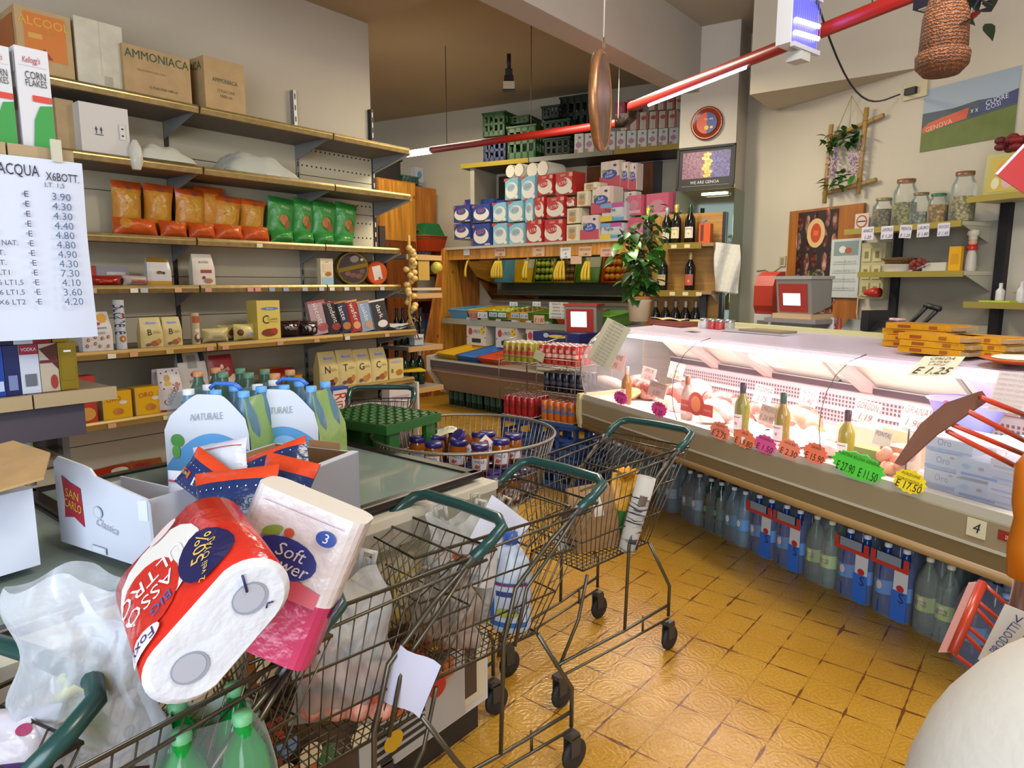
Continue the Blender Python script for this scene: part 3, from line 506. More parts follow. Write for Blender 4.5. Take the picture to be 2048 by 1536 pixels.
# --- tall wooden cabinet, frame along the left direction
CB = Fr((-.975, 9.75), 51)
cb = empty('wooden_cabinet', 'tall knotty pine cabinet with open shelves at the far left corner', 'cabinet', CB.M())
def c_(name, mb, lab=None): o = mb.build(name, cb); return o
mb = MB(); mb.box(-1.16, -.5, 0, .5, 0, 2.82, m_wood); c_('carcass', mb)
mb = MB(); mb.box(-1.15, -.53, -.02, 0, 2.05, 2.8, m_wood2); c_('door', mb)
mb = MB(); mb.box(-1.15, -.53, -.02, 0, .1, 2.03, m_woodd); c_('door', mb)
mb = MB(); mb.box(-.5, -.02, .1, .5, 2.25, 2.8, m_wood); mb.box(-.5, -.02, .44, .5, 0, 2.25, m_woodd); mb.box(-.04, -.02, 0, .5, 0, 2.25, m_wood); c_('panel', mb)
for z in (.05, .75, 1.25, 1.62, 2.2):
    mb = MB(); mb.box(-.5, -.04, .0, .44, z, z+.03, m_woodd); c_('shelf', mb)
def on(fr, x, y, z, mb, name, label, cat, group=None, rz=0, post=None):
    M = fr.M(x, y, z, rz)
    if post is not None: M = M @ post
    return tag(mb.build(name, None, M), label, cat, group)
def mk_crate(w, d, h, c, wall=.012, slots=3, lip=True, open_top=True):
    mb = MB(); m = mat(c, .45) if isinstance(c, str) else c
    mb.box(-w/2, w/2, -d/2, d/2, 0, .012, m)
    for (x0, x1, y0, y1, ax) in ((-w/2, w/2, -d/2, -d/2+wall, 0), (-w/2, w/2, d/2-wall, d/2, 0), (-w/2, -w/2+wall, -d/2, d/2, 1), (w/2-wall, w/2, -d/2, d/2, 1)):
        mb.box(x0, x1, y0, y1, 0, h*.22, m); mb.box(x0, x1, y0, y1, h*.82, h, m); mb.box(x0, x1, y0, y1, h*.46, h*.56, m)
        L = (x1-x0) if ax == 0 else (y1-y0); n = slots+1
        for i in range(n+1):
            a = -L/2+(L-.03)*i/n
            if ax == 0: mb.box(a, a+.03, y0, y1, 0, h, m)
            else: mb.box(x0, x1, a, a+.03, 0, h, m)
    if lip: mb.box(-w/2-.012, w/2+.012, -d/2-.012, -d/2, h-.02, h, m); mb.box(-w/2-.012, w/2+.012, d/2, d/2+.012, h-.02, h, m); mb.box(-w/2-.012, -w/2, -d/2, d/2, h-.02, h, m); mb.box(w/2, w/2+.012, -d/2, d/2, h-.02, h, m)
    return mb
def mk_bin(w, d, h, c, sp=1.0, t=.78):
    mb = MB(); m = mat(c, .35); q = lambda k, z: [(-w/2*k, -d/2*k, z), (w/2*k, -d/2*k, z), (w/2*k, d/2*k, z), (-w/2*k, d/2*k, z)]
    a, b = q(t, 0), q(1, h); a2, b2 = q(t-.03, .01), q(.97, h)
    for A, B in ((a, b), (a2, b2)):
        for i in range(4): j = (i+1) % 4; mb.quad(A[i], A[j], B[j], B[i], m)
    for i in range(4): j = (i+1) % 4; mb.quad(b[i], b[j], b2[j], b2[i], m)
    mb.add(a, [(0, 3, 2, 1)], m); mb.add(a2, [(0, 1, 2, 3)], m)
    for i in range(4): j = (i+1) % 4; mb.tube([b[i], b[j]], .008, m, 4)
    return mb
# things on / in the cabinet
on(CB, -.95, .25, 2.822, MB().box(-.28, .28, -.15, .15, 0, .26, mat('1a1714', .8)).prism([(-.3, -.17), (.3, -.17), (.28, .17), (-.3, .15)], .26, .3, mat('151312', .8)), 'dark_box', 'black bulky box on top of the pine cabinet', 'box')
on(CB, -.5, .2, 2.822, mk_crate(.3, .2, .1, '3a5a50'), 'grey_green_basket', 'small grey-green basket on top of the pine cabinet', 'basket')
on(CB, -.28, .2, 2.822, mk_carton(.14, .24, .1, 'a8aeb4', [('e', 0, .6, .3, .2, '5a80a8'), ('r', -.5, 0, .5, .2, '7a8a9a')]), 'small_carton', 'small blue and white carton on top of the pine cabinet', 'box')
s, z = CB.px(868, 490, -.12)
on(CB, s, -.02, 1.93, mk_bin(.42, .3, .2, 'b8421c'), 'orange_bin', 'orange plastic bin hanging on the side of the pine cabinet', 'bin')
on(CB, s, -.02, 2.10, mk_bin(.4, .28, .2, '1f6a3c', t=.6), 'green_bin', 'green plastic bin nested on the orange one by the pine cabinet', 'bin', post=Matrix.Rotation(R(180), 4, 'X') @ Matrix.Translation((0, 0, -.2)))
on(CB, -.22, .16, 1.65, mk_pillow(.3, .4, .16, mat('7f93b4', .3, kind='crinkle'), [('e', 0, .6, .3, .2, 'd0d4d0'), ('r', -.4, .85, .4, .97, '9a3a44'), ('e', .1, .3, .2, .12, '2f4a80')]), 'tissue_pack', 'blue and white wrapped pack on a cabinet shelf left of the produce stand', 'paper pack')
on(CB, -.24, .2, 1.281, mk_carton(.34, .31, .2, 'b9b4a2'), 'white_carton', 'plain white carton on the middle shelf of the pine cabinet', 'box')
for i in range(2): on(CB, -.33+.17*i, .2, .781, mk_carton(.15, .3, .15, '3e62a0', [('r', -.4, .7, .4, .95, 'a83a44'), ('e', 0, .4, .3, .15, '8fb0d8')]), 'water_pack', 'small blue pack with red top on the lower cabinet shelf', 'bottle pack', 'blue packs in the cabinet')
# --- narrow wall shelves and bottles just beyond the gondola end
m_bot = mat('12201a', .12); m_gold2 = mat('a08238', .3, metal=.6); m_foil = mat('b99d42', .3, metal=.6)
def mk_bottle(h=.3, r=.037, body='1d2a1e', foil='8a7430', lab='cfc8b8', labc=None, n=16, alpha=1):
    mb = MB(); B = mat(body, .08, alpha=alpha) if alpha < 1 else mat(body, .1); F = mat(foil, .35, metal=.4)
    pr = [(r*.9, 0), (r, .01), (r, h*.56), (r*.9, h*.64), (r*.42, h*.76), (r*.38, h*.86)]
    mb.lathe(pr, B, n); mb.lathe([(r*.40, h*.76), (r*.42, h*.88), (r*.44, h*.985), (r*.3, h), (.001, h)], F, n)
    f = lambda u, v, e: ((r+e)*math.sin(u*2), -(r+e)*math.cos(u*2), v*h); f.asp = 4*r/h
    P = [('r', -.42, .14, .42, .42, lab), ('r', -.3, .36, .3, .375, '6a5a44'), ('e', 0, .25, .1, .03, labc or '7a6a50')]
    mb.prints(f, P); return mb
ws = empty('bottle_shelf', 'small brass-edged wall shelf rack just past the end of the left shelving', 'shelf', GO.M(.55, .0, 0))
for z in (1.72, 1.42, 1.0, .66):
    mb = MB(); mb.box(-.5, -.12, -.3, 0, z-.03, z, m_shelf); mb.box(-.5, -.12, -.31, -.3, z-.04, z, mat('b08a5a', .4)); mb.build('shelf', ws)
mb = MB(); mb.box(-.5, -.44, 0, .02, 0, 1.95, mat('2a1c14', .6)); mb.build('back_panel', ws)
for i in range(5): on(GO, .09+.065*i, -.13, 1.001, mk_bottle(.3, .03, '0f1512', '2a2f40', '1c1c20'), 'wine_bottle', 'dark wine bottle in the row beyond the chocolate cartons', 'bottle', 'dark bottles past the end of the left shelving')
for i in range(4): on(GO, .09+.085*i, -.12, .661, mk_bottle(.3, .04, '12301a', 'd0d0c8' if i == 3 else '1a2a1c', '14301c'), 'green_bottle', 'dark green bottle on the lowest wall shelf past the left shelving', 'bottle', 'green bottles past the end of the left shelving')
on(GO, .2, -.24, 1.005, MB().box(-.05, .05, -.03, .03, 0, .06, '9a9ea4').box(-.06, .04, -.04, .03, .06, .085, 'b8b8b4'), 'small_packets', 'small white packets stacked in front of the dark bottles', 'packet')
on(GO, .28, -.2, 1.722, MB().box(-.16, .16, -.09, .05, -.28, -.26, 'b0a084').box(-.1, .02, -.1, -.06, -.2, .0, 'a8863c').sphere((.1, -.1, -.1), .05, K('a89a30'), 8, 6), 'hanging_gift_box', 'small gold gift packets beside the orange tin', 'packet')
# --- garlic braid
mb = MB(); rn = random.Random(5); s, z = GO.px(817, 470, -.35)
mb.tube([(0, 0, 0), (.01, 0, -.25), (-.01, 0, -.6), (.03, 0, -.75)], .012, mat('a8864a', .8), 6)
for k in range(22): a = rn.uniform(0, 6.28); zz = -.1-.5*k/22; mb.sphere((.035*math.cos(a), .03*math.sin(a)-.01, zz), .026, mat('c9a860', .6), 8, 6, .9)
for k in range(8): a = k*.8; mb.tube([(0, 0, -.62), (.08*math.cos(a), .05*math.sin(a), -.66-.02*k)], .006, mat('8a6a3c', .8), 4)
on(GO, s, -.35, z, mb, 'garlic_braid', 'braid of garlic bulbs hanging at the right end of the left shelving', 'garlic')

# --- produce stand
st = empty('produce_stand', 'wooden produce display stand with sloping sides, mirror and low refrigerated counter', 'produce stand', PR.M())
def s_(name, mb, lab=None): o = mb.build(name, st); (tag(o, lab) if lab else None); return o
wz0, wz1 = 1.80, 1.93
mb = MB(); mb.box(-.62, 2.45, .5, .56, wz0, wz1, m_wood2); s_('fascia_beam', mb)
mb = MB(); mb.box(-.66, 2.45, .46, 1.15, wz1, wz1+.03, mat('b8b09a', .4)); s_('top_board', mb)
mb = MB(); mb.ext([(.46, 1.95), (.62, 1.95), (.98, 0), (.2, 0), (.3, .3)], -.66, -.62, m_wood2, 'x'); mb.ext([(.46, 1.95), (1.1, 1.95), (1.1, 0), (-.05, 0)], -.70, -.66, m_wood, 'x'); s_('side_panel', mb)
mb = MB(); mb.box(-.62, 2.45, 1.08, 1.1, 0, 1.93, mat('bdb5a2', .6)); s_('back_panel', mb)
mb = MB(); mb.box(-.45, 2.45, .95, .96, 1.0, 1.17, mat('8a8a84', .4)); s_('lower_back', mb)
# inclined mirror above the bins
mb = MB(); mb.quad((-.35, 1.04, 1.274), (2.4, 1.04, 1.274), (2.4, .58, 1.78), (-.35, .58, 1.78), mat('c4c8b8', .03, metal=1)); mb.box(-.37, 2.42, 1.02, 1.06, 1.235, 1.272, mat('7c6a50', .4)); s_('mirror', mb, 'inclined mirror behind the fruit bins')
mb = MB(); mb.box(-.5, 2.45, .3, .96, 1.02, 1.045, mat('8f8f88', .4)); mb.box(-.5, 2.45, .29, .3, .98, 1.05, mat('9c9880', .35, metal=.4)); s_('bin_shelf', mb)
# low refrigerated counter
m_cw = mat('bdb8ac', .4); m_cd = mat('4a2f1e', .35); prof = [(-.3, .60), (-.28, .50), (-.3, .42), (-.12, .2), (.25, .12), (1.0, .12), (1.0, .60)]
mb = MB(); mb.ext([(-.33, .63), (-.33, .45), (-.12, .17), (.3, .08), (1.0, .08), (1.0, .72), (.6, .72)], -.06, -.0, m_cw, 'x'); s_('end_cap', mb)
mb = MB(); mb.ext([(-.3, .60), (-.29, .47), (-.1, .2), (.25, .12), (1.0, .12), (1.0, .60)], 0, 2.85, mat('8a7a68', .4), 'x'); s_('counter_body', mb)
mb = MB(); mb.box(0, 2.85, -.315, -.285, .5, .585, m_cd); mb.box(0, 2.85, -.32, -.28, .585, .605, mat('c8c0a8', .25, metal=.6)); mb.box(0, 2.85, -.31, -.29, .455, .47, mat('a86a50', .3)); s_('bumper', mb)
mb = MB(); mb.box(0, 2.85, .3, .9, 0, .12, '14100e'); s_('plinth', mb)
# display trays on the counter
for i, (c, nm) in enumerate([('d0a416', 'yellow'), ('3a6cae', 'blue'), ('c8481c', 'orange')]):
    on(PR, .22+.36*i, .06, .615, mk_bin(.36, .62, .09, c), 'display_tray', 'empty %s plastic tray on the low refrigerated counter' % nm, 'tray', post=Matrix.Rotation(R(7), 4, 'X'))
# fruit bins
bc = [('5f93b0', 'pale blue'), ('cfa41a', 'yellow'), ('4e7a1e', 'green'), ('c99c1c', 'yellow'), ('4e7a1e', 'green'), ('c24a18', 'orange'), ('5a8a2a', 'light green')]
fr_ = {2: ('a9b53a', 'green apple', 'apple'), 3: ('6e5226', 'brown kiwi', 'kiwi'), 5: ('d8901a', 'orange', 'orange')}
rn = random.Random(2)
bx = [-.22, .16, .5, .84, 1.22, 1.62, 2.02]
for i, (c, nm) in enumerate(bc):
    o = on(PR, bx[i], .56, 1.05, mk_bin(.37, .5, .13, c, t=.82), 'produce_bin', ['pale blue bin at the left end of the fruit shelf', 'empty yellow bin second from the left on the fruit shelf', 'green bin filled with green apples on the fruit shelf', 'yellow bin filled with kiwis on the fruit shelf', 'green bin right of the kiwi bin on the fruit shelf', 'orange bin filled with oranges on the fruit shelf', 'light green bin at the right end of the fruit shelf'][i], 'bin', post=Matrix.Rotation(R(5), 4, 'X'))
    if i in fr_:
        fc, fn_, cat = fr_[i]; r = .038
        for a in range(4):
            for b in range(5):
                mb = MB(); mb.sphere((0, 0, 0), r, mat(fc, .35), 12, 8, .92); mb.lathe([(.004, r*.8), (.003, r*1.05)], '4a3a1c', 5)
                on(PR, bx[i]-.12+.08*a+rn.uniform(-.008, .008), .39+.085*b, 1.135+rn.uniform(0, .02)+.007*b, mb, cat, 'round %s in the %s bin of the fruit shelf' % (fn_, nm), cat, fn_+'s in their bin')
# bananas hanging on hooks
def mk_ban(n, seed):
    mb = MB(); rn = random.Random(seed); m = mat('cfae28', .4)
    for k in range(n):
        a = (k-(n-1)/2)*.38; pts = []
        for j in range(8):
            t = j/7; ra = .02+.05*math.sin(t*2.1); pts.append((math.sin(a)*ra*1.25+a*.035, -math.cos(a)*ra*.8, -.02-.2*t))
        mb.tube(pts[:1]+pts[1:], .012, m, 7, r1=.019); mb.tube([pts[-1], (pts[-1][0], pts[-1][1], pts[-1][2]-.022)], .015, '5a4a1c', 6, r1=.005)
    mb.tube([(0, 0, 0.02), (0, 0, -.03)], .014, '8a7a30', 6); mb.tube([(0, .0, .1), (0, 0, .02)], .003, '5a5a50', 4); return mb
for X, n, nm in [(937, 1, 'single banana hanging at the left end of the fruit stand'), (998, 5, 'bunch of five bananas hanging second from the left'), (1056, 2, 'pair of bananas hanging in the middle of the fruit stand'), (1124, 4, 'bunch of four bananas under the white price card'), (1177, 3, 'bunch of bananas hanging rightmost beside the plant')]:
    s, z = PR.px(X, 519, .5); on(PR, s, .5, z, mk_ban(n, X), 'banana_bunch', nm, 'bananas')
# price cards on the fascia and bins
def card(fr, X, Y, w, W, H, c, lines, name, label, cat='price card', tilt=0, rot=0, ink='4a3830', size=None):
    s, z = fr.px(X, Y, w); Wm = abs(fr.px(X+W/2, Y, w)[0]-fr.px(X-W/2, Y, w)[0]); Hm = abs(fr.px(X, Y+H/2, w)[1]-fr.px(X, Y-H/2, w)[1])
    mb = MB(); mb.box(-Wm/2, Wm/2, 0, .002, -Hm/2, Hm/2, mat(c, .6)); f = wflat(Wm, Hm, 0, -Hm/2); n = len(lines)
    mb.prints(f, [('t', L, 0, 1-(i+.6)/n, (size or .5)/n, ink, rot, .85, .3) for i, L in enumerate(lines)])
    return on(fr, s, w, z, mb, name, label, cat, None, post=Matrix.Rotation(R(tilt), 4, 'Y'))
for X, Y, W, H, c, L, nm in [(933, 503, 12, 15, 'd8d8d4', ['..', '..'], 'small white card at the left of the wooden beam'), (1000, 504, 21, 17, 'd0a888', ['BANANE', '1.80'], 'leftmost orange price card on the wooden beam'), (1077, 504, 24, 18, 'd4ac88', ['MELE', 'x2.50'], 'second orange price card on the wooden beam'), (1131, 506, 21, 22, 'dcdcd6', ['LIMONI', 'kg', '1.80'], 'white hanging price card in the middle of the beam'), (1170, 503, 26, 19, 'd4ac88', ['PERE KAISER', '1.80'], 'orange price card right of the white one on the beam'), (1214, 504, 27, 18, 'd0a08c', ['ARANCE', '1.50'], 'pinkish price card at the right on the beam'), (1152, 520, 22, 16, 'd4ac90', [' ', ' '], 'orange card hanging below the white price card')]:
    card(PR, X, Y, .49, W, H, c, L, 'price_card', nm)
for i, (X, Y, W, H, c) in enumerate([(947, 630, 16, 18, 'b07464'), (965, 630, 19, 12, 'c8ccd0'), (986, 629, 16, 9, 'a0b0c0'), (1004, 630, 16, 9, 'b8c4cc'), (1030, 631, 16, 10, '9cacb4'), (1048, 632, 16, 10, 'a8b8c0'), (1078, 639, 21, 17, 'd0a086'), (1027, 608, 16, 8, 'c0d4dc'), (1073, 608, 16, 9, 'c8d4d8'), (1152, 641, 17, 9, 'c0ccd0'), (1185, 642, 18, 10, 'b8c8c8')]):
    card(PR, X, Y, .275, W, H, c, ['E 1.%d0' % (2+i % 7)], 'price_card', '%s price card under the fruit bins, %s in the row' % ('orange' if i in (0, 6) else 'pale', ['first', 'second', 'third', 'fourth', 'fifth', 'sixth', 'seventh', 'on the green bin', 'on the kiwi bin', 'ninth', 'tenth'][i]), tilt=0)
# big price list
card(PR, 1117, 621, .2, 38, 33, 'c4c2b8', ['INSALATA  1.80', 'SEDANO  1.50', 'CAROTE  1.60', 'POMODORI  2.00', 'ZUCCHINE  2.50'], 'price_list', 'handwritten white price list hanging left of the far scale', 'price list', size=.55)
# white fruit cartons behind the trays
for i, (X, Y) in enumerate([(970, 668), (1030, 671), (1092, 665)]):
    s, z = PR.px(X, Y, .45)
    on(PR, s, .45, .73, mk_carton(.36, .34, .3, mat('c2bcb0', .6), [('t', 'la PINOTA', .02, .5, .13, '5a4038', 0, .36), ('e', -.3, .5, .1, .13, 'a8302c'), ('e', .34, .55, .12, .14, 'c8a81c'), ('r', -.22, .1, .24, .25, '1e1814'), ('r', -.25, .82, .25, 1, '1e1814')]+[('e', u, v, .02, .025, '2a1c18') for u, v in [(.3, .6), (.38, .5), (.42, .68), (-.45, .3), (.45, .3), (-.4, .75)]]), 'fruit_carton', '%s of the white fruit cartons with red and yellow ladybird dots' % ['left', 'middle', 'right'][i], 'box')
s, z = PR.px(1130, 680, -.2)
rb = mk_carton(.6, .17, .3, mat('1f2460', .4), [('t', 'La Regina', 0, .32, .34, 'c8b840', 0, .62, .4), ('e', .05, .78, .2, .1, 'c8b43c'), ('e', -.2, .82, .06, .14, 'a8b0c4')], (), [('r', -.45, .05, .45, .95, '12142c')])
on(PR, s, -.2, .846, rb, 'fruit_crate', 'dark blue carton with yellow script lettering above the low counter', 'box'); 
on(PR, s, -.18, .625, mk_carton(.56, .218, .28, mat('b4ac9c', .6)), 'fruit_carton', 'plain pale carton supporting the dark blue carton with yellow script', 'box')
# far scale with red head
def mk_scale(rt, big=1.0):
    hd = MB(); w, h, d = .30*big, .25*big, .2*big; red = mat('9a2f26', .4); gr = mat('8e8a84', .35, metal=.3)
    hd.ext([(-d/2, 0), (-d/2-.03, h), (d/2, h), (d/2, .05)], -w/2, w/2, gr, 'x')
    hd.ext([(-d/2-.004, .01), (-d/2-.033, h-.03), (-d/2-.02, h-.03), (-d/2+.01, .01)], -w/2+.02, w/2-.03, red, 'x'); hd.box(-w/2-.01, w/2+.01, -d/2-.04, d/2+.01, h, h+.02, mat('a8a49c', .3, metal=.3) if big <= 1 else red)
    hd.build('head', rt)
    sc_ = MB(); sc_.add([(-.09*big, -d/2-.012, .06*big), (.06*big, -d/2-.012, .06*big), (.06*big, -d/2-.03, .2*big), (-.09*big, -d/2-.03, .2*big)], [(0, 1, 2, 3)], mat('c8ccee', .4, emit=.75)); tag(sc_.build('screen', rt), 'lit pale lilac display')
s, z = PR.px(1168, 655, .0)
sc1 = empty('counter_scale', 'red headed shop scale on a post in front of the fruit bins', 'scale', PR.M(s, .0, 1.0, 22))
mk_scale(sc1, 1.1); mb = MB(); mb.tube([(-.12, 0, 0), (-.2, 0, -.35)], .015, m_bra, 6); mb.box(-.3, .05, -.15, .15, -.37, -.34, m_bra); mb.build('post', sc1)
# --- bottles under the low counter
for k in range(6):
    pk = empty('water_bottle_pack', 'shrink-wrapped pack of dark green bottles on the floor under the low refrigerated counter', 'bottle pack', PR.M(.1+.33*k, -.02, 0), 'green bottle packs under the low counter')
    m_g = mat('0f2a1a', .1); 
    for i in range(3):
        for j in range(2): mb = MB(); mb.lathe([(.045, 0), (.05, .01), (.05, .2), (.04, .24), (.016, .29), (.016, .32)], m_g, 10, (-.1+.1*i, .05+.1*j, 0)); mb.prints(lambda u, v, e, i=i, j=j: (-.1+.1*i+(.05+e)*math.sin(u*2), .05+.1*j-(.05+e)*math.cos(u*2), v*.3), [('r', -.4, .25, .4, .55, '1f4a34')]); mb.build('bottle', pk)
# --- wall shelf with tissue packs above
TS = Fr((-1.94, 10.4), -28)
ts = empty('upper_wall_shelf', 'long high wall shelf with a brass edge above the produce stand', 'shelf', BW.M())
zt = 3.0; mb = MB(); mb.box(1.78, 4.62, -.6, 0, zt-.05, zt, '3a322a'); mb.build('board', ts)
mb = MB(); mb.box(1.78, 2.75, -.62, -.6, zt-.05, zt+.005, mat('c8a83c', .25, metal=.7)); mb.box(2.76, 3.83, -.62, -.6, zt-.05, zt+.005, mat('9a9a8c', .3, metal=.5)); mb.box(3.84, 4.62, -.62, -.6, zt-.05, zt+.005, mat('c8b060', .25, metal=.7)); mb.build('edge', ts)
mb = MB(); mb.box(1.9, 1.96, -.58, 0, 1.9, zt-.05, mat('9c9484', .6)); mb.box(2.05, 2.5, -.1, -.08, 2.1, 2.9, '2c261e'); mb.box(2.5, 3.3, -.06, -.02, 2.0, 2.95, m_pan); mb.box(3.3, 4.15, -.08, -.04, 2.0, 2.93, m_woodd); mb.box(4.15, 4.25, -.1, -.05, 2.0, 2.93, '2c2c2c'); mb.box(4.25, 4.9, -.05, 0, 2.0, 2.93, mat('a8a08e', .6)); mb.build('back_panel', ts)
# paper packs
def mk_roll4(w, h, d, kind):
    c = {'b': '2a3c80', 'l': '7fb0c0', 'r': 'b02a22', 'c': 'd0c4a4', 's': 'cdb8ac', 'g': 'b4b8bc', 'p': 'c05a70', 'w': 'cdc8bc', 'q': 'c4b8a4'}[kind]; m = mat(c, .3, kind='crinkle')
    mb = MB(); rr = w*.16
    pts = [(-w/2, -d/2+rr), (-w/2+rr*.4, -d/2), (-rr*.5, -d/2), (0, -d/2+.006), (rr*.5, -d/2), (w/2-rr*.4, -d/2), (w/2, -d/2+rr), (w/2, d/2-rr), (w/2-rr, d/2), (-w/2+rr, d/2), (-w/2, d/2-rr)]
    mb.prism(pts, .002, h-.002, m, cap=mat('c8c0b0', .6)); f = wflat(w, h, -d/2-.001)
    P = {'b': [('e', 0, .45, .4, .36, 'd8d4c4'), ('e', -.02, .62, .27, .2, '3c4a84'), ('t', 'ISSO', -.02, .62, .17, 'd85a44', 8, .5), ('r', .2, .02, .48, .1, 'a8a8b0'), ('e', -.4, .88, .08, .07, 'a8584c')],
         'l': [('e', .02, .42, .42, .38, 'd8d4c8'), ('e', -.05, .56, .27, .19, '8ab8c0'), ('t', 'ISSO', 0, .56, .17, 'b04a48', 8, .6), ('p', [(-.5, .85), (-.5, 1), (-.1, 1)], K('b8483c')), ('e', .36, .1, .1, .08, 'd8d4d0')],
         'r': [('e', .0, .4, .44, .36, 'd6ccba'), ('e', -.08, .56, .28, .2, 'b02f28'), ('t', 'ULTRA', -.05, .52, .14, 'd8d0c0', 8, .58), ('r', -.18, .8, .1, .92, 'c06a50'), ('r', .28, .78, .46, .94, 'c89a84'), ('e', .38, .12, .1, .08, 'd0ccc0')],
         'c': [('r', -.32, .15, .2, .85, 'b09a74'), ('e', -.05, .25, .2, .14, 'c87c2c'), ('e', -.05, .6, .2, .14, '8a8070')],
         's': [('r', -.5, 0, .5, .42, 'b04452'), ('e', 0, .5, .36, .18, '30448c'), ('t', 'Soft', 0, .56, .12, 'd8d4e0', 8, .5), ('t', 'Flower', 0, .44, .1, 'd8d4e0', 8, .6), ('e', .25, .82, .08, .05, '2c3a70'), ('e', -.28, .64, .1, .06, '7a9a3c')],
         'g': [('r', .0, .75, .5, 1, 'a84a88'), ('r', -.5, .75, 0, 1, '6a94b4'), ('t', 'Regina', -.08, .62, .2, '1c2038', 0, .8), ('r', -.5, 0, 0, .3, 'c8ac2c'), ('r', 0, 0, .5, .2, '5a8ab0'), ('e', .15, .35, .25, .1, 'b0b8a8')],
         'p': [('e', 0, .5, .3, .25, 'b87a88'), ('r', -.4, .1, .4, .25, 'c89aa0')],
         'w': [('e', 0, .45, .3, .14, 'a87a90'), ('r', -.4, 0, -.1, .25, 'b07a60'), ('e', .1, .8, .12, .06, '6a7484')],
         'q': [('e', 0, .65, .3, .12, 'a84a48'), ('r', .25, 0, .5, 1, 'a8584a')]}[kind]
    mb.prints(f, P); return mb
knm = dict(b='navy blue', l='pale blue', r='red', c='cream', s='white and pink', g='pink, yellow and blue', p='pink', w='white', q='white and red')
def pk(fr, w, x0, x1, yt, yb, kind, pos, grp, d=None):
    s0, zb = fr.px(x0, yb, w); s1, _ = fr.px(x1, yb, w); _, z1 = fr.px((x0+x1)/2, yt, w); W = abs(s1-s0)*.97; q = 3.002 if fr is TS else 1.962; zb = q if abs(zb-q) < .09 else zb; H = z1-zb; d = d or min(.25, W)
    return on(fr, (s0+s1)/2, w+d/2, zb, mk_roll4(W, H, d, kind), 'toilet_paper_pack' if kind not in 'sqp' else 'paper_towel_pack', '%s paper roll pack, %s' % (knm[kind], pos), 'paper pack', grp)
g1 = 'paper packs on the produce stand'
L1 = [(905, 942, 410, 446, 'b', 'upper left of the navy block'), (943, 983, 408, 446, 'b', 'upper right of the navy block'), (906, 942, 447, 480, 'b', 'lower left of the navy block'), (943, 982, 447, 480, 'b', 'lower right of the navy block'),
      (984, 1014, 405, 445, 'l', 'middle row beside the navy packs'), (1014, 1048, 402, 445, 'l', 'middle row, second pale blue one'), (984, 1016, 446, 480, 'l', 'bottom row beside the navy packs'), (1016, 1050, 446, 480, 'l', 'bottom row, left of the red packs'), (1008, 1038, 356, 401, 'l', 'top left of the pale blue stack'), (1040, 1072, 352, 401, 'l', 'top of the stack, left of the red packs'), (1049, 1067, 396, 445, 'l', 'half hidden, middle row next to red'),
      (1073, 1107, 349, 392, 'r', 'top row left'), (1108, 1147, 344, 392, 'r', 'top row right'), (1068, 1089, 393, 437, 'r', 'middle row left, half hidden'), (1090, 1130, 393, 437, 'r', 'middle row right'), (1051, 1085, 438, 480, 'r', 'bottom row left'), (1086, 1127, 438, 480, 'r', 'bottom row right'), (1132, 1150, 394, 414, 'r', 'small one right of the middle row'),
      (1152, 1178, 382, 414, 'c', 'top of the cream column'), (1132, 1160, 416, 448, 'c', 'middle of the cream column'), (1131, 1160, 449, 480, 'c', 'bottom of the cream column'), (1166, 1196, 365, 382, 'c', 'behind, above the cream column'),
      (1160, 1198, 430, 480, 's', 'bottom row, left of the blue-yellow ones'), (1181, 1222, 373, 429, 's', 'in the middle of the white and pink column'), (1200, 1248, 406, 444, 'g', 'upper one of its pair'), (1199, 1243, 446, 480, 'g', 'lower one of its pair')]
for x0, x1, yt, yb, k, pos in L1: pk(PR, .5, x0, x1, yt, yb, k, pos, g1)
L2 = [(928, 956, 398, 480, 'b', 'rear row, left'), (957, 990, 398, 480, 'b', 'rear row, centre'), (992, 1010, 400, 480, 'b', 'rear row, right'), (1198, 1240, 322, 378, 's', 'tall one on top of the white and pink column'), (1241, 1256, 324, 380, 's', 'single tall roll right of the topmost pack'), (1257, 1272, 326, 381, 's', 'rightmost single tall roll'), (1223, 1244, 380, 412, 'w', 'behind the upper blue-yellow pack'), (1246, 1270, 383, 412, 'w', 'above the pink packs')]
for x0, x1, yt, yb, k, pos in L2: pk(PR, .78, x0, x1, yt, yb, k, pos, g1, .14)
for i, (x0, x1, yt, yb, k) in enumerate([(1252, 1284, 390, 432, 'p'), (1288, 1340, 386, 440, 'p'), (1250, 1300, 434, 480, 'p'), (1302, 1345, 442, 488, 'p')]):
    pk(PR, .6, x0, x1, yt, yb, k, ['upper left', 'upper right', 'lower left', 'lower right'][i]+' of the plain pink packs behind the plant', g1)
for i, (x0, x1) in enumerate([(1008, 1043), (1050, 1092)]):
    s0, zb = PR.px(x0, 356, .55); s1, _ = PR.px(x1, 356, .55); mb = MB(); r = (s1-s0)/4
    for k in (-1, 1): mb.T = Matrix.Translation((k*r, .0, r)) @ Matrix.Rotation(R(90), 4, 'X'); mb.lathe([(r*.35, .0), (r*.98, 0), (r, .01), (r, .02)], mat('cfc8b8', .7), 14); mb.lathe([(r, -.3), (r, 0), (r*.4, .002), (r*.38, .0), (r*.36, -.02), (.001, -.02)], [mat('cfc8b8', .7)]*3+[K('5a5248')]*2, 14)
    on(PR, (s0+s1)/2, .6, zb, mb, 'toilet_rolls', ['left', 'right'][i]+' pair of white toilet rolls lying on top of the pale blue packs', 'toilet rolls')
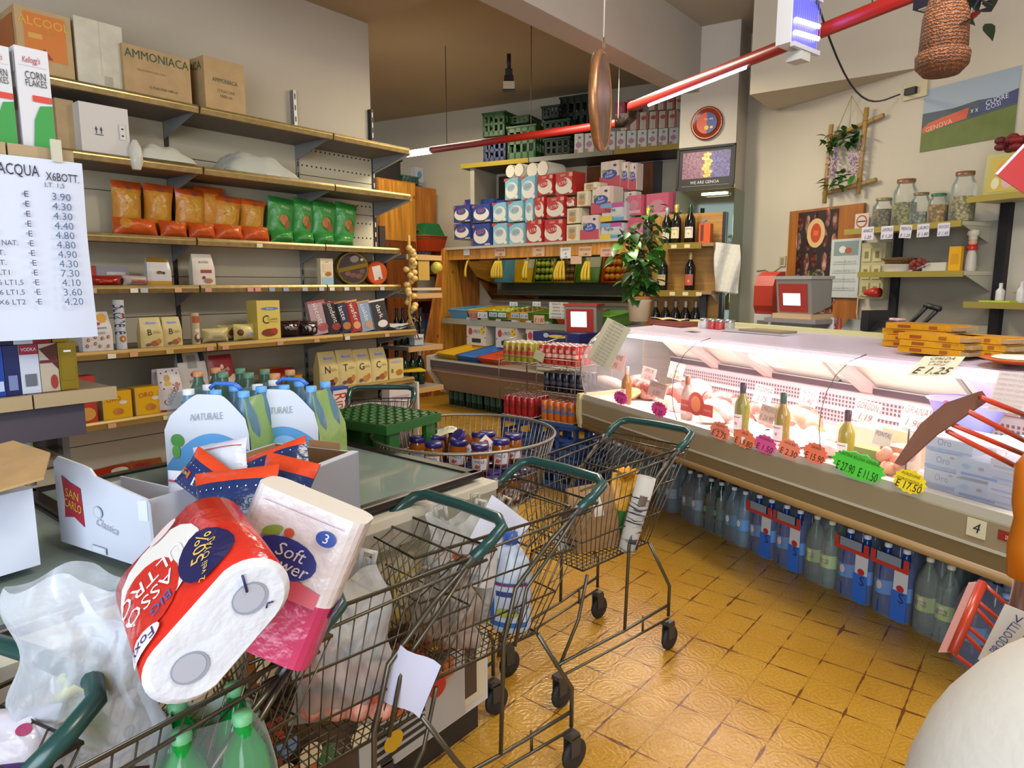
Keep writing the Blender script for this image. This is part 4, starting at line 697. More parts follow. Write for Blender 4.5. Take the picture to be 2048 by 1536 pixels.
# top shelf: packs and crates
g2 = 'paper packs on the high shelf'
n = 0
for x in range(1147, 1352, 21):
    if 1190 < x < 1215: pass
    yb = 305-(x-1147)*.05; k = 'w'; pk(TS, -.55, x, x+20, yb-38-(x-1147)*.012, yb, k, 'standing in the bottom row of the high shelf', g2, .2)
for x in range(1240, 1352, 19):
    yb = 262-(x-1240)*.06; pk(TS, -.53, x, x+18, yb-36, yb, 'q', 'standing in the middle row of the high shelf', g2, .2)
for x in range(1296, 1352, 18):
    yb = 222-(x-1290)*.05; pk(TS, -.51, x, x+17, yb-27, yb, 'q', 'standing in the top row of the high shelf', g2, .2)
pk(TS, -.5, 1228, 1250, 204, 236, 'p', 'left red-pink pack on the top row behind the red tube', g2, .2); pk(TS, -.5, 1252, 1276, 198, 234, 'p', 'right red-pink pack on the top row behind the red tube', g2, .2)
def crate_at(x0, x1, yt, yb, c, lab, d=.34, w=-.52, rz=0, sl=3):
    s0, zb = TS.px(x0, yb, w); s1, _ = TS.px(x1, yb, w); _, z1 = TS.px((x0+x1)/2, yt, w); zb = 3.002 if abs(zb-3) < .1 else zb; return on(TS, (s0+s1)/2, w+d/2, zb, mk_crate(abs(s1-s0)*.97, d, z1-zb, c, slots=sl), 'plastic_crate', lab, 'crate', None, rz)
crate_at(966, 1012, 276, 319, '23305c', 'navy blue plastic crate at the left end of the high shelf, bottom of its stack')
crate_at(965, 1010, 224, 275, '2c5a22', 'green plastic crate standing on the navy blue crate')
crate_at(1014, 1072, 251, 316, '2f5e2a', 'green plastic crate second from the left on the high shelf', w=-.58)
crate_at(1012, 1058, 232, 250, '2a5422', 'small green crate on top of the second green crate', w=-.4)
crate_at(1088, 1140, 275, 312, '1c2c1e', 'black-green crate at the bottom of the dark stack on the high shelf')
crate_at(1086, 1140, 240, 274, '1d3a26', 'dark green crate in the middle of the dark stack on the high shelf')
crate_at(1083, 1118, 211, 239, '1f3228', 'dark crate at the top left of the dark stack')
crate_at(1119, 1178, 191, 270, '16241e', 'blackish crate at the top of the dark stack near the hanging copper disc', w=-.4)
# ================================================================ CHILLED COUNTER
S0, S1 = -1.72, 1.6
m_lip = mat('b5b2a2', .4); m_lip2 = mat('8e8268', .42); m_lip3 = mat('6e6144', .45); m_bum = mat('94784c', .4); m_in = mat('c4b8b0', .4); m_st = mat('b4b0b0', .3, metal=.6)
cc = empty('deli_counter', 'long refrigerated serving counter with curved glass front and lit interior', 'counter', CA.M())
def k_(name, mb, lab=None): o = mb.build(name, cc); (tag(o, lab) if lab else None); return o
mb = MB()
mb.ext([(.0, .735), (.05, .735), (.05, .70), (-.0, .70)], S0, S1, m_lip, 'x')
mb.ext([(.0, .70), (.05, .70), (.05, .60), (-.012, .60), (-.012, .698)], S0, S1, m_lip2, 'x')
mb.ext([(-.012, .60), (.05, .60), (.05, .53), (-.005, .53)], S0, S1, m_lip3, 'x'); mb.box(S0, S1, -.016, -.01, .595, .605, m_lip); k_('front_panel', mb)
mb = MB(); mb.tube([(S0, .012, .515), (S1, .012, .515)], .026, m_bum, 8); k_('bumper', mb)
mb = MB(); mb.ext([(.0, .53), (.05, .5), (.3, .44), (.72, .40), (.72, 0.0), (.95, 0.0), (.95, .53)], S0+.03, S1, mat('3a342c', .6), 'x'); k_('base', mb)
mb = MB(); mb.ext([(-.03, .74), (-.04, .6), (-.02, .5), (.1, .47), (1.0, .47), (1.0, 1.0), (.9, .76), (.1, .74)], S0-.035, S0, mat('c4b98c', .4), 'x'); k_('end_cap', mb)
mb = MB(); mb.ext([(.05, .53), (.05, .72), (.78, .72), (.95, .80), (.95, .53)], S0, S1, m_in, 'x'); k_('deck', mb)
# rear wall: perforated grille, dark slot
mb = MB(); mb.box(S0, S1, .76, .78, .72, .93, mat('b8aaa8', .4))
for r in range(7):
    z = .745+r*.022
    if r == 3: mb.box(S0, S1, .752, .76, z-.004, z+.012, mat('e8e4e4', .3)); continue
    for k in range(150): x = S0+.02+k*(S1-S0-.04)/150; mb.add([(x, .7585, z), (x+.012, .7585, z), (x+.012, .7585, z+.014), (x, .7585, z+.014)], [(0, 1, 2, 3)], K('6a4a50'))
k_('air_grille', mb)
mb = MB(); mb.box(S0, S1, .74, .79, .93, .96, mat('3a1c28', .5)); mb.box(S0, S1, .735, .745, .962, .968, m_st); k_('air_slot', mb)
m_pnl = mat('f2ead8', .35)
for a in (-1.69, -1.0, -.28, .44, 1.16):
    b = min(a+.69, S1); mb = MB(); mb.ext([(.78, .965), (.56, 1.14), (.58, 1.15), (.80, .975)], a, b, m_pnl, 'x'); k_('rear_door', mb)
for a in (-1.25, -.78, -.1, .6, 1.3):
    mb = MB(); mb.ext([(.76, .92), (.36, 1.17), (.42, 1.18), (.80, .95)], a-.035, a+.035, mat('d8b8b0', .4), 'x'); k_('bracket', mb)
mb = MB(); mb.ext([(.22, 1.185), (.24, 1.165), (.60, 1.15), (.92, 1.19), (.92, 1.215), (.60, 1.205)], S0+.05, S1, mat('b9aec4', .35), 'x'); mb.box(S0+.05, S1, .86, .93, 1.2, 1.235, mat('c8c48e', .5)); k_('canopy', mb)
mb = MB(); mb.box(S0+.1, S1, .28, .40, 1.13, 1.15, mat('f8f0fc', .4, emit=5)); k_('lamp_tube', mb, 'glowing white strip lamp inside the counter')
# glass fronts, curved
m_gl = mat('eef2f4', .02, alpha=.035, kind='clear'); arc = [(.02, .735), (-.005, .80), (-.02, .88), (-.015, .96), (.01, 1.04), (.06, 1.11), (.14, 1.165), (.24, 1.19)]
for a, b in ((S0, -.73), (-.725, .265), (.27, 1.27), (1.275, S1)):
    mb = MB(); vs = [(x, y, z) for y, z in arc for x in (a, b)]; mb.add(vs, [(2*i, 2*i+1, 2*i+3, 2*i+2) for i in range(len(arc)-1)], m_gl, True); mb.tube([(b, y-.002, z) for y, z in arc], .0025, mat('5a5048', .3), 4); k_('glass_front', mb)
mb = MB(); pts = arc+[(.92, 1.19), (.92, .74)]; mb.add([(S0-.005, y, z) for y, z in pts], [tuple(range(len(pts)))], mat('eef2f4', .02, alpha=.10, kind='clear')); mb.tube([(S0-.005, y, z) for y, z in arc], .006, mat('a09c90', .2, metal=.6), 5); k_('side_glass', mb)
area('deli_counter_lamp', tuple(CA.P(-.05, .33, 1.12)), (0, 0, R(-65)), 3.2, .12, 21, (1, .82, .82))
# sheets on the glass
def sheet(fr, X, Y, w, W, H, c, name, lab, lines=(), rz=0, tx=0, ry=0, ink='55505a', cat='paper sign', size=.6):
    s, z = fr.px(X, Y, w); W, H = abs(fr.px(X+W/2, Y, w)[0]-fr.px(X-W/2, Y, w)[0])*.92, abs(fr.px(X, Y+H/2, w)[1]-fr.px(X, Y-H/2, w)[1]); mb = MB(); mb.box(-W/2, W/2, 0, .0015, -H/2, H/2, mat(c, .6)); f = wflat(W, H, 0, -H/2); n = max(1, len(lines))
    mb.prints(f, [('t', L, 0, 1-(i+.5)/n, size/n, ink, 0, .86, .25) for i, L in enumerate(lines) if L])
    return on(fr, s, w, z, mb, name, lab, cat, None, rz, Matrix.Rotation(R(tx), 4, 'X') @ Matrix.Rotation(R(ry), 4, 'Y'))
sheet(CA, 1216, 687, -.035, 58, 92, 'b4b09c', 'paper_sheet', 'large printed sheet taped on the left end of the curved glass', ['ELENCO PREZZI']+['formaggi e salumi misti']*12, tx=-24, ry=12, ink='7c7868')
sheet(CA, 2022, 785, -.03, 80, 84, 'cfc0bc', 'paper_sheet', 'pale printed sheet taped on the glass at the right edge', ['prodotti freschi di giornata']*8, tx=-20, ink='b0a0a4')
for X, Y, w, W, H, c, L, nm in [(1230, 722, .12, 42, 32, 'd8b0a8', ['SALAME', '1.95'], 'pink card above the white salami at the left end'), (1297, 748, .3, 30, 26, 'd8b8b0', ['SPECK', '2.10'], 'tilted pink card right of the white salami'), (1352, 742, .38, 33, 33, 'b0a08c', ['CRUDO S.', 'DAN', 'E 29.90'], 'grey-beige card reading 29.90'), (1314, 779, .15, 38, 30, 'a88a80', ['COTTO', '6.50'], 'greyish card reading 6.50 leaning at the left'),
                                (1526, 789, .35, 40, 36, 'd8ccc8', ['TOMA', '1.75'], 'white card between the two green wine bottles'), (1535, 828, .22, 34, 34, 'ae9c8c', ['S.MARZANO', 'E 26.90'], 'beige card reading 26.90'), (1617, 793, .4, 40, 38, 'dcc0bc', ['ASIAGO', '1.40'], 'pink square card in front of the grille'), (1732, 824, .35, 56, 44, 'd8a8a0', ['GORGON', '1.19'], 'larger rose card over the cheese block'), (1829, 835, .4, 58, 52, 'dcb4ac', ['GRANA', '1.90'], 'rose card in front of the pale cheese wedge'), (1765, 877, .2, 40, 30, 'c8c0b4', ['FONTAL', ''], 'small cream card before the cheese block')]:
    sheet(CA, X, Y, w, W, H, c, 'price_card', nm, L, tx=-12, ry=4, ink='6a5048')
def burst(X, Y, W, H, c, lines, nm, ink='3a2a18'):
    s, z = CA.px(X, Y, .0); W, H = abs(CA.px(X+W/2, Y, 0)[0]-CA.px(X-W/2, Y, 0)[0]), abs(CA.px(X, Y+H/2, 0)[1]-CA.px(X, Y-H/2, 0)[1]); mb = MB(); n = 28; vs = []
    for y in (0, .002): vs += [(W/2*math.cos(6.2832*i/n)*(1+.07*(-1)**i), y, H/2*math.sin(6.2832*i/n)*(1+.07*(-1)**i)) for i in range(n)]
    mb.add(vs, [tuple(range(n)), tuple(range(2*n-1, n-1, -1))]+[(i, (i+1) % n, (i+1) % n+n, i+n) for i in range(n)], mat(c, .5))
    N = len(lines); f = wflat(W, H, 0, -H/2); mb.prints(f, [('t', L, 0, .78-.5*i/max(1, N-1), .34 if i == N-1 else .12, ink, 0, .8, .2) for i, L in enumerate(lines)])
    return on(CA, s, -.012, z, mb, 'price_tag', nm, 'price tag', None, 0, Matrix.Rotation(R(-8), 4, 'X') @ Matrix.Rotation(R(4), 4, 'Y'))
for a in [(1244, 795, 27, 25, 'e0489a', ['BRESAOLA', 'E 35'], 'pink scalloped price tag at the far left of the counter glass'), (1321, 818, 31, 29, 'e84a98', ['TREVALLI', 'E 25'], 'round pink scalloped tag left of the red ham sign'), (1443, 861, 40, 34, 'f0886c', ['RICOTTA', 'GALLURA', 'E 2.75'], 'salmon tag reading 2.75'), (1492, 877, 44, 36, 'f08058', ['SPECK', 'E 19.80'], 'orange tag reading 19.80 below the green wine bottle'), (1534, 888, 44, 36, 'd85490', ['MOZZARELLA', 'E 1.50'], 'dark pink tag reading 1.50'), (1582, 897, 44, 36, 'f0886c', ['UOVA BIO', 'E 2.30'], 'salmon tag reading UOVA BIO'), (1634, 906, 48, 40, 'f07c5c', ['GRANA', 'E 15.90'], 'salmon tag reading 15.90, left of the green tag')]: burst(*a)
burst(1719, 931, 106, 52, '52cc40', ['FONTINA REGINA GENERAL', 'E 27.90  E 11.50'], 'large bright green scalloped tag reading 27.90', '1a2a18'); burst(1823, 962, 66, 46, 'f0d82c', ['PORZIONE', 'GORGONZOLA', 'E 17.50'], 'yellow scalloped tag reading 17.50', '2a2410')
# red ham sign
s, z = CA.px(1392, 815, .03); mb = MB(); mb.box(-.13, .13, 0, .004, -.035, .03, mat('b83220', .5)); mb.add([(.065*math.cos(6.28*i/20), -.001, .02+.065*math.sin(6.28*i/20)) for i in range(20)], [tuple(range(20))], K('b83220')); mb.add([(.04*math.cos(6.28*i/20), -.003, .02+.045*math.sin(6.28*i/20)) for i in range(20)], [tuple(range(20))], K('d87a3c')); mb.prints(wflat(.26, .065, 0, -.035), [('t', 'PARMA', -.36, .5, .2, 'd8a088', 0, .22), ('t', 'ORIGINALE', .36, .5, .2, 'd8a088', 0, .24)])
on(CA, s, .03, z, mb, 'ham_sign', 'red banner sign with a round ham emblem standing in the counter', 'sign')
# wine bottles on the lip
def wine(X, yt, yb, body, cap, lab, nm, w=.09, alpha=1):
    s, z1 = CA.px(X, yt, w); D = dep(CA.P(s, w, .9)); mb = mk_bottle(z1-.722, .036*(z1-.722)/.3+.004, body, cap, lab, '8a7a5a', 18, alpha); return on(CA, s, w, .722, mb, 'wine_bottle', nm, 'bottle')
wine(1254, 733, 800, '8a5a14', 'c0a090', 'cfc4b8', 'amber wine bottle with cream capsule at the far left inside the counter'); wine(1376, 751, 830, 'c8b8a8', '9a5a3c', 'd8ccc4', 'clear bottle with brown capsule behind the red ham sign', .12, .55); wine(1487, 764, 858, '6a6a10', '2a1a28', 'c8c0bc', 'olive green wine bottle with black capsule, left of the pair'); wine(1568, 784, 885, '7a6414', '1c3a24', 'c4bcb8', 'green-amber wine bottle with dark green capsule'); wine(1697, 819, 905, '8a7a14', '3a1420', 'd0c8bc', 'yellow-green wine bottle with purple capsule above the green price tag')
# food
def food(X, Y, w, mb, name, lab, cat, z=.722, rz=0, post=None, grp=None):
    s, _ = CA.px(X, Y, w); return on(CA, s, w, z, mb, name, lab, cat, grp, rz, post)
def ham(L, r, c, cut, seed=0):
    mb = MB(); m = mat(c, .45, kind='meat'); pr = [(.001, 0), (r*.8, .01), (r, L*.3), (r*.95, L*.65), (r*.6, L*.92), (.001, L)]; mb.T = Matrix.Translation((-L/2, 0, r*.85)) @ Matrix.Rotation(R(90), 4, 'Y'); mb.lathe(pr, m, 16, sy=.85); mb.lathe([(r*.8, -.001), (r*.75, -.006), (.001, -.007)], mat(cut, .4, kind='meat'), 16, sy=.85); return mb
food(1222, 755, .35, ham(.34, .05, 'd8ccc4', 'c8a098'), 'salami', 'long whitish netted salami lying at the far left of the counter', 'salami'); food(1290, 745, .55, ham(.25, .06, 'd4c4bc', 'b87a70'), 'salami', 'second pale salami behind, right of the first', 'salami', rz=10)
food(1292, 790, .32, ham(.22, .07, '7a2c24', '9a4038'), 'cured_ham', 'dark cured meat piece left of the 6.50 card', 'ham'); food(1358, 785, .35, ham(.2, .085, '8a4a3c', '6a1c1a'), 'cured_ham', 'round dark red cut ham behind the seam of the glass', 'ham', rz=-70)
food(1400, 775, .5, ham(.3, .09, 'd0a098', 'c8786c'), 'cooked_ham', 'large pale pink ham at the back of the counter', 'ham', rz=-20); food(1450, 785, .45, ham(.28, .07, 'a8483c', '983a30'), 'cured_ham', 'reddish raw ham on a tray in front of the grille', 'ham', rz=8)
food(1440, 815, .25, ham(.2, .07, 'e4d4d0', 'dcc0b8'), 'cooked_ham', 'white wrapped ham behind the salmon tag', 'ham'); food(1540, 812, .5, ham(.24, .06, 'b8604c', 'a04a3c'), 'cured_ham', 'rosy ham right of the first green bottle', 'ham', rz=20); food(1608, 822, .42, ham(.26, .08, 'c88468', 'b8604c'), 'cooked_ham', 'pink ham with orange rind below the pink square card', 'ham', rz=-15)
for i, (X, Y, w, c) in enumerate([(1250, 790, .18, 'c89030'), (1268, 770, .45, 'd09a28'), (1330, 806, .2, 'd8a88c'), (1425, 845, .15, 'e0ccc0'), (1590, 850, .3, 'e8d4c8'), (1620, 860, .2, 'e0c4bc'), (1660, 850, .35, 'dcb8ac'), (1512, 850, .28, 'e4d0cc'), (1555, 850, .4, 'd8b0a4'), (1670, 880, .2, 'e4d8cc')]):
    mb = mk_pillow(.14, .12, .07, mat(c, .2, kind='crinkle'), [('e', 0, .5, .25, .2, ['c87830', 'a84030', 'd8c0a0'][i % 3])], None, i)
    food(X, Y, w, mb, 'wrapped_food', 'small wrapped food packet, %s' % ['amber at the far left', 'yellow behind the amber bottle', 'peach near the pink tag', 'cream under the ham sign', 'pale by the second bottle', 'rosy near the 15.90 tag', 'pink left of the yellow-green bottle', 'white between two green bottles', 'rose at the back in the middle', 'ivory beside the yellow-green bottle'][i], 'food packet', .735, 20*i, Matrix.Rotation(R(-65), 4, 'X'))
for i, (X, Y, w) in enumerate([(1472, 800, .5), (1500, 850, .18), (1590, 838, .5), (1640, 870, .3), (1380, 820, .3), (1540, 862, .1)]):
    mb = MB(); mb.box(-.11, .11, -.08, .08, 0, .03, mat('dcd8d8', .3)); mb.grid(lambda u, v, e: (u*.2, (v-.5)*.14, .032+.012*math.sin(9*u+i)*math.sin(8*v)), -.5, .5, 0, 1, mat(['c87a70', 'e4d0c8', 'd89a8c'][i % 3], .4, kind='meat'), 8, 8)
    food(X, Y, w, mb, 'meat_tray', '%s white tray of sliced meat in the counter' % ['rear left', 'front left', 'rear middle', 'front right', 'far left', 'lowest middle'][i], 'tray', .722, 5*i)
def wedge(w, d, h, c, rind):
    mb = MB(); mb.prism([(-w/2, -d/2), (w/2, -d/2), (w/2, d/2), (-w/2*.4, d/2)], 0, h, mat(c, .5)); mb.box(w/2, w/2+.006, -d/2, d/2, 0, h, rind); return mb
food(1745, 865, .42, wedge(.26, .16, .12, 'e0c4a8', 'b89878'), 'cheese_block', 'big pale cheese block under the rose card', 'cheese'); food(1838, 885, .42, wedge(.24, .16, .14, 'd8c498', 'c0a468'), 'cheese_wedge', 'pale yellow cheese wedge left of the blue colander', 'cheese'); food(1800, 898, .25, wedge(.11, .1, .1, 'b88a68', 'd8b890'), 'cheese_wedge', 'brown-rinded cheese piece in front of the pale wedge', 'cheese')
food(1735, 893, .2, MB().box(-.07, .07, -.03, .03, 0, .07, mat('7a8a4a', .3)).box(-.06, .0, -.031, -.03, .02, .05, 'a04a3c'), 'green_carton', 'low green carton behind the large green price tag', 'carton')
for i, (X, Y) in enumerate([(1775, 903), (1793, 908), (1772, 922), (1792, 930), (1800, 936), (1818, 930), (1780, 940), (1764, 912)]):
    mb = MB(); mb.sphere((0, 0, .028), .024, mat('d89070', .35), 12, 8, 1.15); food(X, Y, .12+.05*(i % 2), mb, 'egg', 'pinkish-brown egg in the heap between the green and yellow tags', 'egg', .722+.03*(i % 3), grp='eggs in the counter')
# butter / dessert boxes at the right end
for i, (X, zb, w, lab) in enumerate([(1893, .722, .14, 'bottom of the left stack'), (1893, .792, .14, 'middle of the left stack'), (1893, .862, .14, 'top of the left stack'), (1962, .722, .1, 'bottom of the right stack'), (1962, .80, .1, 'top of the right stack')]):
    mb = mk_carton(.17, .066, .16, mat('c0ccd4', .35), [('t', 'Oro', -.1, .55, .4, '4a6a78', 0, .3), ('r', -.5, 0, .5, .2, '7a9cc8'), ('e', .1, .82, .05, .06, 'a8564a')] if i < 3 else [('e', 0, .6, .06, .1, 'a8564a'), ('r', -.4, .1, .4, .25, '3a78c8'), ('e', -.3, .6, .1, .15, '8ab0c8')])
    s, _ = CA.px(X, 930, w); on(CA, s, w+.08, zb, mb, 'dessert_box', 'pale blue-white dairy carton, '+lab, 'carton', 'dairy cartons', rz=2)
for i in range(3):
    mb = mk_carton(.15, .055, .16, mat('dcd4c8', .3), [('r', -.5, 0, -.2, 1, 'd87a4c'), ('e', .0, .5, .14, .35, '5a78b8'), ('t', 'lat', .3, .5, .3, '6a6a90', 0, .3)]); s, _ = CA.px(1950, 925, .3); on(CA, s+.02, .34, .722+.056*i, mb, 'dairy_carton', 'orange and white carton, %s of the stack behind the pale blue ones' % ['bottom', 'middle', 'top'][i], 'carton')
for i, (X, w) in enumerate([(2016, .42), (2034, .34), (2050, .48)]):
    mb = MB(); mb.lathe([(.038, 0), (.042, .01), (.042, .12), (.024, .155), (.022, .165)], mat('e0dcd8', .35), 14); mb.lathe([(.025, .165), (.025, .19), (.001, .192)], mat('5a9ad0', .4), 14); s, _ = CA.px(X, 900, w); on(CA, s, w, .722, mb, 'milk_bottle', 'white milk bottle with light blue cap, %s at the right end of the counter' % ['left one', 'front one', 'right one'][i], 'bottle')
for i in range(4):
    mb = mk_carton(.12, .04, .14, mat(['cdd0dc', 'd8d4e0', 'c0c8d8', 'd8d0c8'][i], .3), [('r', -.4, .3, .2, .5, 'a0a4c0')]); s, _ = CA.px(2012, 985, .1); on(CA, s, .17, .722+.042*i, mb, 'flat_packet', 'flat white packet, %s of the pile at the right edge of the counter' % ['bottom', 'second', 'third', 'top'][i], 'packet')
# acrylic cover, tub and colander
mb = MB(); m_ac = mat('dfe6ee', .05, alpha=.12, kind='clear'); mb.box(-.22, .22, 0, .003, 0, .2, m_ac); mb.box(-.22, .22, 0, .22, .2, .206, mat('ece6ec', .1, alpha=.5)); mb.box(-.22, -.215, 0, .004, 0, .21, '5a5058'); mb.box(.2, .204, 0, .004, 0, .21, '5a4a60')
s, _ = CA.px(1925, 930, .08); on(CA, s, .085, .725, mb, 'acrylic_cover', 'clear acrylic display box over the dairy cartons', 'display box')
mb = MB(); mb.lathe([(.07, 0), (.09, .01), (.14, .13), (.15, .135), (.135, .125), (.085, .02), (.001, .015)], mat('8684d8', .3), 24, sx=1.05); 
for k in range(10): mb.sphere((.09*math.cos(k*.8), .08*math.sin(k*.8), .1+.006*(k % 3)), .014, mat('5c1c34', .3), 8, 6)
s, _ = CA.px(1932, 850, .5); on(CA, s, .5, .88, mb, 'colander', 'lilac blue plastic bowl with dark olives at the right of the counter', 'bowl')
mb = MB(); mb.box(-.17, .17, -.1, .1, 0, .14, mat('a8b4b0', .3, alpha=.7)); mb.box(-.18, .18, -.11, .11, .14, .155, mat('a4bcb8', .2, alpha=.8)); on(CA, s-.0, .46, .724, mb, 'plastic_tub', 'translucent grey-green lidded tub under the lilac bowl', 'tub')
# ---- things on the canopy
ZC = 1.206
def top(X, Y, w, mb, name, lab, cat, rz=0, z=ZC, post=None, grp=None): s, _ = CA.px(X, Y, w); return on(CA, s, w, z, mb, name, lab, cat, grp, rz, post)
for i, (X, c) in enumerate([(1409, 'c8c4c4'), (1425, 'b8443c'), (1441, 'b8443c'), (1460, 'a8a49c')]):
    mb = MB(); mb.lathe([(.028, 0), (.03, .005), (.03, .045), (.027, .05)], mat(c, .3), 14); mb.lathe([(.03, .05), (.03, .065), (.001, .067)], mat('a8a4a4', .3, metal=.7), 14); top(X, 640, .62, mb, 'small_jar', 'small lidded jar on the counter top, %s' % ['leftmost with white label', 'left one with red label', 'right one with red label', 'rightmost with grey label'][i], 'jar')
mb = MB(); mb.box(-.2, .2, -.07, .07, 0, .035, mat('7a3c24', .5, kind='grain')); mb.grid(lambda u, v, e: (u*.34-.03, (v-.5)*.12, .037+.012*abs(math.sin(5*u+3*v))), -.5, .5, 0, 1, mat('c0a488', .6), 8, 5); top(1345, 630, .62, mb, 'wooden_board', 'reddish wooden board with crumpled paper on the counter top', 'board', rz=-4)
mb = MB(); mb.box(-.24, .24, -.1, .1, 0, .006, mat('b8b4bc', .4)); mb.box(-.1, .2, -.09, .06, .006, .02, mat('8a7a64', .6)); mb.box(-.22, .02, -.08, .08, .006, .014, mat('b0aca0', .4)); top(1525, 655, .66, mb, 'magazine', 'magazines in a plastic sleeve lying on the counter top', 'magazine', rz=3)
top(1385, 662, .42, MB().box(-.05, .05, -.03, .03, 0, .002, 'cfc0a8').box(-.03, .03, -.02, .02, .002, .0025, '9a8a78'), 'price_note', 'small cream note lying on the lit counter top', 'paper sign')
mb = MB(); mb.box(-.075, .075, 0, .002, -.07, .07, mat('d2c8ac', .6)); mb.prints(wflat(.15, .14, 0, -.07), [('t', 'CIALDA', 0, .86, .13, '3a3430', 0, .8, .4), ('t', 'DI PANE', 0, .68, .1, '4a443c', 0, .5, .4), ('t', 'x 300 gr', 0, .54, .1, '4a443c', 0, .5, .4), ('t', 'E 1.25', 0, .2, .34, '2c2826', 0, .9, .3)])
s, z = CA.px(1882, 730, .19); on(CA, s, .16, 1.185, mb, 'price_note', 'cream handwritten note reading E 1.25 on the counter edge below the wafer packs', 'paper sign', None, -2, Matrix.Rotation(R(-62), 4, 'X') @ Matrix.Rotation(R(-10), 4, 'Y'))
def wafer(w, d): mb = MB(); mb.box(-w/2, w/2, -d/2, d/2, 0, .026, mat('cc8e1c', .25, kind='crinkle')); mb.prints(wflat(w, .026, -d/2), [('r', -.3, .25, -.1, .75, '9a4414'), ('r', .18, .25, .3, .75, '9a5418')]); mb.box(w/2, w/2+.03, -d/2, d/2, .004, .02, mat('c8a878', .2, alpha=.6)); return mb
for nm, X, w, n, wd, dz in [('left', 1845, .62, 4, .30, 0), ('front', 1880, .42, 3, .27, 0), ('right', 1975, .50, 3, .2, 0)]:
    for i in range(n): top(X+[0, 3, -2, 6][i], 690, w, wafer(wd, .15), 'wafer_pack', 'orange-yellow flat wafer pack, number %s from the bottom of the %s stack on the counter' % (['one', 'two', 'three', 'four'][i], nm), 'packet', rz=[0, 2, -2, 3][i], z=ZC+.028*i)
for i in range(3):
    mb = MB(); mb.lathe([(.035, 0), (.035, .03)], mat(['7a3c2a', '8a4a30', '6a3428'][i], .3), 14); mb.lathe([(.037, .03), (.037, .04), (.001, .041)], mat('b89a90', .3), 14); top(1793, 660, .70, mb, 'round_box', 'small round reddish tin left of the wafer packs, %s of its pile' % ['bottom', 'middle', 'top'][i], 'tin', z=ZC+.042*i)
mb = MB(); mb.lathe([(.08, 0), (.12, .015), (.13, .018), (.11, .02), (.001, .008)], mat('c85a1c', .4), 24); mb.lathe([(.09, .02), (.08, .026), (.001, .03)], mat('d8d4c8', .5), 20); top(2040, 716, .34, mb, 'orange_dish', 'orange dish at the right edge of the counter top', 'dish')
# ---- potted climber
pt = empty('potted_plant', 'leafy green potted climbing plant at the left end of the deli counter', 'plant', CA.M(CA.px(1278, 640, .72)[0], .72, 1.207))
mb = MB(); mb.lathe([(.062, 0), (.075, .0), (.088, .15), (.094, .155), (.09, .17), (.08, .165), (.078, .15), (.001, .148)], mat('bcae90', .5), 20); mb.build('pot', pt)
mb = MB(); mb.lathe([(.084, .171), (.086, .19), (.001, .195)], mat('b06a34', .7), 16); mb.build('soil', pt)
rn = random.Random(7)
def leaf(mb, c, az, el, L, W, m, roll=0):
    M = Matrix.Translation(c) @ Matrix.Rotation(az, 4, 'Z') @ Matrix.Rotation(el, 4, 'Y') @ Matrix.Rotation(roll, 4, 'X')
    pr = [(0, 0, 0), (.15, .38, .0), (.35, .5, -.0), (.6, .36, -.03), (.82, .16, -.08), (1, 0, -.14)]
    vs = []; 
    for u, w, z in pr: vs += [(u*L, -w*W, z*L+w*.15*L), (u*L, 0, z*L), (u*L, w*W, z*L+w*.15*L)]
    T0 = mb.T; mb.T = T0 @ M; mb.add(vs, [q for i in range(5) for q in ((3*i, 3*i+1, 3*i+4, 3*i+3), (3*i+1, 3*i+2, 3*i+5, 3*i+4))], m, True); mb.T = T0
st_ = MB(); lf = MB(); lms = [mat('1f4a16', .35), mat('2c5c1c', .35), mat('18380f', .4), mat('3a6e24', .35)]
for k in range(5):
    a = k*1.25; pts = [(.03*math.cos(a), .03*math.sin(a), .17)]
    for j in range(1, 9): pts.append((.03*math.cos(a)+.1*math.sin(j*.8+a)*min(1, j/4), .03*math.sin(a)+.09*math.cos(j*.7+a)*min(1, j/4), .17+.082*j*(1-.07*k)))
    st_.tube(pts, .005, mat('4a5a24', .6), 5, r1=.002)
    for j in range(1, 9):
        for q in range(4):
            p = Vector(pts[j])+Vector((rn.uniform(-.03, .03), rn.uniform(-.03, .03), rn.uniform(-.05, .05))); az = rn.uniform(0, 6.28); L = rn.uniform(.08, .14)*(1 if j < 7 else .7)
            p2 = p+Vector((math.cos(az)*.05, math.sin(az)*.05, .01)); st_.tube([pts[j], p2], .0018, mat('4a6a28', .6), 3); leaf(lf, p2, az, rn.uniform(.1, .9), L, L*.72, lms[rn.randrange(4)], rn.uniform(-.5, .5))
st_.build('stems', pt); tag(lf.build('foliage', pt), None, None, None, 'stuff')

# ================================================================ BOTTLES ALONG THE FLOOR
def pet(mb, x, y, h, r, body, cap, lab, lab2=None, z0=0, alpha=.3, txt=None, inner=None):
    T0 = mb.T; mb.T = T0 @ Matrix.Translation((x, y, z0)); B = mat(body, .08, alpha=alpha)
    mb.lathe([(r*.8, 0), (r, h*.03), (r, h*.2), (r*.93, h*.25), (r, h*.3), (r, h*.6), (r*.96, h*.66), (r*.75, h*.78), (r*.34, h*.9), (r*.32, h*.95)], B, 12)
    mb.lathe([(r*.37, h*.945), (r*.37, h*.995), (.001, h)], mat(cap, .5), 10)
    f = lambda u, v, e: ((r*1.01+e)*math.sin(u*3), -(r*1.01+e)*math.cos(u*3), v*h); f.asp = 6*r/h
    P = [('r', -.5, .3, .5, .5, lab), ('e', 0, .42, .1, .06, lab2 or 'e8e4e0')]+([('t', txt, 0, .4, .07, '4a5048', 0, .36)] if txt else [])
    mb.prints(f, P); mb.T = T0
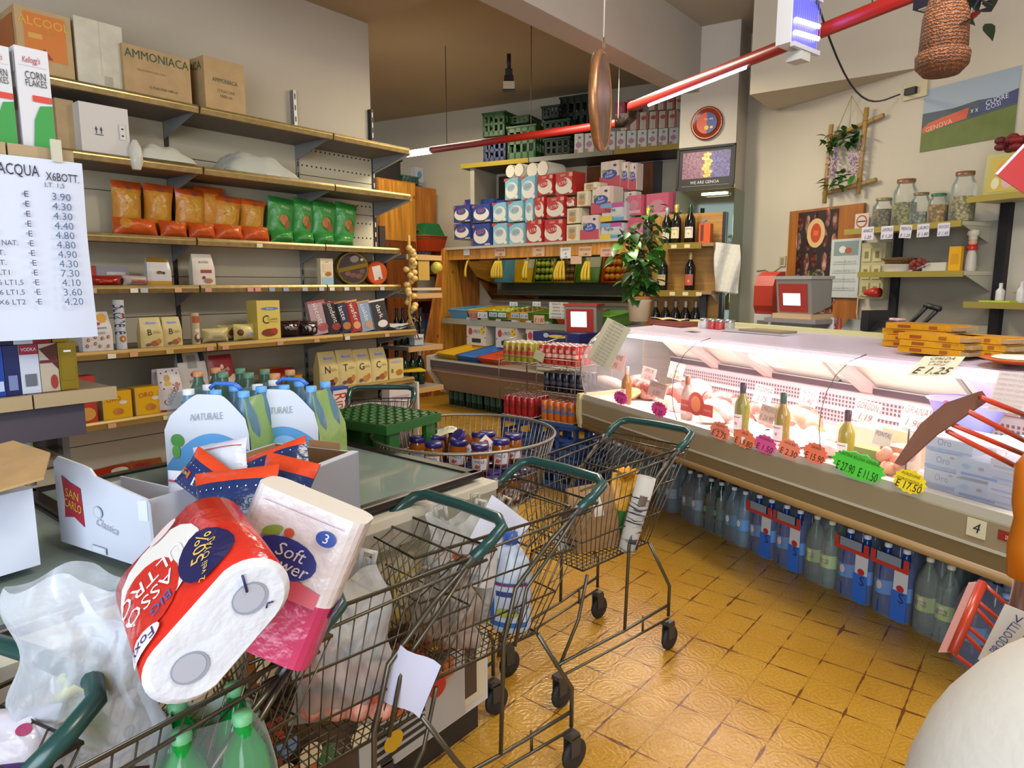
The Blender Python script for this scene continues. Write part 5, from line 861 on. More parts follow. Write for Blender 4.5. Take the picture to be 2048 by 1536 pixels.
def hull(w, d, h, m, mb=None, P=(), top=.42):
    mb = mb or MB(); prof = [(1, 0), (1, .62), (.97, .72), (.8, .86), (top, 1)]; n = 20; vs = []; fs = []
    for k, z in prof:
        for i in range(n): a = 2*math.pi*i/n; c, s = math.cos(a), math.sin(a); e = .35; vs.append((w/2*(abs(c)**e)*(1 if c > 0 else -1)*(k if z > .7 else 1)**.6, d/2*(abs(s)**e)*(1 if s > 0 else -1)*k, z*h))
    for j in range(4):
        for i in range(n): fs.append((j*n+i, j*n+(i+1) % n, (j+1)*n+(i+1) % n, (j+1)*n+i))
    mb.add(vs, fs, m, True)
    def f(u, v, e):
        k = 1 if v < .62 else (1-(v-.62)/.38*(1-top)*.9); return (u*w*(k**.5)*.97, -d/2*(1 if v < .62 else k)-e-.002, v*h)
    f.asp = w/h; mb.prints(f, P); return mb
m_wrap = mat('dfe6ea', .12, alpha=.10, kind='clear')
def wpack(s, w, kind, label, n=(2, 3), rz=0):
    H = {'alpi': .335, 'blue': .33, 'clear': .32, 'green': .32, 'big': .35, 'cyan': .32}[kind]; r = .045; p = empty('water_bottle_pack', label, 'bottle pack', CA.M(s, w, 0, rz))
    col = {'alpi': ('a8b8ac', 'd8d4c0', 'a9b878', 'c8c4a8', .26, 'ALPI COZIE'), 'blue': ('1d4aa0', 'e0e4e8', '4f8fd0', 'c8b0b0', .62, None), 'clear': ('8c9aa0', 'c8ccd0', '7a92a0', 'c0c4c8', .3, None), 'green': ('16382a', 'c8ccc8', '2a4a40', '6a8a6a', .75, None), 'big': ('15306c', '8fb0e0', '3a70b8', '9ac0e0', .8, None), 'cyan': ('8fb4c8', 'd8dce0', '4a9ad0', 'd8d0c8', .35, None)}[kind]
    for i in range(n[0]):
        for j in range(n[1]): mb = MB(); pet(mb, -r*(n[0]-1)+2*r*i, r+2*r*j, H, r*.98, col[0], col[1], col[2], col[3], 0, col[4], col[5]); mb.build('bottle', p)
    P = []
    if kind == 'blue': P = [('r', .1, .02, .5, .46, '2f66c0'), ('r', .14, .46, .5, .78, 'c4c8cc'), ('e', .32, .5, .1, .05, 'b42c28'), ('t', 'S', .36, .36, .14, '1c2a50'), ('r', -.5, .74, .5, .80, 'b83428'), ('r', -.34, .80, .3, .93, mat('7a8a9c', .3)), ('r', .36, .74, .5, .93, 'b83428'), ('r', -.5, .8, -.36, .93, 'b83428')]
    mb = hull(.19, .29, H*.97, m_wrap); f = wflat(.185, H*.97, -.147)
    mb.prints(f, P); o = mb.build('shrink_wrap', p); o.location = (0, .145, 0); return p
row = [(1175, 'clear', 'clear bottles at the far left end under the counter beside the blue crates'), (1215, 'clear', 'clear bottles second from the far left under the counter'), (1255, 'clear', 'clear bottles behind the yellow bag of the far cart'), (1320, 'clear', 'dim clear bottles right of the far cart handle legs'), (1372, 'clear', 'clear bottles with pale labels left of a dark green pack'), (1415, 'green', 'dark green bottles left of the light blue labelled pack'), (1452, 'cyan', 'clear bottles with light blue labels'), (1497, 'blue', 'blue water bottles with red-edged wrap, leftmost blue pack'), (1547, 'blue', 'blue water bottles with red-edged wrap, second blue pack'),
       (1610, 'alpi', 'clear bottles with green-cream labels, the left one of two such packs'), (1668, 'blue', 'blue water bottles with red-edged wrap, third blue pack'), (1738, 'blue', 'blue water bottles with red-edged wrap, rightmost and nearest blue pack'), (1815, 'alpi', 'clear bottles with green-cream labels, the right and nearest of two')]
xs = []
for X, k, nm in row:
    lo = 900
    s, z = CA.px(X, 1000, .32); xs.append(s)
sp = []; last = -9
for (X, k, nm), s in zip(row, xs):
    s = max(s, last+.196); last = s; wpack(s, .34, k, 'pack of '+nm, rz=0)
bp = empty('water_bottle_pack', 'dark blue bottles in glossy clear wrap with carrying handle, near the red rack', 'bottle pack', CA.M(last+.25, .26, 0, -4))
for i in range(2):
    for j in range(2): mb = MB(); pet(mb, -.055+.11*i, .05+.11*j, .34, .053, '15306c', '8fb0e0', '4f90d0', '3a70b0', 0, .85); mb.build('bottle', bp)
o = hull(.235, .26, .35, mat('cdd4e4', .05, alpha=.16, kind='clear')).build('shrink_wrap', bp); o.location = (0, .11, 0)
mb = MB(); mb.tube([(-.06, .1, .345), (-.05, .1, .38), (0, .1, .39), (.05, .1, .38), (.06, .1, .345)], .008, '3a2a30', 5); mb.build('handle', bp)
wpack(last+.5, .36, 'blue', 'pack of blue bottles behind the leaning red rack')
wpack(last+.72, .36, 'green', 'pack of green bottles at the right edge behind the red rack')

# number card and maker plate on the counter front
s, z = CA.px(1951, 1057, -.02); mb = MB(); mb.box(-.032, .032, 0, .002, -.032, .032, mat('c8c4a8', .6)); mb.prints(wflat(.064, .064, 0, -.032), [('t', '4', 0, .5, .55, '2a2a2a', 0, .9, .2)]); on(CA, s, -.0165, z, mb, 'number_card', 'small cream card with the number 4 on the front of the deli counter', 'card')
s, z = CA.px(2030, 1080, -.02); mb = MB(); mb.box(-.055, .055, 0, .002, -.017, .017, mat('8a2420', .5)); mb.prints(wflat(.11, .034, 0, -.017), [('t', 'arneg', 0, .5, .6, 'c8b8ac', 0, .9)]); on(CA, s, -.0155, z, mb, 'maker_plate', 'dark red nameplate with pale lettering at the right end of the counter front', 'plate')
# ================================================================ PILLAR SHELVES
pu = empty('pillar_shelf_unit', 'small brass-edged shelf unit with a wooden back in front of the mirrored pillar', 'shelf', PI_.M())
def p_(name, mb): return mb.build(name, pu)
mb = MB(); mb.box(-.28, .44, -.05, -.035, .0, 2.13, mat('a87a34', .45, kind='grain')); p_('back_panel', mb)
mb = MB(); mb.box(.44, .47, -.06, -.02, .0, 2.13, '15130f'); p_('upright', mb)
for z, x0, x1 in ((1.85, -.06, .43), (1.43, -.28, .43)):
    mb = MB(); mb.box(x0, x1, -.3, -.05, z-.03, z, mat('8a6a40', .5)); p_('shelf', mb)
    mb = MB(); mb.box(x0, x1-.1, -.315, -.3, z-.05, z+.005, mat('a89040', .3, metal=.7)); p_('shelf_edge', mb)
    for k in range(2 if z > 1.5 else 3): mb = MB(); mb.box(.06+.12*k, .11+.12*k, -.318, -.315, z-.042, z-.01, 'c8b890'); mb.build('price_ticket', pu)
    mb = MB(); mb.ext([(-.3, z-.03), (-.05, z-.03), (-.05, z-.12)], x1-.005, x1, 'a8a088'); p_('bracket', mb)
mb = MB(); mb.box(.3, .36, -.2, -.14, 1.0, 1.42, '2c2c2e'); p_('post', mb)
mb = MB(); mb.box(-.25, .4, -.32, -.04, 1.0, 1.03, m_woodd); p_('shelf', mb)
def pb(X, yt, z, body, foil, lab, nm, y=-.2, grp=None):
    s, z1 = PI_.px(X, yt, y); h = z1-z; return on(PI_, s, y, z, mk_bottle(h, h*.135, body, foil, lab, 'b89a50', 16), 'champagne_bottle', nm, 'bottle', grp)
pb(1335, 415, 1.85, '16140f', '8c9490', 'b8b4a4', 'sparkling wine bottle on the upper pillar shelf, leftmost of three', -.2); pb(1354, 409, 1.85, '1a160c', 'b8a050', 'c8be98', 'sparkling wine bottle with oval cream label, middle of the upper pillar shelf'); pb(1382, 408, 1.85, '0e0e0c', '24402c', 'c8c4b4', 'sparkling wine bottle with dark capsule and white label, rightmost on the upper pillar shelf'); pb(1297, 415, 1.85, '1a160c', 'c09a20', '2a2a20', 'bottle with a gold capsule seen through the plant leaves'); 
pb(1327, 505, 1.43, '14120e', 'b09a54', 'a89a78', 'sparkling wine bottle with gold neck, left one on the lower pillar shelf'); pb(1382, 503, 1.43, '120c0c', 'b8a060', 'a84a3a', 'sparkling wine bottle with red and gold label, right one on the lower pillar shelf'); pb(1297, 520, 1.43, '14120e', 'b09a54', '8a8070', 'sparkling wine bottle mostly hidden by the plant on the lower pillar shelf')
for i, X in enumerate([1312, 1332, 1352, 1372, 1392]): pb(X, 600, 1.03, '141210', ['8a8478', 'a8a090'][i % 2], '2a2424', 'dark bottle standing below the pillar shelves behind the counter', -.2, 'dark bottles under the pillar shelves')
mb = MB(); mb.box(-.05, .05, -.05, .05, 0, .17, mat('c05018', .4)); mb.box(-.035, -.01, -.052, -.05, .02, .16, '5a1c10'); mb.tube([(-.03, -.03, .12), (-.02, -.03, .19), (.01, -.02, .2)], .008, '5a6ab0', 6); on(PI_, .33, -.18, 1.85, mb, 'tape_dispenser', 'orange dispenser on the right end of the upper pillar shelf', 'dispenser')
# hanging carrier bags
mb = MB(); mb.grid(lambda u, v, e: (u*(.2+.02*math.sin(5*v))+.07*(.5-v)*-1.0, .02*math.sin(9*u+4*v), -v*.42), -.5, .5, 0, 1, mat('c0bcae', .35, alpha=.92, kind='crinkle'), 12, 12); mb.grid(lambda u, v, e: (u*(.2+.02*math.sin(5*v))+.07*(.5-v)*-1.0+.01, -.012+.02*math.sin(8*u+4*v+.3), -v*.41), -.5, .5, 0, 1, mat('cac6b8', .35, alpha=.92, kind='crinkle'), 12, 12); mb.tube([(0, 0, .0), (0, 0, .1)], .003, '6a6a60', 4)
s, z = PI_.px(1462, 495, -.25); on(PI_, s-.0, -.25, z+.03, mb, 'hanging_bags', 'bundle of grey-white carrier bags hanging at the right side of the mirrored pillar', 'bag', None, 8, Matrix.Rotation(R(8), 4, 'Y'))
# plate and framed print on the pillar
mb = MB(); mb.T = Matrix.Rotation(R(90), 4, 'X'); mb.lathe([(.001, 0), (.1, .004), (.125, .018), (.14, .022), (.145, .012), (.14, 0)], mat('7e2f14', .2), 28); mb.T = Matrix.Identity(4); f = lambda u, v, e: (u*.2, -.009-e*3, (v-.5)*.2); f.asp = 1
pts = [(.5*math.cos(6.2832*i/24)*.92, .5+.5*math.sin(6.2832*i/24)*.92) for i in range(24)]
mb.prints(f, [('p', [q for q in pts if q[0] <= .02], K('b8421c')), ('p', [q for q in pts if q[0] >= -.02], K('243a78')), ('t', 'CFC 1893', .08, .66, .07, 'd8d0c0', 0, .5), ('e', 0, .3, .1, .1, 'c8a02c'), ('e', .22, .3, .07, .06, 'c8a83c')])
on(PI_, .255, -.02, 2.915, mb, 'wall_plate', 'round red-brown plate with a red and blue centre high on the pillar', 'plate')
mb = MB(); s0, zt_ = PI_.px(1354, 297, -.03); s1, _ = PI_.px(1471, 285, -.03); _, zb_ = PI_.px(1354, 382, -.03); w, h = s1-s0, zt_-zb_
for b in ((-w/2, w/2, 0, .02), (-w/2, w/2, h-.02, h), (-w/2, -w/2+.02, 0, h), (w/2-.02, w/2, 0, h)): mb.box(b[0], b[1], -.03, 0, b[2], b[3], mat('14100e', .6))
mb.box(-w/2, w/2, -.015, 0, 0, h, mat('1c1714', .6)); f = wflat(w, h, -.0155)
mb.prints(f, [('r', -.4, .26, .42, .88, mat('6e4858', .5, kind='mosaic')), ('r', .1, .26, .42, .88, mat('4a4470', .5, kind='mosaic'))]+[('e', .03+.03*math.sin(k*2.1), .32+.08*k, .07, .05, mat('b0922c', .4, kind='mosaic')) for k in range(7)]+[('t', 'WE ARE GENOA', 0, .16, .07, 'c8c4bc', 0, .5), ('r', -.4, .08, .42, .087, '9a968c')])
mb.tube([(-.02, -.005, h), (0, -.003, h+.02), (.02, -.005, h)], .004, '3a342c', 5)
on(PI_, (s0+s1)/2, -.005, zb_, mb, 'framed_print', 'black framed print captioned WE ARE GENOA on the pillar', 'picture', None, 0, Matrix.Rotation(R(-3), 4, 'X'))
mb = MB(); mb.box(-.12, .12, -.02, .0, .0, .025, mat('c8c4b0', .3)); mb.tube([(-.1, -.03, .012), (.1, -.03, .012)], .012, mat('f4ecd8', .4, emit=5), 8); on(PI_, .36, -.045, 2.28, mb, 'small_lamp', 'small glowing tube lamp at the top right of the mirrored pillar', 'lamp')

# ================================================================ RIGHT WALL
def onr(x, z, mb, name, lab, cat, y=-.01, grp=None, post=None, rz=0): return on(RW, x, y, z, mb, name, lab, cat, grp, rz, post)
mb = MB(); mb.box(0, .72, -.03, 0, 1.0, 2.11, mat('9a5c1c', .4, kind='wood', sc=.6)); f = wflat(.48, 1.0, -.0315)
mb.T = Matrix.Translation((.30, 0, 1.13)); mb.prints(f, [('r', -.42, 0, .42, .96, mat('2c1c18', .4, kind='card'))])
rn = random.Random(9)
for k in range(15): mb.prints(f, [('e', -.36+.72*(k % 5)/4+rn.uniform(-.03, .03), .9-.16*(k//5)-rn.uniform(0, .05), .055, .075, mat(['8a3020', 'a8705a', '6a2a1c', '94503c'][k % 4], .4, kind='meat'))])
for k in range(12): mb.prints(f, [('e', -.34+.68*(k % 4)/3+rn.uniform(-.04, .04), .4-.13*(k//4)+rn.uniform(-.03, .03), .13, .06, mat(['a89888', '8a5a50', 'b8a898', '7a3a30'][k % 4], .4, kind='meat'))])
mb.prints(f, [('e', 0, .42, .14, .06, '3a5a20'), ('e', -.02, .78, .19, .12, 'c8a870'), ('e', -.02, .78, .11, .08, 'b0421c'), ('r', -.07, .76, .03, .80, 'd0603a')]); mb.T = Matrix.Identity(4)
onr(-1.92, 0, mb, 'salami_poster', 'wooden wall panel with a dark salami poster and round cream seal', 'poster')
mb = MB(); mb.box(-.06, .06, -.004, 0, -.06, .06, mat('c8b8a8', .5)); f = wflat(.12, .12, -.004, -.06); mb.prints(f, [('e', 0, .5, .4, .4, 'a03a30'), ('e', 0, .5, .32, .32, 'c8b8a8'), ('r', -.3, .46, .3, .54, '2a2020')]); onr(-1.2, 1.97, mb, 'no_smoking_sign', 'small square no smoking sign beside the jar shelf', 'sign', -.045)
mb = MB(); mb.box(0, .27, -.012, 0, 0, .46, mat('b8bcb8', .5)); f = wflat(.27, .46, -.0125); mb.T = Matrix.Translation((.135, 0, 0)); mb.prints(f, [('r', -.4, .72, .42, .96, '7a8c88'), ('e', -.1, .82, .12, .06, 'd0d0cc'), ('e', .1, .8, .12, .05, 'a8543c')]+[('r', -.4, .12+.15*k, .42, .125+.15*k, '6a7074') for k in range(4)]+[('r', 0, .1, .005, .7, '6a7074')]+[('t', '1 2 3 4 5 6 7', -.2, .16+.15*k, .03, '5a6064', 0, .38) for k in range(4)]+[('t', '8 9 10 11 12', .2, .16+.15*k, .03, '5a6064', 0, .38) for k in range(4)]); onr(-1.45, 1.385, mb, 'calendar', 'white wall calendar with a small picture on top', 'calendar', -.05)
mb = MB(); mb.box(0, .2, -.06, 0, 0, .42, mat('a8a078', .45)); 
for i in range(2):
    for j in range(3): mb.box(.015+.09*i, .085+.09*i, -.068, -.06, .02+.13*j, .12+.13*j, mat('b8ae7c', .4)); mb.box(.035+.09*i, .065+.09*i, -.07, -.068, .045+.13*j, .095+.13*j, '7a7248')
onr(-1.14, 1.38, mb, 'power_box', 'beige wall box with six sockets beside the calendar', 'socket box', -.04)
mb = MB(); mb.T = Matrix.Rotation(R(90), 4, 'Y'); mb.lathe([(.02, -.04), (.025, 0), (.035, .02), (.035, .08), (.001, .081)], mat('b02418', .4), 12); mb.T = Matrix.Identity(4); mb.tube([(-.04, 0, 0), (-.09, -.01, -.03), (-.1, 0, -.15), (-.07, 0, -.35)], .006, 'c8a888', 5); onr(-1.02, 1.43, mb, 'red_plug', 'red industrial plug in the beige wall box with a pale cable', 'plug', -.13)
mb = MB(); mb.box(-.035, .035, -.012, 0, -.045, .045, mat('b0a888', .5)); mb.box(-.018, .018, -.014, -.012, -.03, .03, '8a8466'); mb.tube([(-.02, -.005, -.045), (-.12, -.005, -.1), (-.2, -.005, -.07), (-.3, -.005, -.08)], .006, 'a49c88', 5); onr(-2.0, 1.69, mb, 'wall_socket', 'small wall socket with a looping cable between pillar and salami poster', 'socket', -.002)
mb = MB(); mb.box(-.09, .09, -.02, 0, -.05, .06, mat('b8ae88', .45)); mb.box(-.06, .02, -.05, -.02, -.02, .025, '12100f'); onr(-.87, 2.85, mb, 'wall_socket', 'beige wall socket with black plug left of the stadium poster', 'socket', -.002)
# stadium poster
mb = MB(); f = wflat(.64, .42, -.002); f2 = lambda u, v, e: (u*.62, -.002-e, v*.42); f2.asp = .62/.42
mb.box(-.31, .31, -.002, 0, 0, .42, mat('8c99a4', .5)); GR = mat('5c6a2c', .6, kind='card')
mb.prints(f2, [('p', [(-.5, 0), (.5, 0), (.5, .45), (-.5, .3)], GR), ('p', [(-.5, .3), (.5, .45), (.5, .68), (.3, .62), (.1, .64), (-.15, .6), (-.5, .62)], K('33424a')), ('p', [(-.49, .3), (0, .4), (.02, .56), (-.25, .5), (-.42, .45), (-.49, .38)], K('b84a20')), ('p', [(.04, .42), (.5, .48), (.5, .66), (.12, .58)], K('2c3460')), ('t', 'GENOVA', -.3, .37, .08, 'd8a890', 9, .3), ('t', 'CUORE', .3, .58, .07, 'c8ccd4', 8, .34), ('t', 'COSI', .27, .5, .07, 'b8bcc8', 8, .24), ('t', 'x x', .08, .5, .08, 'c8ccd4', 0, .08)])
onr(-.495, 2.42, mb, 'stadium_poster', 'landscape poster of a green pitch with red and blue crowd choreography', 'poster', -.004)
# bamboo frame with flowers
bf = empty('bamboo_frame', 'square bamboo frame with artificial wisteria and green leaves hanging on the wall', 'wall decoration', RW.M(-1.36, -.06, 2.25))
mbm = mat('a8854a', .45, kind='metal'); 
for nm, a, b in [('pole', (-.19, 0, -.11), (-.17, 0, .5)), ('pole', (.12, 0, -.07), (.14, 0, .56)), ('pole', (-.22, .02, -.03), (.25, .02, .02)), ('pole', (-.21, .02, .4), (.27, .02, .48))]:
    mb = MB(); mb.tube([a, b], .017, mbm, 8); 
    for t in (.15, .5, .85): q = Vector(a).lerp(Vector(b), t); d = (Vector(b)-Vector(a)).normalized()*.004; mb.tube([q-d, q+d], .0195, mat('86683a', .5), 8)
    mb.build(nm, bf)
mb = MB(); mb.tube([(-.12, 0, .43), (0, .0, .68), (.12, 0, .5)], .003, 'a89a78', 4); mb.tube([(0, 0, .68), (.0, 0, .45)], .003, 'a89a78', 4); mb.build('string', bf)
mb = MB(); rn = random.Random(3)
for k in range(70):
    x = rn.uniform(-.2, .12); z = rn.uniform(.3, .42) if k < 48 else rn.uniform(0, .1); x = x if k < 48 else rn.uniform(-.16, .1); leaf(mb, (x, -.03, z), rn.uniform(3.4, 6), rn.uniform(-.5, .9), .09, .045, lms[rn.randrange(4)])
mb.build('leaves', bf)
mb = MB()
for k in range(150):
    c = rn.choice([-.13, -.1, .06, .1]); z = rn.uniform(.08, .32); mb.sphere((c+rn.gauss(0, .02), -.02+rn.gauss(0, .01), z), .009, mat(rn.choice(['a88aa0', 'b8a0b4', '8a6a88']), .7), 5, 3)
tag(mb.build('wisteria', bf), 'lilac wisteria clusters', None, None, 'stuff')
# brackets and shelves on the right wall
rs = empty('wall_shelves', 'black uprights with cream metal shelves carrying glass jars on the right wall', 'shelving', RW.M())
for x in (-.89, -.17, .4): mb = MB(); mb.box(x-.03, x+.03, -.05, 0, .9, 2.35 if x > -.5 else 2.0, '15131a'); mb.build('upright', rs)
m_sh2 = mat('a59f78', .4)
for x0, x1, z, D in ((-1.12, -.26, 1.89, .32), (-.98, -.22, 1.575, .32), (-.2, .6, 1.38, .32), (-.24, .6, 2.03, .32)):
    mb = MB(); mb.box(x0, x1, -D, 0, z-.025, z, mat('c0baa0', .5)); mb.build('shelf', rs); mb = MB(); mb.box(x0, x1, -D-.012, -D, z-.035, z+.004, mat('b0a050', .3, metal=.5)); mb.build('shelf_edge', rs)
    mb = MB(); mb.ext([(-D+.02, z-.025), (0, z-.025), (0, z-.14)], x1-.01, x1-.004, 'b0aa96'); mb.build('bracket', rs)
mb = MB(); mb.box(-.88, -.17, -.02, 0, 1.18, 1.9, mat('8a8474', .6)); mb.box(-.86, -.2, -.022, -.02, 1.0, 1.22, mat('b8b4a0', .6)); mb.build('back_panel', rs)
def jar(X0, X1, yt, lid, fill, fh, nm, y=-.27, z=1.89, fc=None):
    s0, _ = RW.px(X0, 440, y); s1, _ = RW.px(X1, 440, y); _, z1 = RW.px((X0+X1)/2, yt, y); w = s1-s0; h = z1-z; r = w/2*.94; j = empty('glass_jar', nm, 'jar', RW.M((s0+s1)/2, y+r*.6, z))
    mb = MB(); mb.lathe([(r*.9, 0), (r, .008), (r, h*.72), (r*.7, h*.86), (r*.68, h*.93)], mat('dce8e0', .05, alpha=.07, kind='clear'), 18); mb.build('glass', j)
    mb = MB(); mb.lathe([(r*.74, h*.92), (r*.76, h*.99), (.001, h)], mat(lid, .4, metal=.2), 18); mb.build('lid', j)
    mb = MB(); mb.lathe([(r*.93, .006), (r*.95, h*fh), (.001, h*fh*1.02)], mat(fill, .7, kind='pebble'), 16); tag(mb.build('contents', j), None, None, None, 'stuff')
    return j
jar(1738, 1777, 396, '8a7a50', '8a7448', .62, 'small brown jar at the left end of the jar shelf'); jar(1776, 1820, 358, '8a5c3c', 'b0a45c', .5, 'tall jar of greenish dried flowers, second on the jar shelf'); jar(1813, 1850, 385, '7c6a4a', 'a8ac94', .4, 'squat jar with pale contents, third on the jar shelf'); jar(1848, 1886, 387, '2c6a4a', 'c89420', .62, 'jar with green lid and yellow contents'); jar(1890, 1938, 343, '8a5a3c', 'c4b070', .5, 'largest jar with brown lid, rightmost on the jar shelf')
rn = random.Random(11)
for k, (X, L) in enumerate([(1735, ['ANICE', '1.20']), (1774, ['CAMOMILLA', 'E 1.20']), (1811, ['MENTA', 'E 1.25']), (1846, ['LAURO', 'E 1.80']), (1887, ['FINOCCHIO', 'E 1.45'])]): card(RW, X, 467-k*2, -.335, 24, 26, 'c8c4cc', L, 'price_card', 'white handwritten price card %s under the jar shelf' % ['leftmost', 'second', 'in the middle', 'fourth', 'rightmost'][k], ink='4a4660', tilt=rn.uniform(-6, 6))
s = -.75
mb = MB(); mb.lathe([(.09, 0), (.11, .05), (.115, .055), (.1, .05), (.001, .04)], mat('c4bcac', .4), 20); onr(s, 1.575, mb, 'white_bowl', 'white oval bowl on the middle wall shelf', 'bowl', -.2)
mb = MB(); mb.lathe([(.06, 0), (.11, .03), (.12, .04), (.001, .05)], mat('8c6434', .7, kind='wicker'), 18); onr(s, 1.632, mb, 'small_basket', 'flat wicker basket on top of the white bowl', 'basket', -.2)
mb = MB(); mb.box(-.1, .1, -.07, .07, 0, .012, mat('a8a49c', .4)); onr(-.58, 1.59, mb, 'tray', 'leaning grey tray beside the white bowl', 'tray', -.2, None, Matrix.Rotation(R(-20), 4, 'Y'))
mb = MB(); mb.box(-.08, .08, -.06, .06, 0, .06, mat('b8b4a4', .4, alpha=.9)); onr(-.46, 1.575, mb, 'white_box', 'white low box next to the yellow carton on the wall shelf', 'box', -.2)
mb = MB()
for k in range(14): mb.sphere((rn.uniform(-.05, .05), rn.uniform(-.03, .03), .02+rn.uniform(0, .05)), .02, mat('7a2c20', .7), 6, 4)
onr(-.56, 1.58, mb, 'dried_peppers', 'small heap of dried red peppers on the wall shelf', 'peppers', -.26)
mb = mk_carton(.075, .16, .03, mat('c89410', .4), [('r', -.3, .3, .3, .7, 'b8820c')]); onr(-.33, 1.575, mb, 'yellow_carton', 'upright yellow carton on the middle wall shelf', 'box', -.24, None, None, 4)
fg = empty('cook_figurine', 'small cook figurine with white hat and red scarf behind the yellow carton', 'figurine', RW.M(-.27, -.18, 1.575))
mb = MB(); mb.lathe([(.03, 0), (.035, .02), (.03, .1), (.02, .14)], mat('b8b0a0', .5), 12); mb.build('body', fg); mb = MB(); mb.lathe([(.03, .135), (.036, .15), (.02, .17)], mat('b01c14', .4), 12); mb.build('scarf', fg); mb = MB(); mb.sphere((0, 0, .185), .026, K('c89a7a'), 10, 8); mb.build('face', fg); mb = MB(); mb.lathe([(.024, .2), (.026, .225), (.036, .235), (.034, .26), (.001, .268)], mat('c4bca4', .6), 12); mb.build('hat', fg)
for i, (x, h) in enumerate([(-.06, .12), (.06, .13)]): mb = MB(); mb.lathe([(.022, 0), (.025, .01), (.025, h*.6), (.01, h*.75), (.011, h)], mat('c0bcb8', .35), 12); onr(x, 1.38, mb, 'small_bottle', ['white capped small bottle on the lowest right shelf', 'grey small bottle right of the white capped one'][i], 'bottle', -.2)
mb = MB(); mb.box(-.1, .08, -.05, .05, 0, .012, mat('a8c01c', .4)); onr(-.02, 1.38, mb, 'yellow_green_box', 'flat lime green packet on the lowest right shelf', 'packet', -.26)
mb = MB()
for k in range(26): leaf(mb, (rn.uniform(-.1, .14), rn.uniform(-.03, .03), rn.uniform(.05, .14)), rn.uniform(0, 6.28), rn.uniform(-.6, .8), .07, .06, mat(['9a1c18', '7a1418', '2a4a22', 'b02a20'][k % 4], .5))
onr(.13, 1.38, mb, 'red_flowers', 'red artificial flowers lying on the lowest right shelf', 'flowers', -.14)
mb = MB(); mb.box(-.12, .12, -.02, 0, 0, .26, mat('a8a05c', .4)); f = wflat(.24, .26, -.021); mb.prints(f, [('r', -.38, .1, .38, .9, 'b8a03c'), ('e', 0, .6, .2, .2, 'c88a2c'), ('e', .1, .3, .15, .14, 'c8a0a0'), ('e', -.2, .3, .1, .14, 'd0c8a0')]); onr(-.1, 2.03, mb, 'small_picture', 'small yellowish holy picture standing on the top right shelf', 'picture', -.2, None, Matrix.Rotation(R(-5), 4, 'X'))
mb = MB()
for k in range(16): mb.sphere((rn.uniform(-.12, .1), rn.uniform(-.02, .02), rn.uniform(-.03, .05)), .035, mat(['7a1216', '5c1418'][k % 2], .6), 7, 5, .7)
onr(-.07, 2.33, mb, 'red_garland', 'dark red dried garland above the small holy picture', 'garland', -.2)
mb = MB(); mb.box(-.16, .0, -.01, 0, 0, .62, mat('b0a890', .5)); mb.box(.02, .25, -.015, 0, .1, .55, mat('4a3a44', .5)); onr(.18, 1.42, mb, 'pale_picture', 'pale edged dark picture between the right shelves', 'picture', -.05)
# ceiling-hung things: copper disc, insect lamp, wicker basket
mb = MB(); cr = mat('a87850', .35, metal=.6, kind='metal'); cr2 = mat('85766a', .65); mb.T = Matrix.Rotation(R(90), 4, 'Y'); mb.lathe([(.001, -.03), (.18, -.03), (.205, -.025), (.215, -.01), (.212, .008), (.2, .014), (.196, .008)], cr, 40); mb.lathe([(.196, .008), (.001, .006)], cr2, 40); mb.T = Matrix.Identity(4); mb.tube([(0, 0, .2), (.005, 0, .24), (0, 0, .27)], .006, '6a4a38', 5); mb.tube([(0, 0, .26), (.01, 0, 1.44)], .0035, mat('c8c4b4', .6), 5)
tag(mb.build('copper_disc', None, Matrix.Translation((.405, 3.2, 2.305)) @ Matrix.Rotation(R(-17), 4, 'Z')), 'copper rimmed disc hanging edge-on from the ceiling by a cord', 'hanging tray')
zp = empty('insect_lamp', 'white box insect lamp glowing blue-violet under the ceiling', 'lamp', Matrix.Translation((1.455, 3.6, 2.78)) @ Matrix.Rotation(R(38), 4, 'Z') @ Matrix.Scale(.72, 4))
mb = MB(); mb.box(-.17, .17, 0, .11, -.16, .17, mat('c4c4c4', .4)); mb.box(-.17, .17, -.03, .0, -.19, -.16, mat('b8b8c0', .4)); mb.box(-.17, .17, -.03, 0, .16, .18, mat('c0c0c8', .4)); mb.box(-.06, .06, -.02, .09, -.25, -.19, mat('b0b0a8', .5)); mb.build('housing', zp)
mb = MB(); mb.quad((-.16, -.004, -.15), (.16, -.004, -.15), (.16, -.004, .15), (-.16, -.004, .15), mat('4a4ae0', .4, emit=1.1)); 
for z in (-.1, -.02): mb.tube([(-.15, -.02, z), (.15, -.02, z+.02)], .016, mat('b0a8ff', .4, emit=9), 8)
tag(mb.build('glowing_tubes', zp), 'two glowing blue-violet tubes'); mb = MB()
for k in range(12): mb.tube([(-.15+.027*k, -.032, -.16), (-.15+.027*k, -.032, .16)], .0018, '8a8ac0', 3)
mb.build('grid', zp); mb = MB(); mb.tube([(.1, .05, .17), (.06, .05, .95)], .003, 'a8a498', 4); mb.tube([(-.1, .05, .17), (-.06, .05, .95)], .003, 'a8a498', 4); mb.build('cord', zp)
mb = MB(); a = Vector((1.51, 3.62, 2.90)); b = RW.P(-.95, -.07, 2.84); pts = []
for i in range(15): t = i/14; p = a.lerp(b, t); p.z -= .42*math.sin(math.pi*t)*(1-.35*t)*.7; pts.append(tuple(p))
mb.tube(pts, .006, '1c1a20', 6); tag(mb.build('power_cable', None, Matrix.Identity(4)), 'dark cable swinging from the insect lamp to the wall socket', 'cable')
hb = empty('wicker_basket', 'brown wicker flask basket with artificial flowers hanging at the top right', 'basket', Matrix.Translation((1.555, 2.6, 2.245)))
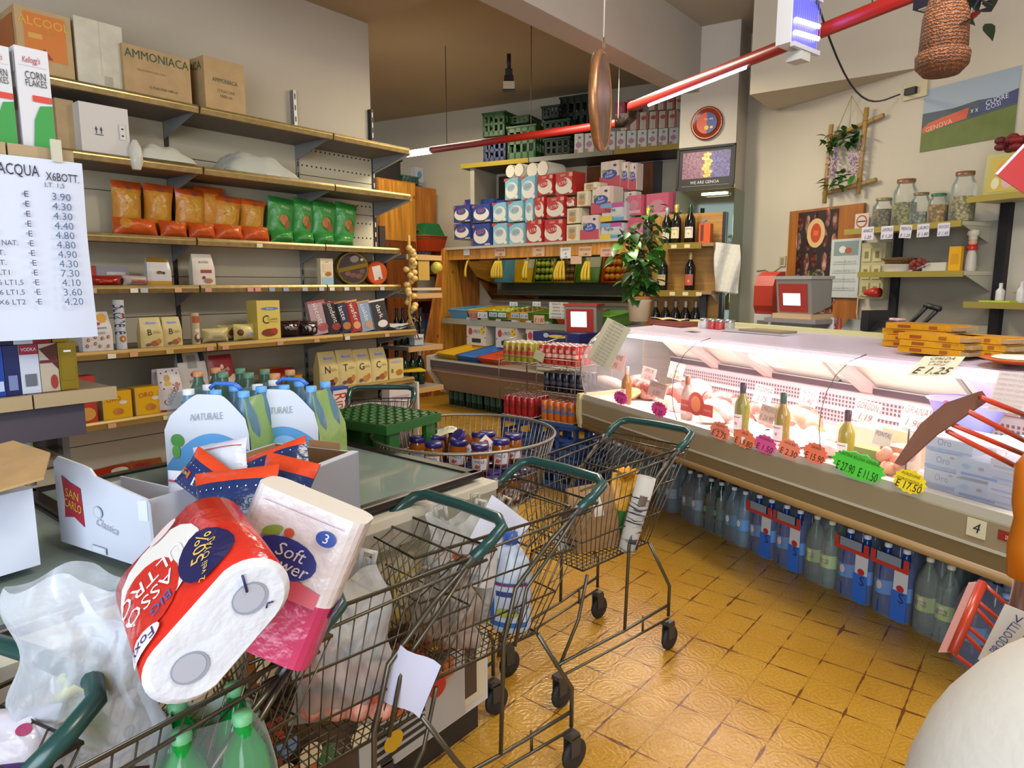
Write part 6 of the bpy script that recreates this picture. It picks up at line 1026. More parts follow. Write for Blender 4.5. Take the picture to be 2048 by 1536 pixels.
mw = mat('7a451c', .7, kind='wicker'); mb = MB(); mb.lathe([(.001, 0), (.06, .002), (.085, .03), (.088, .07), (.075, .085), (.078, .09), (.074, .2), (.05, .3), (.05, .4)], mw, 22); mb.build('basket_body', hb)
mb = MB()
for k in range(30): leaf(mb, (rn.uniform(.02, .14), rn.uniform(-.05, .05), rn.uniform(.16, .34)), rn.uniform(0, 6.28), rn.uniform(-.5, 1), .07, .05, mat(['1a2a1c', '2c2048', '3a2a60', '24381c', '8a1420'][k % 5], .5))
mb.build('flowers', hb); mb = MB(); mb.tube([(0, 0, .4), (0, 0, 1.5)], .004, '5a4a38', 4); mb.build('cord', hb)
# red tubular lighting
m_red = mat('92190e', .4)
def P28(X, Y, z=2.8): return fl(X, Y, z)
rt = empty('tube_light_rail', 'long red tubular light rail hanging below the ceiling with white lamps', 'lamp', Matrix.Identity(4))
A0, A1, B0_, B1 = P28(862, 300), P28(1236, 246), P28(1262, 214), Vector((2.35, 2.2, 2.8))
mb = MB(); mb.tube([A0, A1], .033, m_red, 12); mb.build('tube', rt); mb = MB(); mb.tube([B0_, B1], .036, m_red, 12); mb.build('tube', rt)
mb = MB(); mid_ = (A1+B0_)/2+Vector((.12, .05, 0)); mb.tube([A1-(A1-A0).normalized()*.02, A1+Vector((.06, -.02, 0)), A1.lerp(B0_, .5)+Vector((.07, 0, 0)), B0_+(B0_-B1).normalized()*-.02], .04, mat('1a1210', .4), 10); mb.build('joint', rt)
dA = (A0-A1).normalized(); mb = MB(); mb.tube([A0+Vector((0, 0, -.005)), A0+dA*.62+Vector((0, 0, -.005))], .03, mat('fff4dc', .4, emit=16), 10); tag(mb.build('lamp', rt), 'glowing white lamp end')
dB = (B1-B0_).normalized(); n_ = Vector((-dB.y, dB.x, 0)); mb = MB(); q0 = B0_+dB*.22+Vector((0, 0, -.036)); mb.tube([q0, q0+dB*.95], .010, mat('efe6ff', .4, emit=10), 8); tag(mb.build('lamp', rt), 'glowing white-violet lamp strip')
mb = MB(); q = B0_+dB*2.42; T0 = Matrix.Translation(q) @ Matrix.Rotation(math.atan2(dB.y, dB.x), 4, 'Z'); mb.T = T0; mb.box(-.17, .17, -.05, .05, -.09, -.03, '15141c'); mb.box(-.15, .15, -.04, .04, -.095, -.09, 'b8b4a4'); mb.build('spotlight', rt)
for P_, c in ((A0+(A1-A0)*.1, '3a3028'), (B0_+dB*2.0, '3a3028'), (A1.lerp(A0, .42), '5a4a3a'), (A1, 'c0b8a0')): mb = MB(); mb.tube([P_, P_+Vector((0, 0, .93))], .0035, c, 4); mb.build('suspension_wire', rt)
# spotlight hanging in the storeroom zone
mb = MB(); mb.tube([(0, 0, 0), (0, 0, .14)], .02, '1c1a1c', 8); mb.box(-.035, .035, -.03, .03, -.06, 0, '1c1a1c'); mb.prism([(-.06, -.05), (.06, -.05), (.06, .05), (-.06, .05)], -.2, -.06, mat('1a1818', .5), top=.7); mb.box(-.055, .055, -.052, -.05, -.19, -.12, mat('c8b898', .4)); tag(mb.build('spotlight', None, Matrix.Translation((-.03, 6.9, 3.53))), 'black spotlight with a pale face under the rear ceiling', 'lamp')
# staff side behind the counter: near scale, red dispenser, slicer, small bottles
wc = Fr((0, 0), 0)
mb = MB(); mb.box(-2.9, 2.2, 1.05, 1.9, .0, .02, m_floor)
bk = empty('back_counter', 'wooden back counter along the right wall behind the deli counter', 'counter', RW.M()); mb = MB(); mb.box(-2.2, 1.0, -.55, -.06, .86, .9, mat('8a8474', .4)); mb.build('worktop', bk); mb = MB(); mb.box(-2.2, 1.0, -.53, -.06, 0, .86, m_wood); mb.build('cabinet_body', bk)
s2 = empty('weighing_scale', 'near shop scale with grey and red tilted head and lilac display behind the counter', 'scale', CA.M(CA.px(1606, 640, 1.25)[0], 1.25, 1.30, 4)); mk_scale(s2, .9)
mb = MB(); mb.box(-.16, .16, -.12, .12, -.34, -.06, mat('8a8a88', .4)); mb.box(-.2, .2, -.14, .14, -.06, -.03, m_st); mb.box(-.15, .15, -.12, .1, -.03, .0, mat('b89a74', .7)); mb.build('body', s2)
mb = MB(); mb.ext([(-.06, 0), (-.09, .06), (-.09, .2), (-.06, .27), (.0, .3), (.06, .3), (.06, 0)], -.075, .075, mat('a03020', .4), 'x'); mb.box(-.07, .07, -.08, .06, -.1, 0, mat('b8b4ac', .4)); mb.box(-.04, .04, -.085, -.08, -.07, -.045, '6a6a68'); s, z = CA.px(1538, 636, 1.35); on(CA, s, 1.35, 1.28, mb, 'paper_dispenser', 'red curved dispenser left of the near scale', 'dispenser', None, 12)
mb = MB(); mb.ext([(-.12, 0), (-.12, .08), (.0, .2), (.05, .2), (.12, .05), (.12, 0)], -.2, .2, mat('4a4c4c', .3, metal=.7), 'x'); mb.box(-.05, .0, -.08, .1, .14, .26, '1c1c20'); mb.tube([(.12, 0, .1), (.3, .0, .3)], .012, '18181a', 6); mb.tube([(.17, 0, .08), (.35, .0, .27)], .012, '18181a', 6); mb.tube([(.28, 0, .3), (.37, 0, .28)], .016, '18181a', 6); s, z = CA.px(1765, 660, 1.3); on(CA, s, 1.25, 1.08, mb, 'slicing_machine', 'dark metal slicing machine with black handle behind the counter', 'slicer')
mb = MB(); mb.box(-.2, .2, -.14, .14, 0, .18, mat('5a5a58', .4, metal=.5)); on(CA, s, 1.25, .9, mb, 'machine_stand', 'grey stand under the slicing machine', 'stand')
for i, (X, c, c2) in enumerate([(1664, 'c8c0b8', 'c8c0b0'), (1678, 'a83428', 'a83428')]): mb = MB(); mb.lathe([(.025, 0), (.028, .01), (.028, .08), (.014, .1), (.012, .15)], mat(c, .4), 12); s, _ = CA.px(X, 650, 1.3); on(CA, s, 1.3, 1.13, mb, 'sauce_bottle', ['small white bottle behind the counter, left of a red one', 'small red bottle behind the counter'][i], 'bottle')
mb = MB(); mb.box(-.2, .2, -.1, .1, 0, .23, m_wood2); s, _ = CA.px(1670, 650, 1.3); on(CA, s, 1.3, .9, mb, 'wooden_box', 'wooden box on the back counter carrying two small bottles', 'box')
mb = MB(); mb.box(-.14, .14, -.05, .05, 0, .012, '3a3a3c'); s, _ = CA.px(1975, 664, 1.0); on(CA, s, .95, 1.24, mb, 'dark_tray', 'thin dark tray sticking out behind the wafer packs', 'tray')
# ================================================================ FREEZER CHEST
FZ = Fr((-.06, 2.13), -39); ZF = .87; FW, FL = .98, 2.0
fz = empty('chest_freezer', 'low chest freezer with dark framed sliding glass top in the left foreground', 'freezer', FZ.M())
def z_(name, mb, lab=None): o = mb.build(name, fz); (tag(o, lab) if lab else None); return o
mb = MB(); mb.box(-FW, -.03, -FL, 0, .09, .40, mat('c0bcb4', .4)); mb.box(-FW, -FW+.05, -FL, 0, .40, ZF-.03, mat('b8b4ac', .4)); mb.box(-.06, -.03, -FL, 0, .40, ZF-.03, mat('b8b4ac', .4)); mb.box(-FW, 0, -.05, 0, .40, ZF-.03, mat('b8b4ac', .4)); mb.box(-FW, 0, -FL, -FL+.05, .40, ZF-.03, mat('b8b4ac', .4)); mb.box(-FW+.04, -.04, -FL+.04, -.04, 0, .09, '1c1c1c'); z_('body', mb)
m_rim = mat('c0b9a8', .35); m_frm = mat('241e1a', .3); 
mb = MB(); mb.box(-FW-.01, -FW+.07, -FL-.01, .01, ZF-.03, ZF-.005, m_rim); mb.box(-.08, .01, -FL-.01, .01, ZF-.03, ZF-.005, m_rim); mb.box(-FW+.07, -.08, -.07, .01, ZF-.03, ZF-.005, m_rim); mb.box(-FW+.07, -.08, -FL-.01, -FL+.07, ZF-.03, ZF-.005, m_rim); mb.box(0, .012, -FL, 0, ZF-.09, ZF-.03, mat('a8a498', .3, metal=.4)); z_('top_rim', mb)
for a, b, zz in ((-FL+.03, -1.0, ZF-.004), (-1.03, -.02, ZF+.008)):
    mb = MB(); t = .035
    for q in ((-FW+.03, -.03, b-t, b), (-FW+.03, -.03, a, a+t), (-FW+.03, -FW+.03+t, a, b), (-.03-t, -.03, a, b)): mb.box(q[0], q[1], q[2], q[3], zz, zz+.018, m_frm)
    mb.box(-.034, -.031, a, b, zz+.018, zz+.021, m_st); z_('lid_frame', mb)
    mb = MB(); mb.box(-FW+.05, -.05, a+.02, b-.02, zz+.006, zz+.010, mat('96a49c', .04, alpha=.45)); z_('lid_glass', mb)
mb = MB(); mb.box(-FW+.05, -.05, -FL+.05, -.05, .40, .42, mat('8a9088', .4)); mb.build('liner', fz)
mb = MB(); f = lambda u, v, e: (-.028+e, -FL/2+u*FL, .12+v*.64); f.asp = FL/.64
rn = random.Random(1)
P = [('r', -.49, .0, .49, 1, mat('c8bc9c', .5)), ('r', -.47, .04, .47, .62, mat('4a3a30', .5))]
cols = ['c89a20', '2c4a98', 'b03020', '3a6a3c', 'd8c8a0', 'c05a20', '7a2a20', '6a8ab8', 'c8b430', '28304c']
for k in range(90): P.append(('e' if k % 3 else 'r', *(lambda u, v: (u, v, .018, .05) if k % 3 else (u-.02, v-.05, u+.02, v+.05))(rn.uniform(-.44, .44), rn.uniform(.1, .56)), rn.choice(cols)))
P += [('r', -.05+.11*k, .70, .04+.11*k, .9, ['c09a3c', '7a4a20', 'c8a83c', 'c8b060', '8a5a2c'][k % 5]) for k in range(5)]+[('r', -.04+.11*k, .72, .03+.11*k, .88, 'cfc09c') for k in range(5)]
P += [('t', 'Latteria del Corso', -.12, .78, .07, '3a3020', 0, .18), ('r', -.22, .68, -.18, .73, 'c8b030')]
mb.prints(f, P); z_('product_posters', mb)
mb = MB(); mb.box(-.028, -.024, -.55, -.12, .1, .34, mat('a8a49c', .5)); 
for k in range(7): mb.box(-.024, -.022, -.5, -.3, .13+.025*k, .142+.025*k, '2a2a2a')
z_('vent', mb)
def onz(X, Y, z, mb, name, lab, cat, rz=0, post=None, grp=None, fr=FZ, dxy=(0, 0)):
    P_ = fl(X, Y, z); M = Matrix.Translation((P_.x+dxy[0], P_.y+dxy[1], z)) @ Matrix.Rotation(R(rz), 4, 'Z')
    if post is not None: M = M @ post
    return tag(mb.build(name, None, M), lab, cat, grp)
ZT = ZF+.028
# frozen packs seen through the glass
for i in range(8):
    mb = mk_pillow(.2, .16, .06, mat(['4a6a50', '8a9488', '5a5448', '3a5a7a'][i % 4], .4, kind='crinkle'), [], None, i); on(FZ, -.25-.4*(i % 2), -.25-.22*(i//2), .50, mb, 'frozen_bag', 'frosted frozen food bag inside the chest freezer', 'frozen food', 'frozen bags in the freezer', 20*i, Matrix.Rotation(R(-90), 4, 'X') @ Matrix.Translation((0, 0, -.05)))
# ---- white display carton
def open_carton(w, d, h, out, inn, t=.005, front=None):
    mb = MB(); o_, i_ = mat(out, .55), mat(inn, .75, kind='card')
    for (x0, x1, y0, y1, hh) in ((-w/2, w/2, -d/2, -d/2+t, front or h), (-w/2, w/2, d/2-t, d/2, h), (-w/2, -w/2+t, -d/2, d/2, h), (w/2-t, w/2, -d/2, d/2, h)): mb.box(x0, x1, y0, y1, 0, hh, o_)
    for (x0, x1, y0, y1, hh) in ((-w/2+t, w/2-t, -d/2+t, -d/2+t+.001, front or h), (-w/2+t, w/2-t, d/2-t-.001, d/2-t, h), (-w/2+t, -w/2+t+.001, -d/2, d/2, h), (w/2-t-.001, w/2-t, -d/2, d/2, h)): mb.box(x0, x1, y0+.0005, y1-.0005, .001, hh-.001, i_)
    mb.box(-w/2, w/2, -d/2, d/2, 0, .004, i_); return mb
w, h = .35, .20
mb = MB(); m_wc = mat('c0c4d0', .5)
# open display box seen from its side: low wall profile with a raised corner
prof = [(-w/2, 0), (w/2, 0), (w/2, h*.78), (-.01, h*.9), (-.03, h*.98), (-.06, h), (-w/2+.02, h*1.04), (-w/2, h*.96)]
mb.ext([(x, z) for x, z in prof], -.17, -.165, m_wc, 'y'); mb.ext([(-w/2, 0), (w/2, 0), (w/2, h*.6), (-w/2, h*.6)], -.02, -.015, m_wc, 'y'); mb.box(-w/2, -w/2+.004, -.165, -.015, 0, h*.55, m_wc); mb.box(w/2-.004, w/2, -.165, -.015, 0, h*.78, mat('b8bccc', .5)); mb.box(-w/2, w/2, -.165, -.015, 0, .004, mat('a87e50', .7, kind='card'))
mb.quad((w/2, -.17, h*.78), (w/2+.04, -.19, h*.8), (w/2+.045, -.19, .02), (w/2, -.17, 0), m_wc); mb.quad((w/2-.035, -.1712, h*.76), (w/2-.002, -.1712, h*.77), (w/2-.002, -.1712, h*.55), (w/2-.035, -.1712, h*.53), mat('d0d4e0', .5))
f = lambda u, v, e: (u*w, -.1702-e, v*h); f.asp = w/h
mb.prints(f, [('p', [(-.41, .83), (-.32, .77), (-.2, .72), (-.195, .5), (-.19, .27), (-.3, .36), (-.41, .33), (-.395, .55)], K('9c2030')), ('t', 'SAN', -.3, .62, .1, 'c8b030', -8, .2), ('t', 'CARLO', -.3, .49, .1, 'c8b030', -10, .19), ('t', 'Classica', .06, .36, .09, '9a9aa8', -8, .26, .4), ('e', -.02, .5, .05, .07, 'a8acb8'), ('e', -.02, .5, .04, .055, 'c0c4d0'), ('r', -.12, .02, .04, .1, 'b0b4c0'), ('r', -.11, .03, .03, .09, 'c6cad4')])
onz(212, 1108, ZT, mb, 'display_box', 'tall white display carton with a red and yellow logo on the freezer', 'box', -29, None, None, FZ, (.085, .14))
# big white chips box to the right
cb2 = open_carton(.27, .24, .17, 'c0c4d0', 'a37b52', front=.05); mbx = cb2; mbx.box(.115, .135, -.12, .12, .02, .172, mat('c4c8d4', .5)); mbx.box(-.02, .08, .116, .119, .17, .19, mat('a37b52', .75, kind='card'))
BX = onz(515, 1085, ZT, mbx, 'display_box', 'open white carton with brown inside holding crisp bags on the freezer', 'box', -22, None, None, FZ, (.03, .13))
bo = BX.matrix_basis.translation; 
m_nv = mat('1c2c5a', .25, kind='crinkle'); m_ord2 = mat('c8401c', .3, kind='crinkle'); m_wb = mat('b8bccc', .35, kind='crinkle')
def chips(nm, X_, Y_, d_, w, h, roll, tx=-25, rz=-15, m1=m_nv, m2=m_ord2, kind=0, seed=0):
    P = [('p', [(.0, .25), (.42, .3), (.42, .5), (.0, .45)], K('d0d0d4')), ('t', 'SFIDA GLI', .2, .42, .1, '1c1c24', 3, .36), ('t', 'AZZURRI', .21, .32, .1, '1c1c24', 3, .34), ('p', [(-.4, .3), (-.12, .32), (-.1, .5), (-.38, .48)], K('c8401c')), ('t', 'SAN CARLO', -.25, .4, .07, 'd8b83c', 4, .25)]+[('e', -.45+.1*k, .66, .008, .014, 'b8d0e8') for k in range(10)]+[('e', -.45+.1*k, .14, .008, .014, 'b8d0e8') for k in range(10)] if kind == 0 else [('r', -.45, .8, .45, .83, 'a84a50')]
    fn = (lambda u, v: m2 if v > .82 else m1) if kind == 0 else None
    mb = mk_pillow(w, h, .06, m1, P, fn, seed); q = Vector((0, 0, CH))+ray(X_, Y_)*d_; c = Matrix.Translation((0, 0, -h/2))
    return tag(mb.build('crisp_bag', None, Matrix.Translation(q) @ Matrix.Rotation(R(rz), 4, 'Z') @ Matrix.Rotation(R(tx), 4, 'X') @ Matrix.Rotation(R(roll), 4, 'Y') @ c), nm, 'snack bag')
chips('navy blue crisp bag lying sideways at the front of the open white carton', 470, 1000, 1.36, .19, .125, -10, seed=1)
chips('navy blue crisp bag with orange top at the right of the open carton', 565, 985, 1.42, .13, .15, 8, seed=2); chips('navy blue crisp bag with a slanting orange edge at the back of the open carton', 548, 935, 1.52, .18, .09, -24, seed=3); chips('navy blue crisp bag at the left of the open carton, tilted to the right', 410, 955, 1.46, .12, .09, 26, seed=4)
chips('clear topped white crisp bag behind the navy bags', 440, 928, 1.52, .14, .10, -14, m1=m_wb, m2=m_wb, kind=1, seed=5)
mb = mk_pillow(.085, .17, .05, mat('c8c8d4', .3, kind='crinkle'), [('r', -.48, .22, .45, .55, 'b8302c'), ('t', 'SAN', -.05, .47, .1, 'd0b83c', 4, .6), ('t', 'CARLO', -.05, .33, .1, 'd0b83c', 4, .75), ('r', -.4, .86, .4, .89, 'a05058'), ('t', 'Rustica', 0, .1, .08, '3a3a48', 0, .5, .3)], None, 8); onz(352, 1100, ZT, mb, 'crisp_bag', 'white crisp bag with red logo standing between the two white cartons', 'snack bag', -10, Matrix.Rotation(R(-6), 4, 'X'), None, FZ, (.0, .04))
mb = mk_pillow(.13, .17, .05, mat('c4cadc', .35, kind='crinkle'), [], None, 9); onz(432, 1118, ZT, mb, 'crisp_bag', 'plain white back of a crisp bag facing the camera in the open carton', 'snack bag', -14, Matrix.Rotation(R(-18), 4, 'X') @ Matrix.Rotation(R(10), 4, 'Y'), None, FZ, (.0, .04))
# crisps picture lobe: a real bag corner in yellow
mb = MB(); mb.sphere((0, 0, 0), .035, mat('b0902c', .5, kind='card'), 14, 10, .9); onz(462, 1040, 1.0, mb, 'big_crisp', 'rounded golden yellow item resting on the crisp bags', 'snack', dxy=(0, .0))
# ---- torn carton at the far left
mb = MB(); cin = mat('a8875a', .75, kind='card'); cw = mat('c4cad8', .5)
mb.box(-.22, -.02, -.1, .1, 0, .17, cw)
for pts in ([(-.22, -.12, .185), (.01, -.13, .175), (.06, -.04, .19), (-.22, .0, .215)], [(-.22, .0, .22), (.08, -.02, .20), (.10, .08, .215), (-.02, .14, .235), (-.22, .14, .235)]):
    n = len(pts); mb.add(pts+[(x, y, z+.005) for x, y, z in pts], [tuple(range(n-1, -1, -1)), tuple(range(n, 2*n))]+[(i, (i+1) % n, (i+1) % n+n, i+n) for i in range(n)], cin)
onz(5, 1180, ZT, mb, 'torn_carton', 'torn white carton with tan inner flaps at the left edge', 'box', -35, dxy=(-.05, .03))
# ---- water six-packs on the freezer
def nat_pack(X, Y, lab, rz):
    P_ = fl(X, Y, ZT); p = empty('water_six_pack', lab, 'bottle pack', Matrix.Translation((P_.x, P_.y, ZT)) @ Matrix.Rotation(R(rz), 4, 'Z'), 'six-packs of natural water')
    for i in range(3):
        for j in range(2): mb = MB(); pet(mb, -.086+.086*i, .045+.086*j, .31, .042, '7fa8c8', '5a9ad8' if i else 'c4c8cc', '6aa8d8', 'd0d8e0', 0, .4); mb.build('bottle', p)
    W_p = .26; f = lambda u, v, e: (u*W_p*(1 if v < .65 else 1-(v-.65)*.9), (-.004+.07*max(0, v-.65))-e, v*.31); f.asp = W_p/.31
    mb = MB(); m_p = mat('c8ccd8', .2, alpha=.93)
    # printed front sheet of the film: arched white panel over blue
    top_ = lambda u: .97-1.2*max(0, abs(u)-.18)**1.6
    mb.grid(lambda u, v, e: f(u, v*top_(u), .003), -.5, .5, 0, 1, m_p, 20, 12)
    mb.grid(lambda u, v, e: f(u, v*(.64-.5*(u-.1)**2*1.8), .0045), -.5, .5, 0, 1, mat('5a96cc', .25), 20, 6)
    mb.prints(lambda u, v, e: f(u, v, e+.005), [('t', 'NATURALE', .0, .78, .06, '8f98a0', 4, .62), ('e', -.34, .56, .08, .06, '4a8a3c'), ('e', -.36, .46, .05, .06, '5a9a44'), ('t', "Sant'Anna", .1, .3, .12, '1c2a5c', 3, .7), ('e', .12, .48, .16, .08, '84b0d8')]); mb.build('printed_film', p)
    mb = MB(); mb.grid(lambda u, v, e: (W_p/2*(1-.7*max(0, v-.6)), .0+v*0+u*.17*(1-.9*max(0, v-.6))+.085, v*.29), -.5, .5, 0, 1, mat('a8cc6c', .3, alpha=.5, kind='crinkle'), 4, 8); mb.build('film_side', p); mb = MB(); mb.grid(lambda u, v, e: (-W_p/2*(1-.25*max(0, v-.6)), u*.17+.085, v*.3), -.5, .5, 0, 1, mat('a8c0cc', .2, alpha=.25), 4, 8); mb.build('film_side', p)
    mb = MB(); mb.tube([(-.05, .09, .305), (-.03, .09, .32), (.03, .09, .32), (.05, .09, .305)], .006, mat('3a70c8', .3, alpha=.9), 6); mb.build('carry_strap', p)
nat_pack(425, 1005, 'six-pack of water with white NATURALE film, the left and nearer one', -12); nat_pack(562, 985, 'six-pack of water with white NATURALE film, the right one', -12)
gb = empty('water_bottle_pack', 'wrapped pack of green-capped clear bottles behind the NATURALE six-packs', 'bottle pack', Matrix.Translation((fl(450, 970, ZT).x, fl(450, 970, ZT).y+.14, ZT)) @ Matrix.Rotation(R(-12), 4, 'Z'))
for i in range(4):
    for j in range(2): mb = MB(); pet(mb, -.14+.09*i, .0+.09*j, .325, .043, '5a7a68', '4a7058' if i % 3 else 'a8744c', '5a8a68', None, 0, .4); mb.build('bottle', gb)
# tissue tub on the freezer
mb = MB(); mb.lathe([(.085, 0), (.09, .005), (.09, .08)], mat('8c1f66', .35), 28); mb.lathe([(.09, .08), (.088, .095), (.04, .1), (.001, .098)], mat('c4bca4', .5), 28); mb.ell(lambda u, v, e: (u*.1, v*.1, .1+e), .1, 0, .2, .1, K('a88070'), .001); f = wcyl(.09, .08); mb.prints(f, [('r', .05, .3, .32, .7, 'c4c0d0'), ('r', .07, .38, .3, .62, '2a3460')]); mb.T = Matrix.Translation((0, 0, 0))
onz(630, 890, ZT, mb, 'tissue_tub', 'round purple tub with cream top beside the water packs', 'tub', 20, None, None, FZ, (-.0, .02))

# ================================================================ JAR BASKET
JB = (-.195, 2.71); zr = .90
jb = empty('wire_basket', 'wide round wire basket filled with honey jars behind the freezer', 'basket', Matrix.Translation((JB[0], JB[1], 0)))
m_wire = mat('8a8478', .35, metal=.7)
def circ(r, z, n=48): return [(r*math.cos(6.28319*k/n), r*math.sin(6.28319*k/n), z) for k in range(n)]
mb = MB(); mb.tube(circ(.37, zr), .006, m_wire, 6, True); mb.build('rim', jb); mb = MB(); mb.tube(circ(.30, .66), .004, m_wire, 5, True); mb.tube(circ(.335, .78), .003, m_wire, 5, True); mb.build('hoop', jb)
mb = MB()
for k in range(84): a = 6.28319*k/84; c, s = math.cos(a), math.sin(a); mb.tube([(.37*c, .37*s, zr), (.34*c, .34*s, .78), (.30*c, .30*s, .66), (.0, .0, .66)] if k % 7 == 0 else [(.37*c, .37*s, zr), (.34*c, .34*s, .78), (.30*c, .30*s, .66)], .0022, m_wire, 4)
mb.build('side_wires', jb); mb = MB(); mb.box(-.2, .2, -.2, .2, .655, .663, mat('5a5448', .5)); mb.lathe([(.3, .655), (.3, .662), (.001, .663)], mat('5a5448', .5, alpha=.9), 24)
for a in (.8, 2.4, 4.0, 5.5): mb.tube([(.26*math.cos(a), .26*math.sin(a), .7), (.2*math.cos(a), .2*math.sin(a), .0)], .009, m_wire, 6)
mb.build('stand', jb)
rn = random.Random(21); m_lid = mat('231a5c', .3); m_hon = mat('8a4a10', .08); m_hon2 = mat('6a2c10', .08)
def mkjar(lab, xy, z, lp, tilt=(0, 0), honey=m_hon, dark=False):
    j = empty('honey_jar', lab, 'jar', Matrix.Translation((xy[0], xy[1], z)) @ Matrix.Rotation(tilt[0], 4, 'X') @ Matrix.Rotation(tilt[1], 4, 'Y')); r = .036
    mb = MB(); mb.lathe([(r*.93, 0), (r, .006), (r, .072), (r*.86, .086), (r*.84, .09)], honey, 18); f = wcyl(r, .09); mb.prints(f, [('r', -.42, .12, .42, .62, 'c8c0c8'), ('t', 'MIELE', .0, .48, .12, '3a2c30', 0, .5), ('p', [(-.2, .38), (.05, .3), (-.1, .16), (-.3, .2)], K('a8502c'))]); mb.build('glass', j)
    mb = MB(); mb.lathe([(r*.95, .087), (r*.98, .09), (r*.98, .104), (r*.9, .107), (.001, .1065)], m_lid, 20); mb.build('lid', j)
n = 0; pts_ = []
for ring, (rr, cnt) in enumerate([(.255, 18), (.17, 12), (.085, 6), (0, 1)]):
    for k in range(cnt):
        a = 6.28319*(k+.5*ring)/cnt; mkjar('amber honey jar with dark blue lid in the bottom layer of the round wire basket', (JB[0]+rr*math.cos(a)*1.0, JB[1]+rr*math.sin(a)), .665, 0); JL = bpy.context.scene.objects
for o in SC.objects:
    if o.get('category') == 'jar' and o.name.startswith('honey_jar'): o['group'] = 'honey jars in the basket'
for i, (dx, dy, tz, tl, nm) in enumerate([(-.12, .04, .773, (0, 0), 'left upper'), (-.03, -.03, .773, (.1, .1), 'middle upper'), (.05, .06, .773, (-.2, .1), 'rear upper'), (.15, -.04, .773, (0, 0), 'right upper'), (-.05, .12, .773, (0, .1), 'far upper'), (.03, .02, .815, (.5, -.6), 'topmost, tilted'), (.09, .1, .773, (0, 0), 'back right upper'), (-.19, .0, .773, (0, 0), 'far left upper'), (-.12, -.09, .773, (0, .05), 'front left upper'), (.07, -.12, .773, (.05, 0), 'front right upper'), (.2, .05, .773, (0, 0), 'far right upper'), (-.12, .15, .773, (0, 0), 'rear left upper')]):
    mkjar('honey jar with blue lid lying on the others, %s one of the pile' % nm, (JB[0]+dx, JB[1]+dy), tz-.0, 0, tl, m_hon2 if i == 5 else m_hon)
mb = MB(); mb.grid(lambda u, v, e: (u*.12, (v-.5)*.055, .01*math.sin(6*u)), -.5, .5, 0, 1, mat('c4bc9c', .6), 8, 4); mb.prints(wtop(.12, .05, .012), [('t', 'MIELE 3.90', 0, .5, .35, '6a6450', 0, .8, .3)]); tag(mb.build('price_note', None, Matrix.Translation((JB[0]-.09, JB[1]+.04, .892)) @ Matrix.Rotation(.2, 4, 'Z') @ Matrix.Rotation(R(18), 4, 'X')), 'curled cream note lying on the blue jar lids', 'paper sign')
mb = MB(); mb.box(-.022, .022, -.001, .001, -.022, .022, mat('d0c4bc', .5)); mb.prints(wflat(.044, .044, -.001, -.022), [('e', 0, .5, .25, .25, '9a3c34')]); tag(mb.build('diamond_tag', None, Matrix.Translation((JB[0]+.09, JB[1]-.06, .87)) @ Matrix.Rotation(R(45), 4, 'Y') @ Matrix.Rotation(R(-20), 4, 'X')), 'small white diamond shaped tag on a honey jar', 'tag')

# ================================================================ DRINKS RACK on blue crates
DR = Fr(tuple(fl(1012, 832, .5)+Vector((-.04, .08, 0)))[:2], -39)
for i in range(2):
    for j in range(2): on(DR, .17+.36*i, .2, .25*j, mk_crate(.34, .4, .248, '264a86', slots=1), 'blue_crate', 'blue plastic crate, %s %s of the four under the drink cans' % (['bottom', 'top'][j], ['left', 'right'][i]), 'crate')
def can(mb, x, y, z, c, c2, h=.145, r=.0285): 
    mb.lathe([(r*.8, 0), (r, .008), (r, h*.92), (r*.84, h*.99)], c, 12, (x, y, z)); mb.lathe([(r*.86, h*.985), (r*.84, h), (r*.8, h*.99), (.001, h*.985)], m_st, 12, (x, y, z))
    f = lambda u, v, e: (x+(r+e)*math.sin(u*2.4), y-(r+e)*math.cos(u*2.4), z+v*h); f.asp = .9; mb.prints(f, [('r', -.5, .38, .5, .56, c2), ('e', .0, .7, .2, .1, c2)])
def canpack(x, y, z, nx, ny, c, c2, lab, rz=0):
    p = empty('can_pack', lab, 'can pack', DR.M(x, y, z, rz))
    for i in range(nx):
        for j in range(ny): mb = MB(); can(mb, .0585*(i-(nx-1)/2), .0585*j+.03, .003, mat(c, .25), K(c2, .3)); mb.build('can', p)
    mb = MB(); W = .0585*nx; mb.box(-W/2, W/2, 0, .0585*ny, 0, .003, mat('c8c4bc', .5)); mb.build('tray', p)
canpack(.15, .01, .5, 5, 4, 'a01c1e', '7a1418', 'pack of dark red drink cans on the left blue crate'); canpack(.51, .01, .5, 5, 4, 'c8641c', '5a6a8a', 'pack of orange drink cans on the right blue crate')
rk = empty('drink_rack', 'wire rack with two tiers of drink cans beside the deli counter', 'rack', DR.M())
for z, y0 in ((.70, .06), (.91, .0)):
    mb = MB(); 
    for k in range(14): mb.tube([(-.02+.055*k, y0, z-.01), (-.02+.055*k, y0+.3, z-.01)], .002, m_wire, 4)
    mb.tube([(-.04, y0-.01, z-.01), (.74, y0-.01, z-.01)], .004, m_wire, 5); mb.tube([(-.04, y0-.02, z+.05), (.74, y0-.02, z+.05)], .003, m_wire, 5); mb.tube([(-.04, y0+.3, z-.01), (.74, y0+.3, z-.01)], .004, m_wire, 5)
    for k in range(8): mb.tube([(-.04+.11*k, y0-.01, z-.01), (-.04+.11*k, y0-.02, z+.05)], .002, m_wire, 4)
    mb.build('wire_tier', rk)
mb = MB()
for x in (-.05, .34, .75): mb.tube([(x, .42, .0), (x, .38, 1.1), (x, .1, 1.06)], .006, m_wire, 6)
mb.build('rack_frame', rk); 
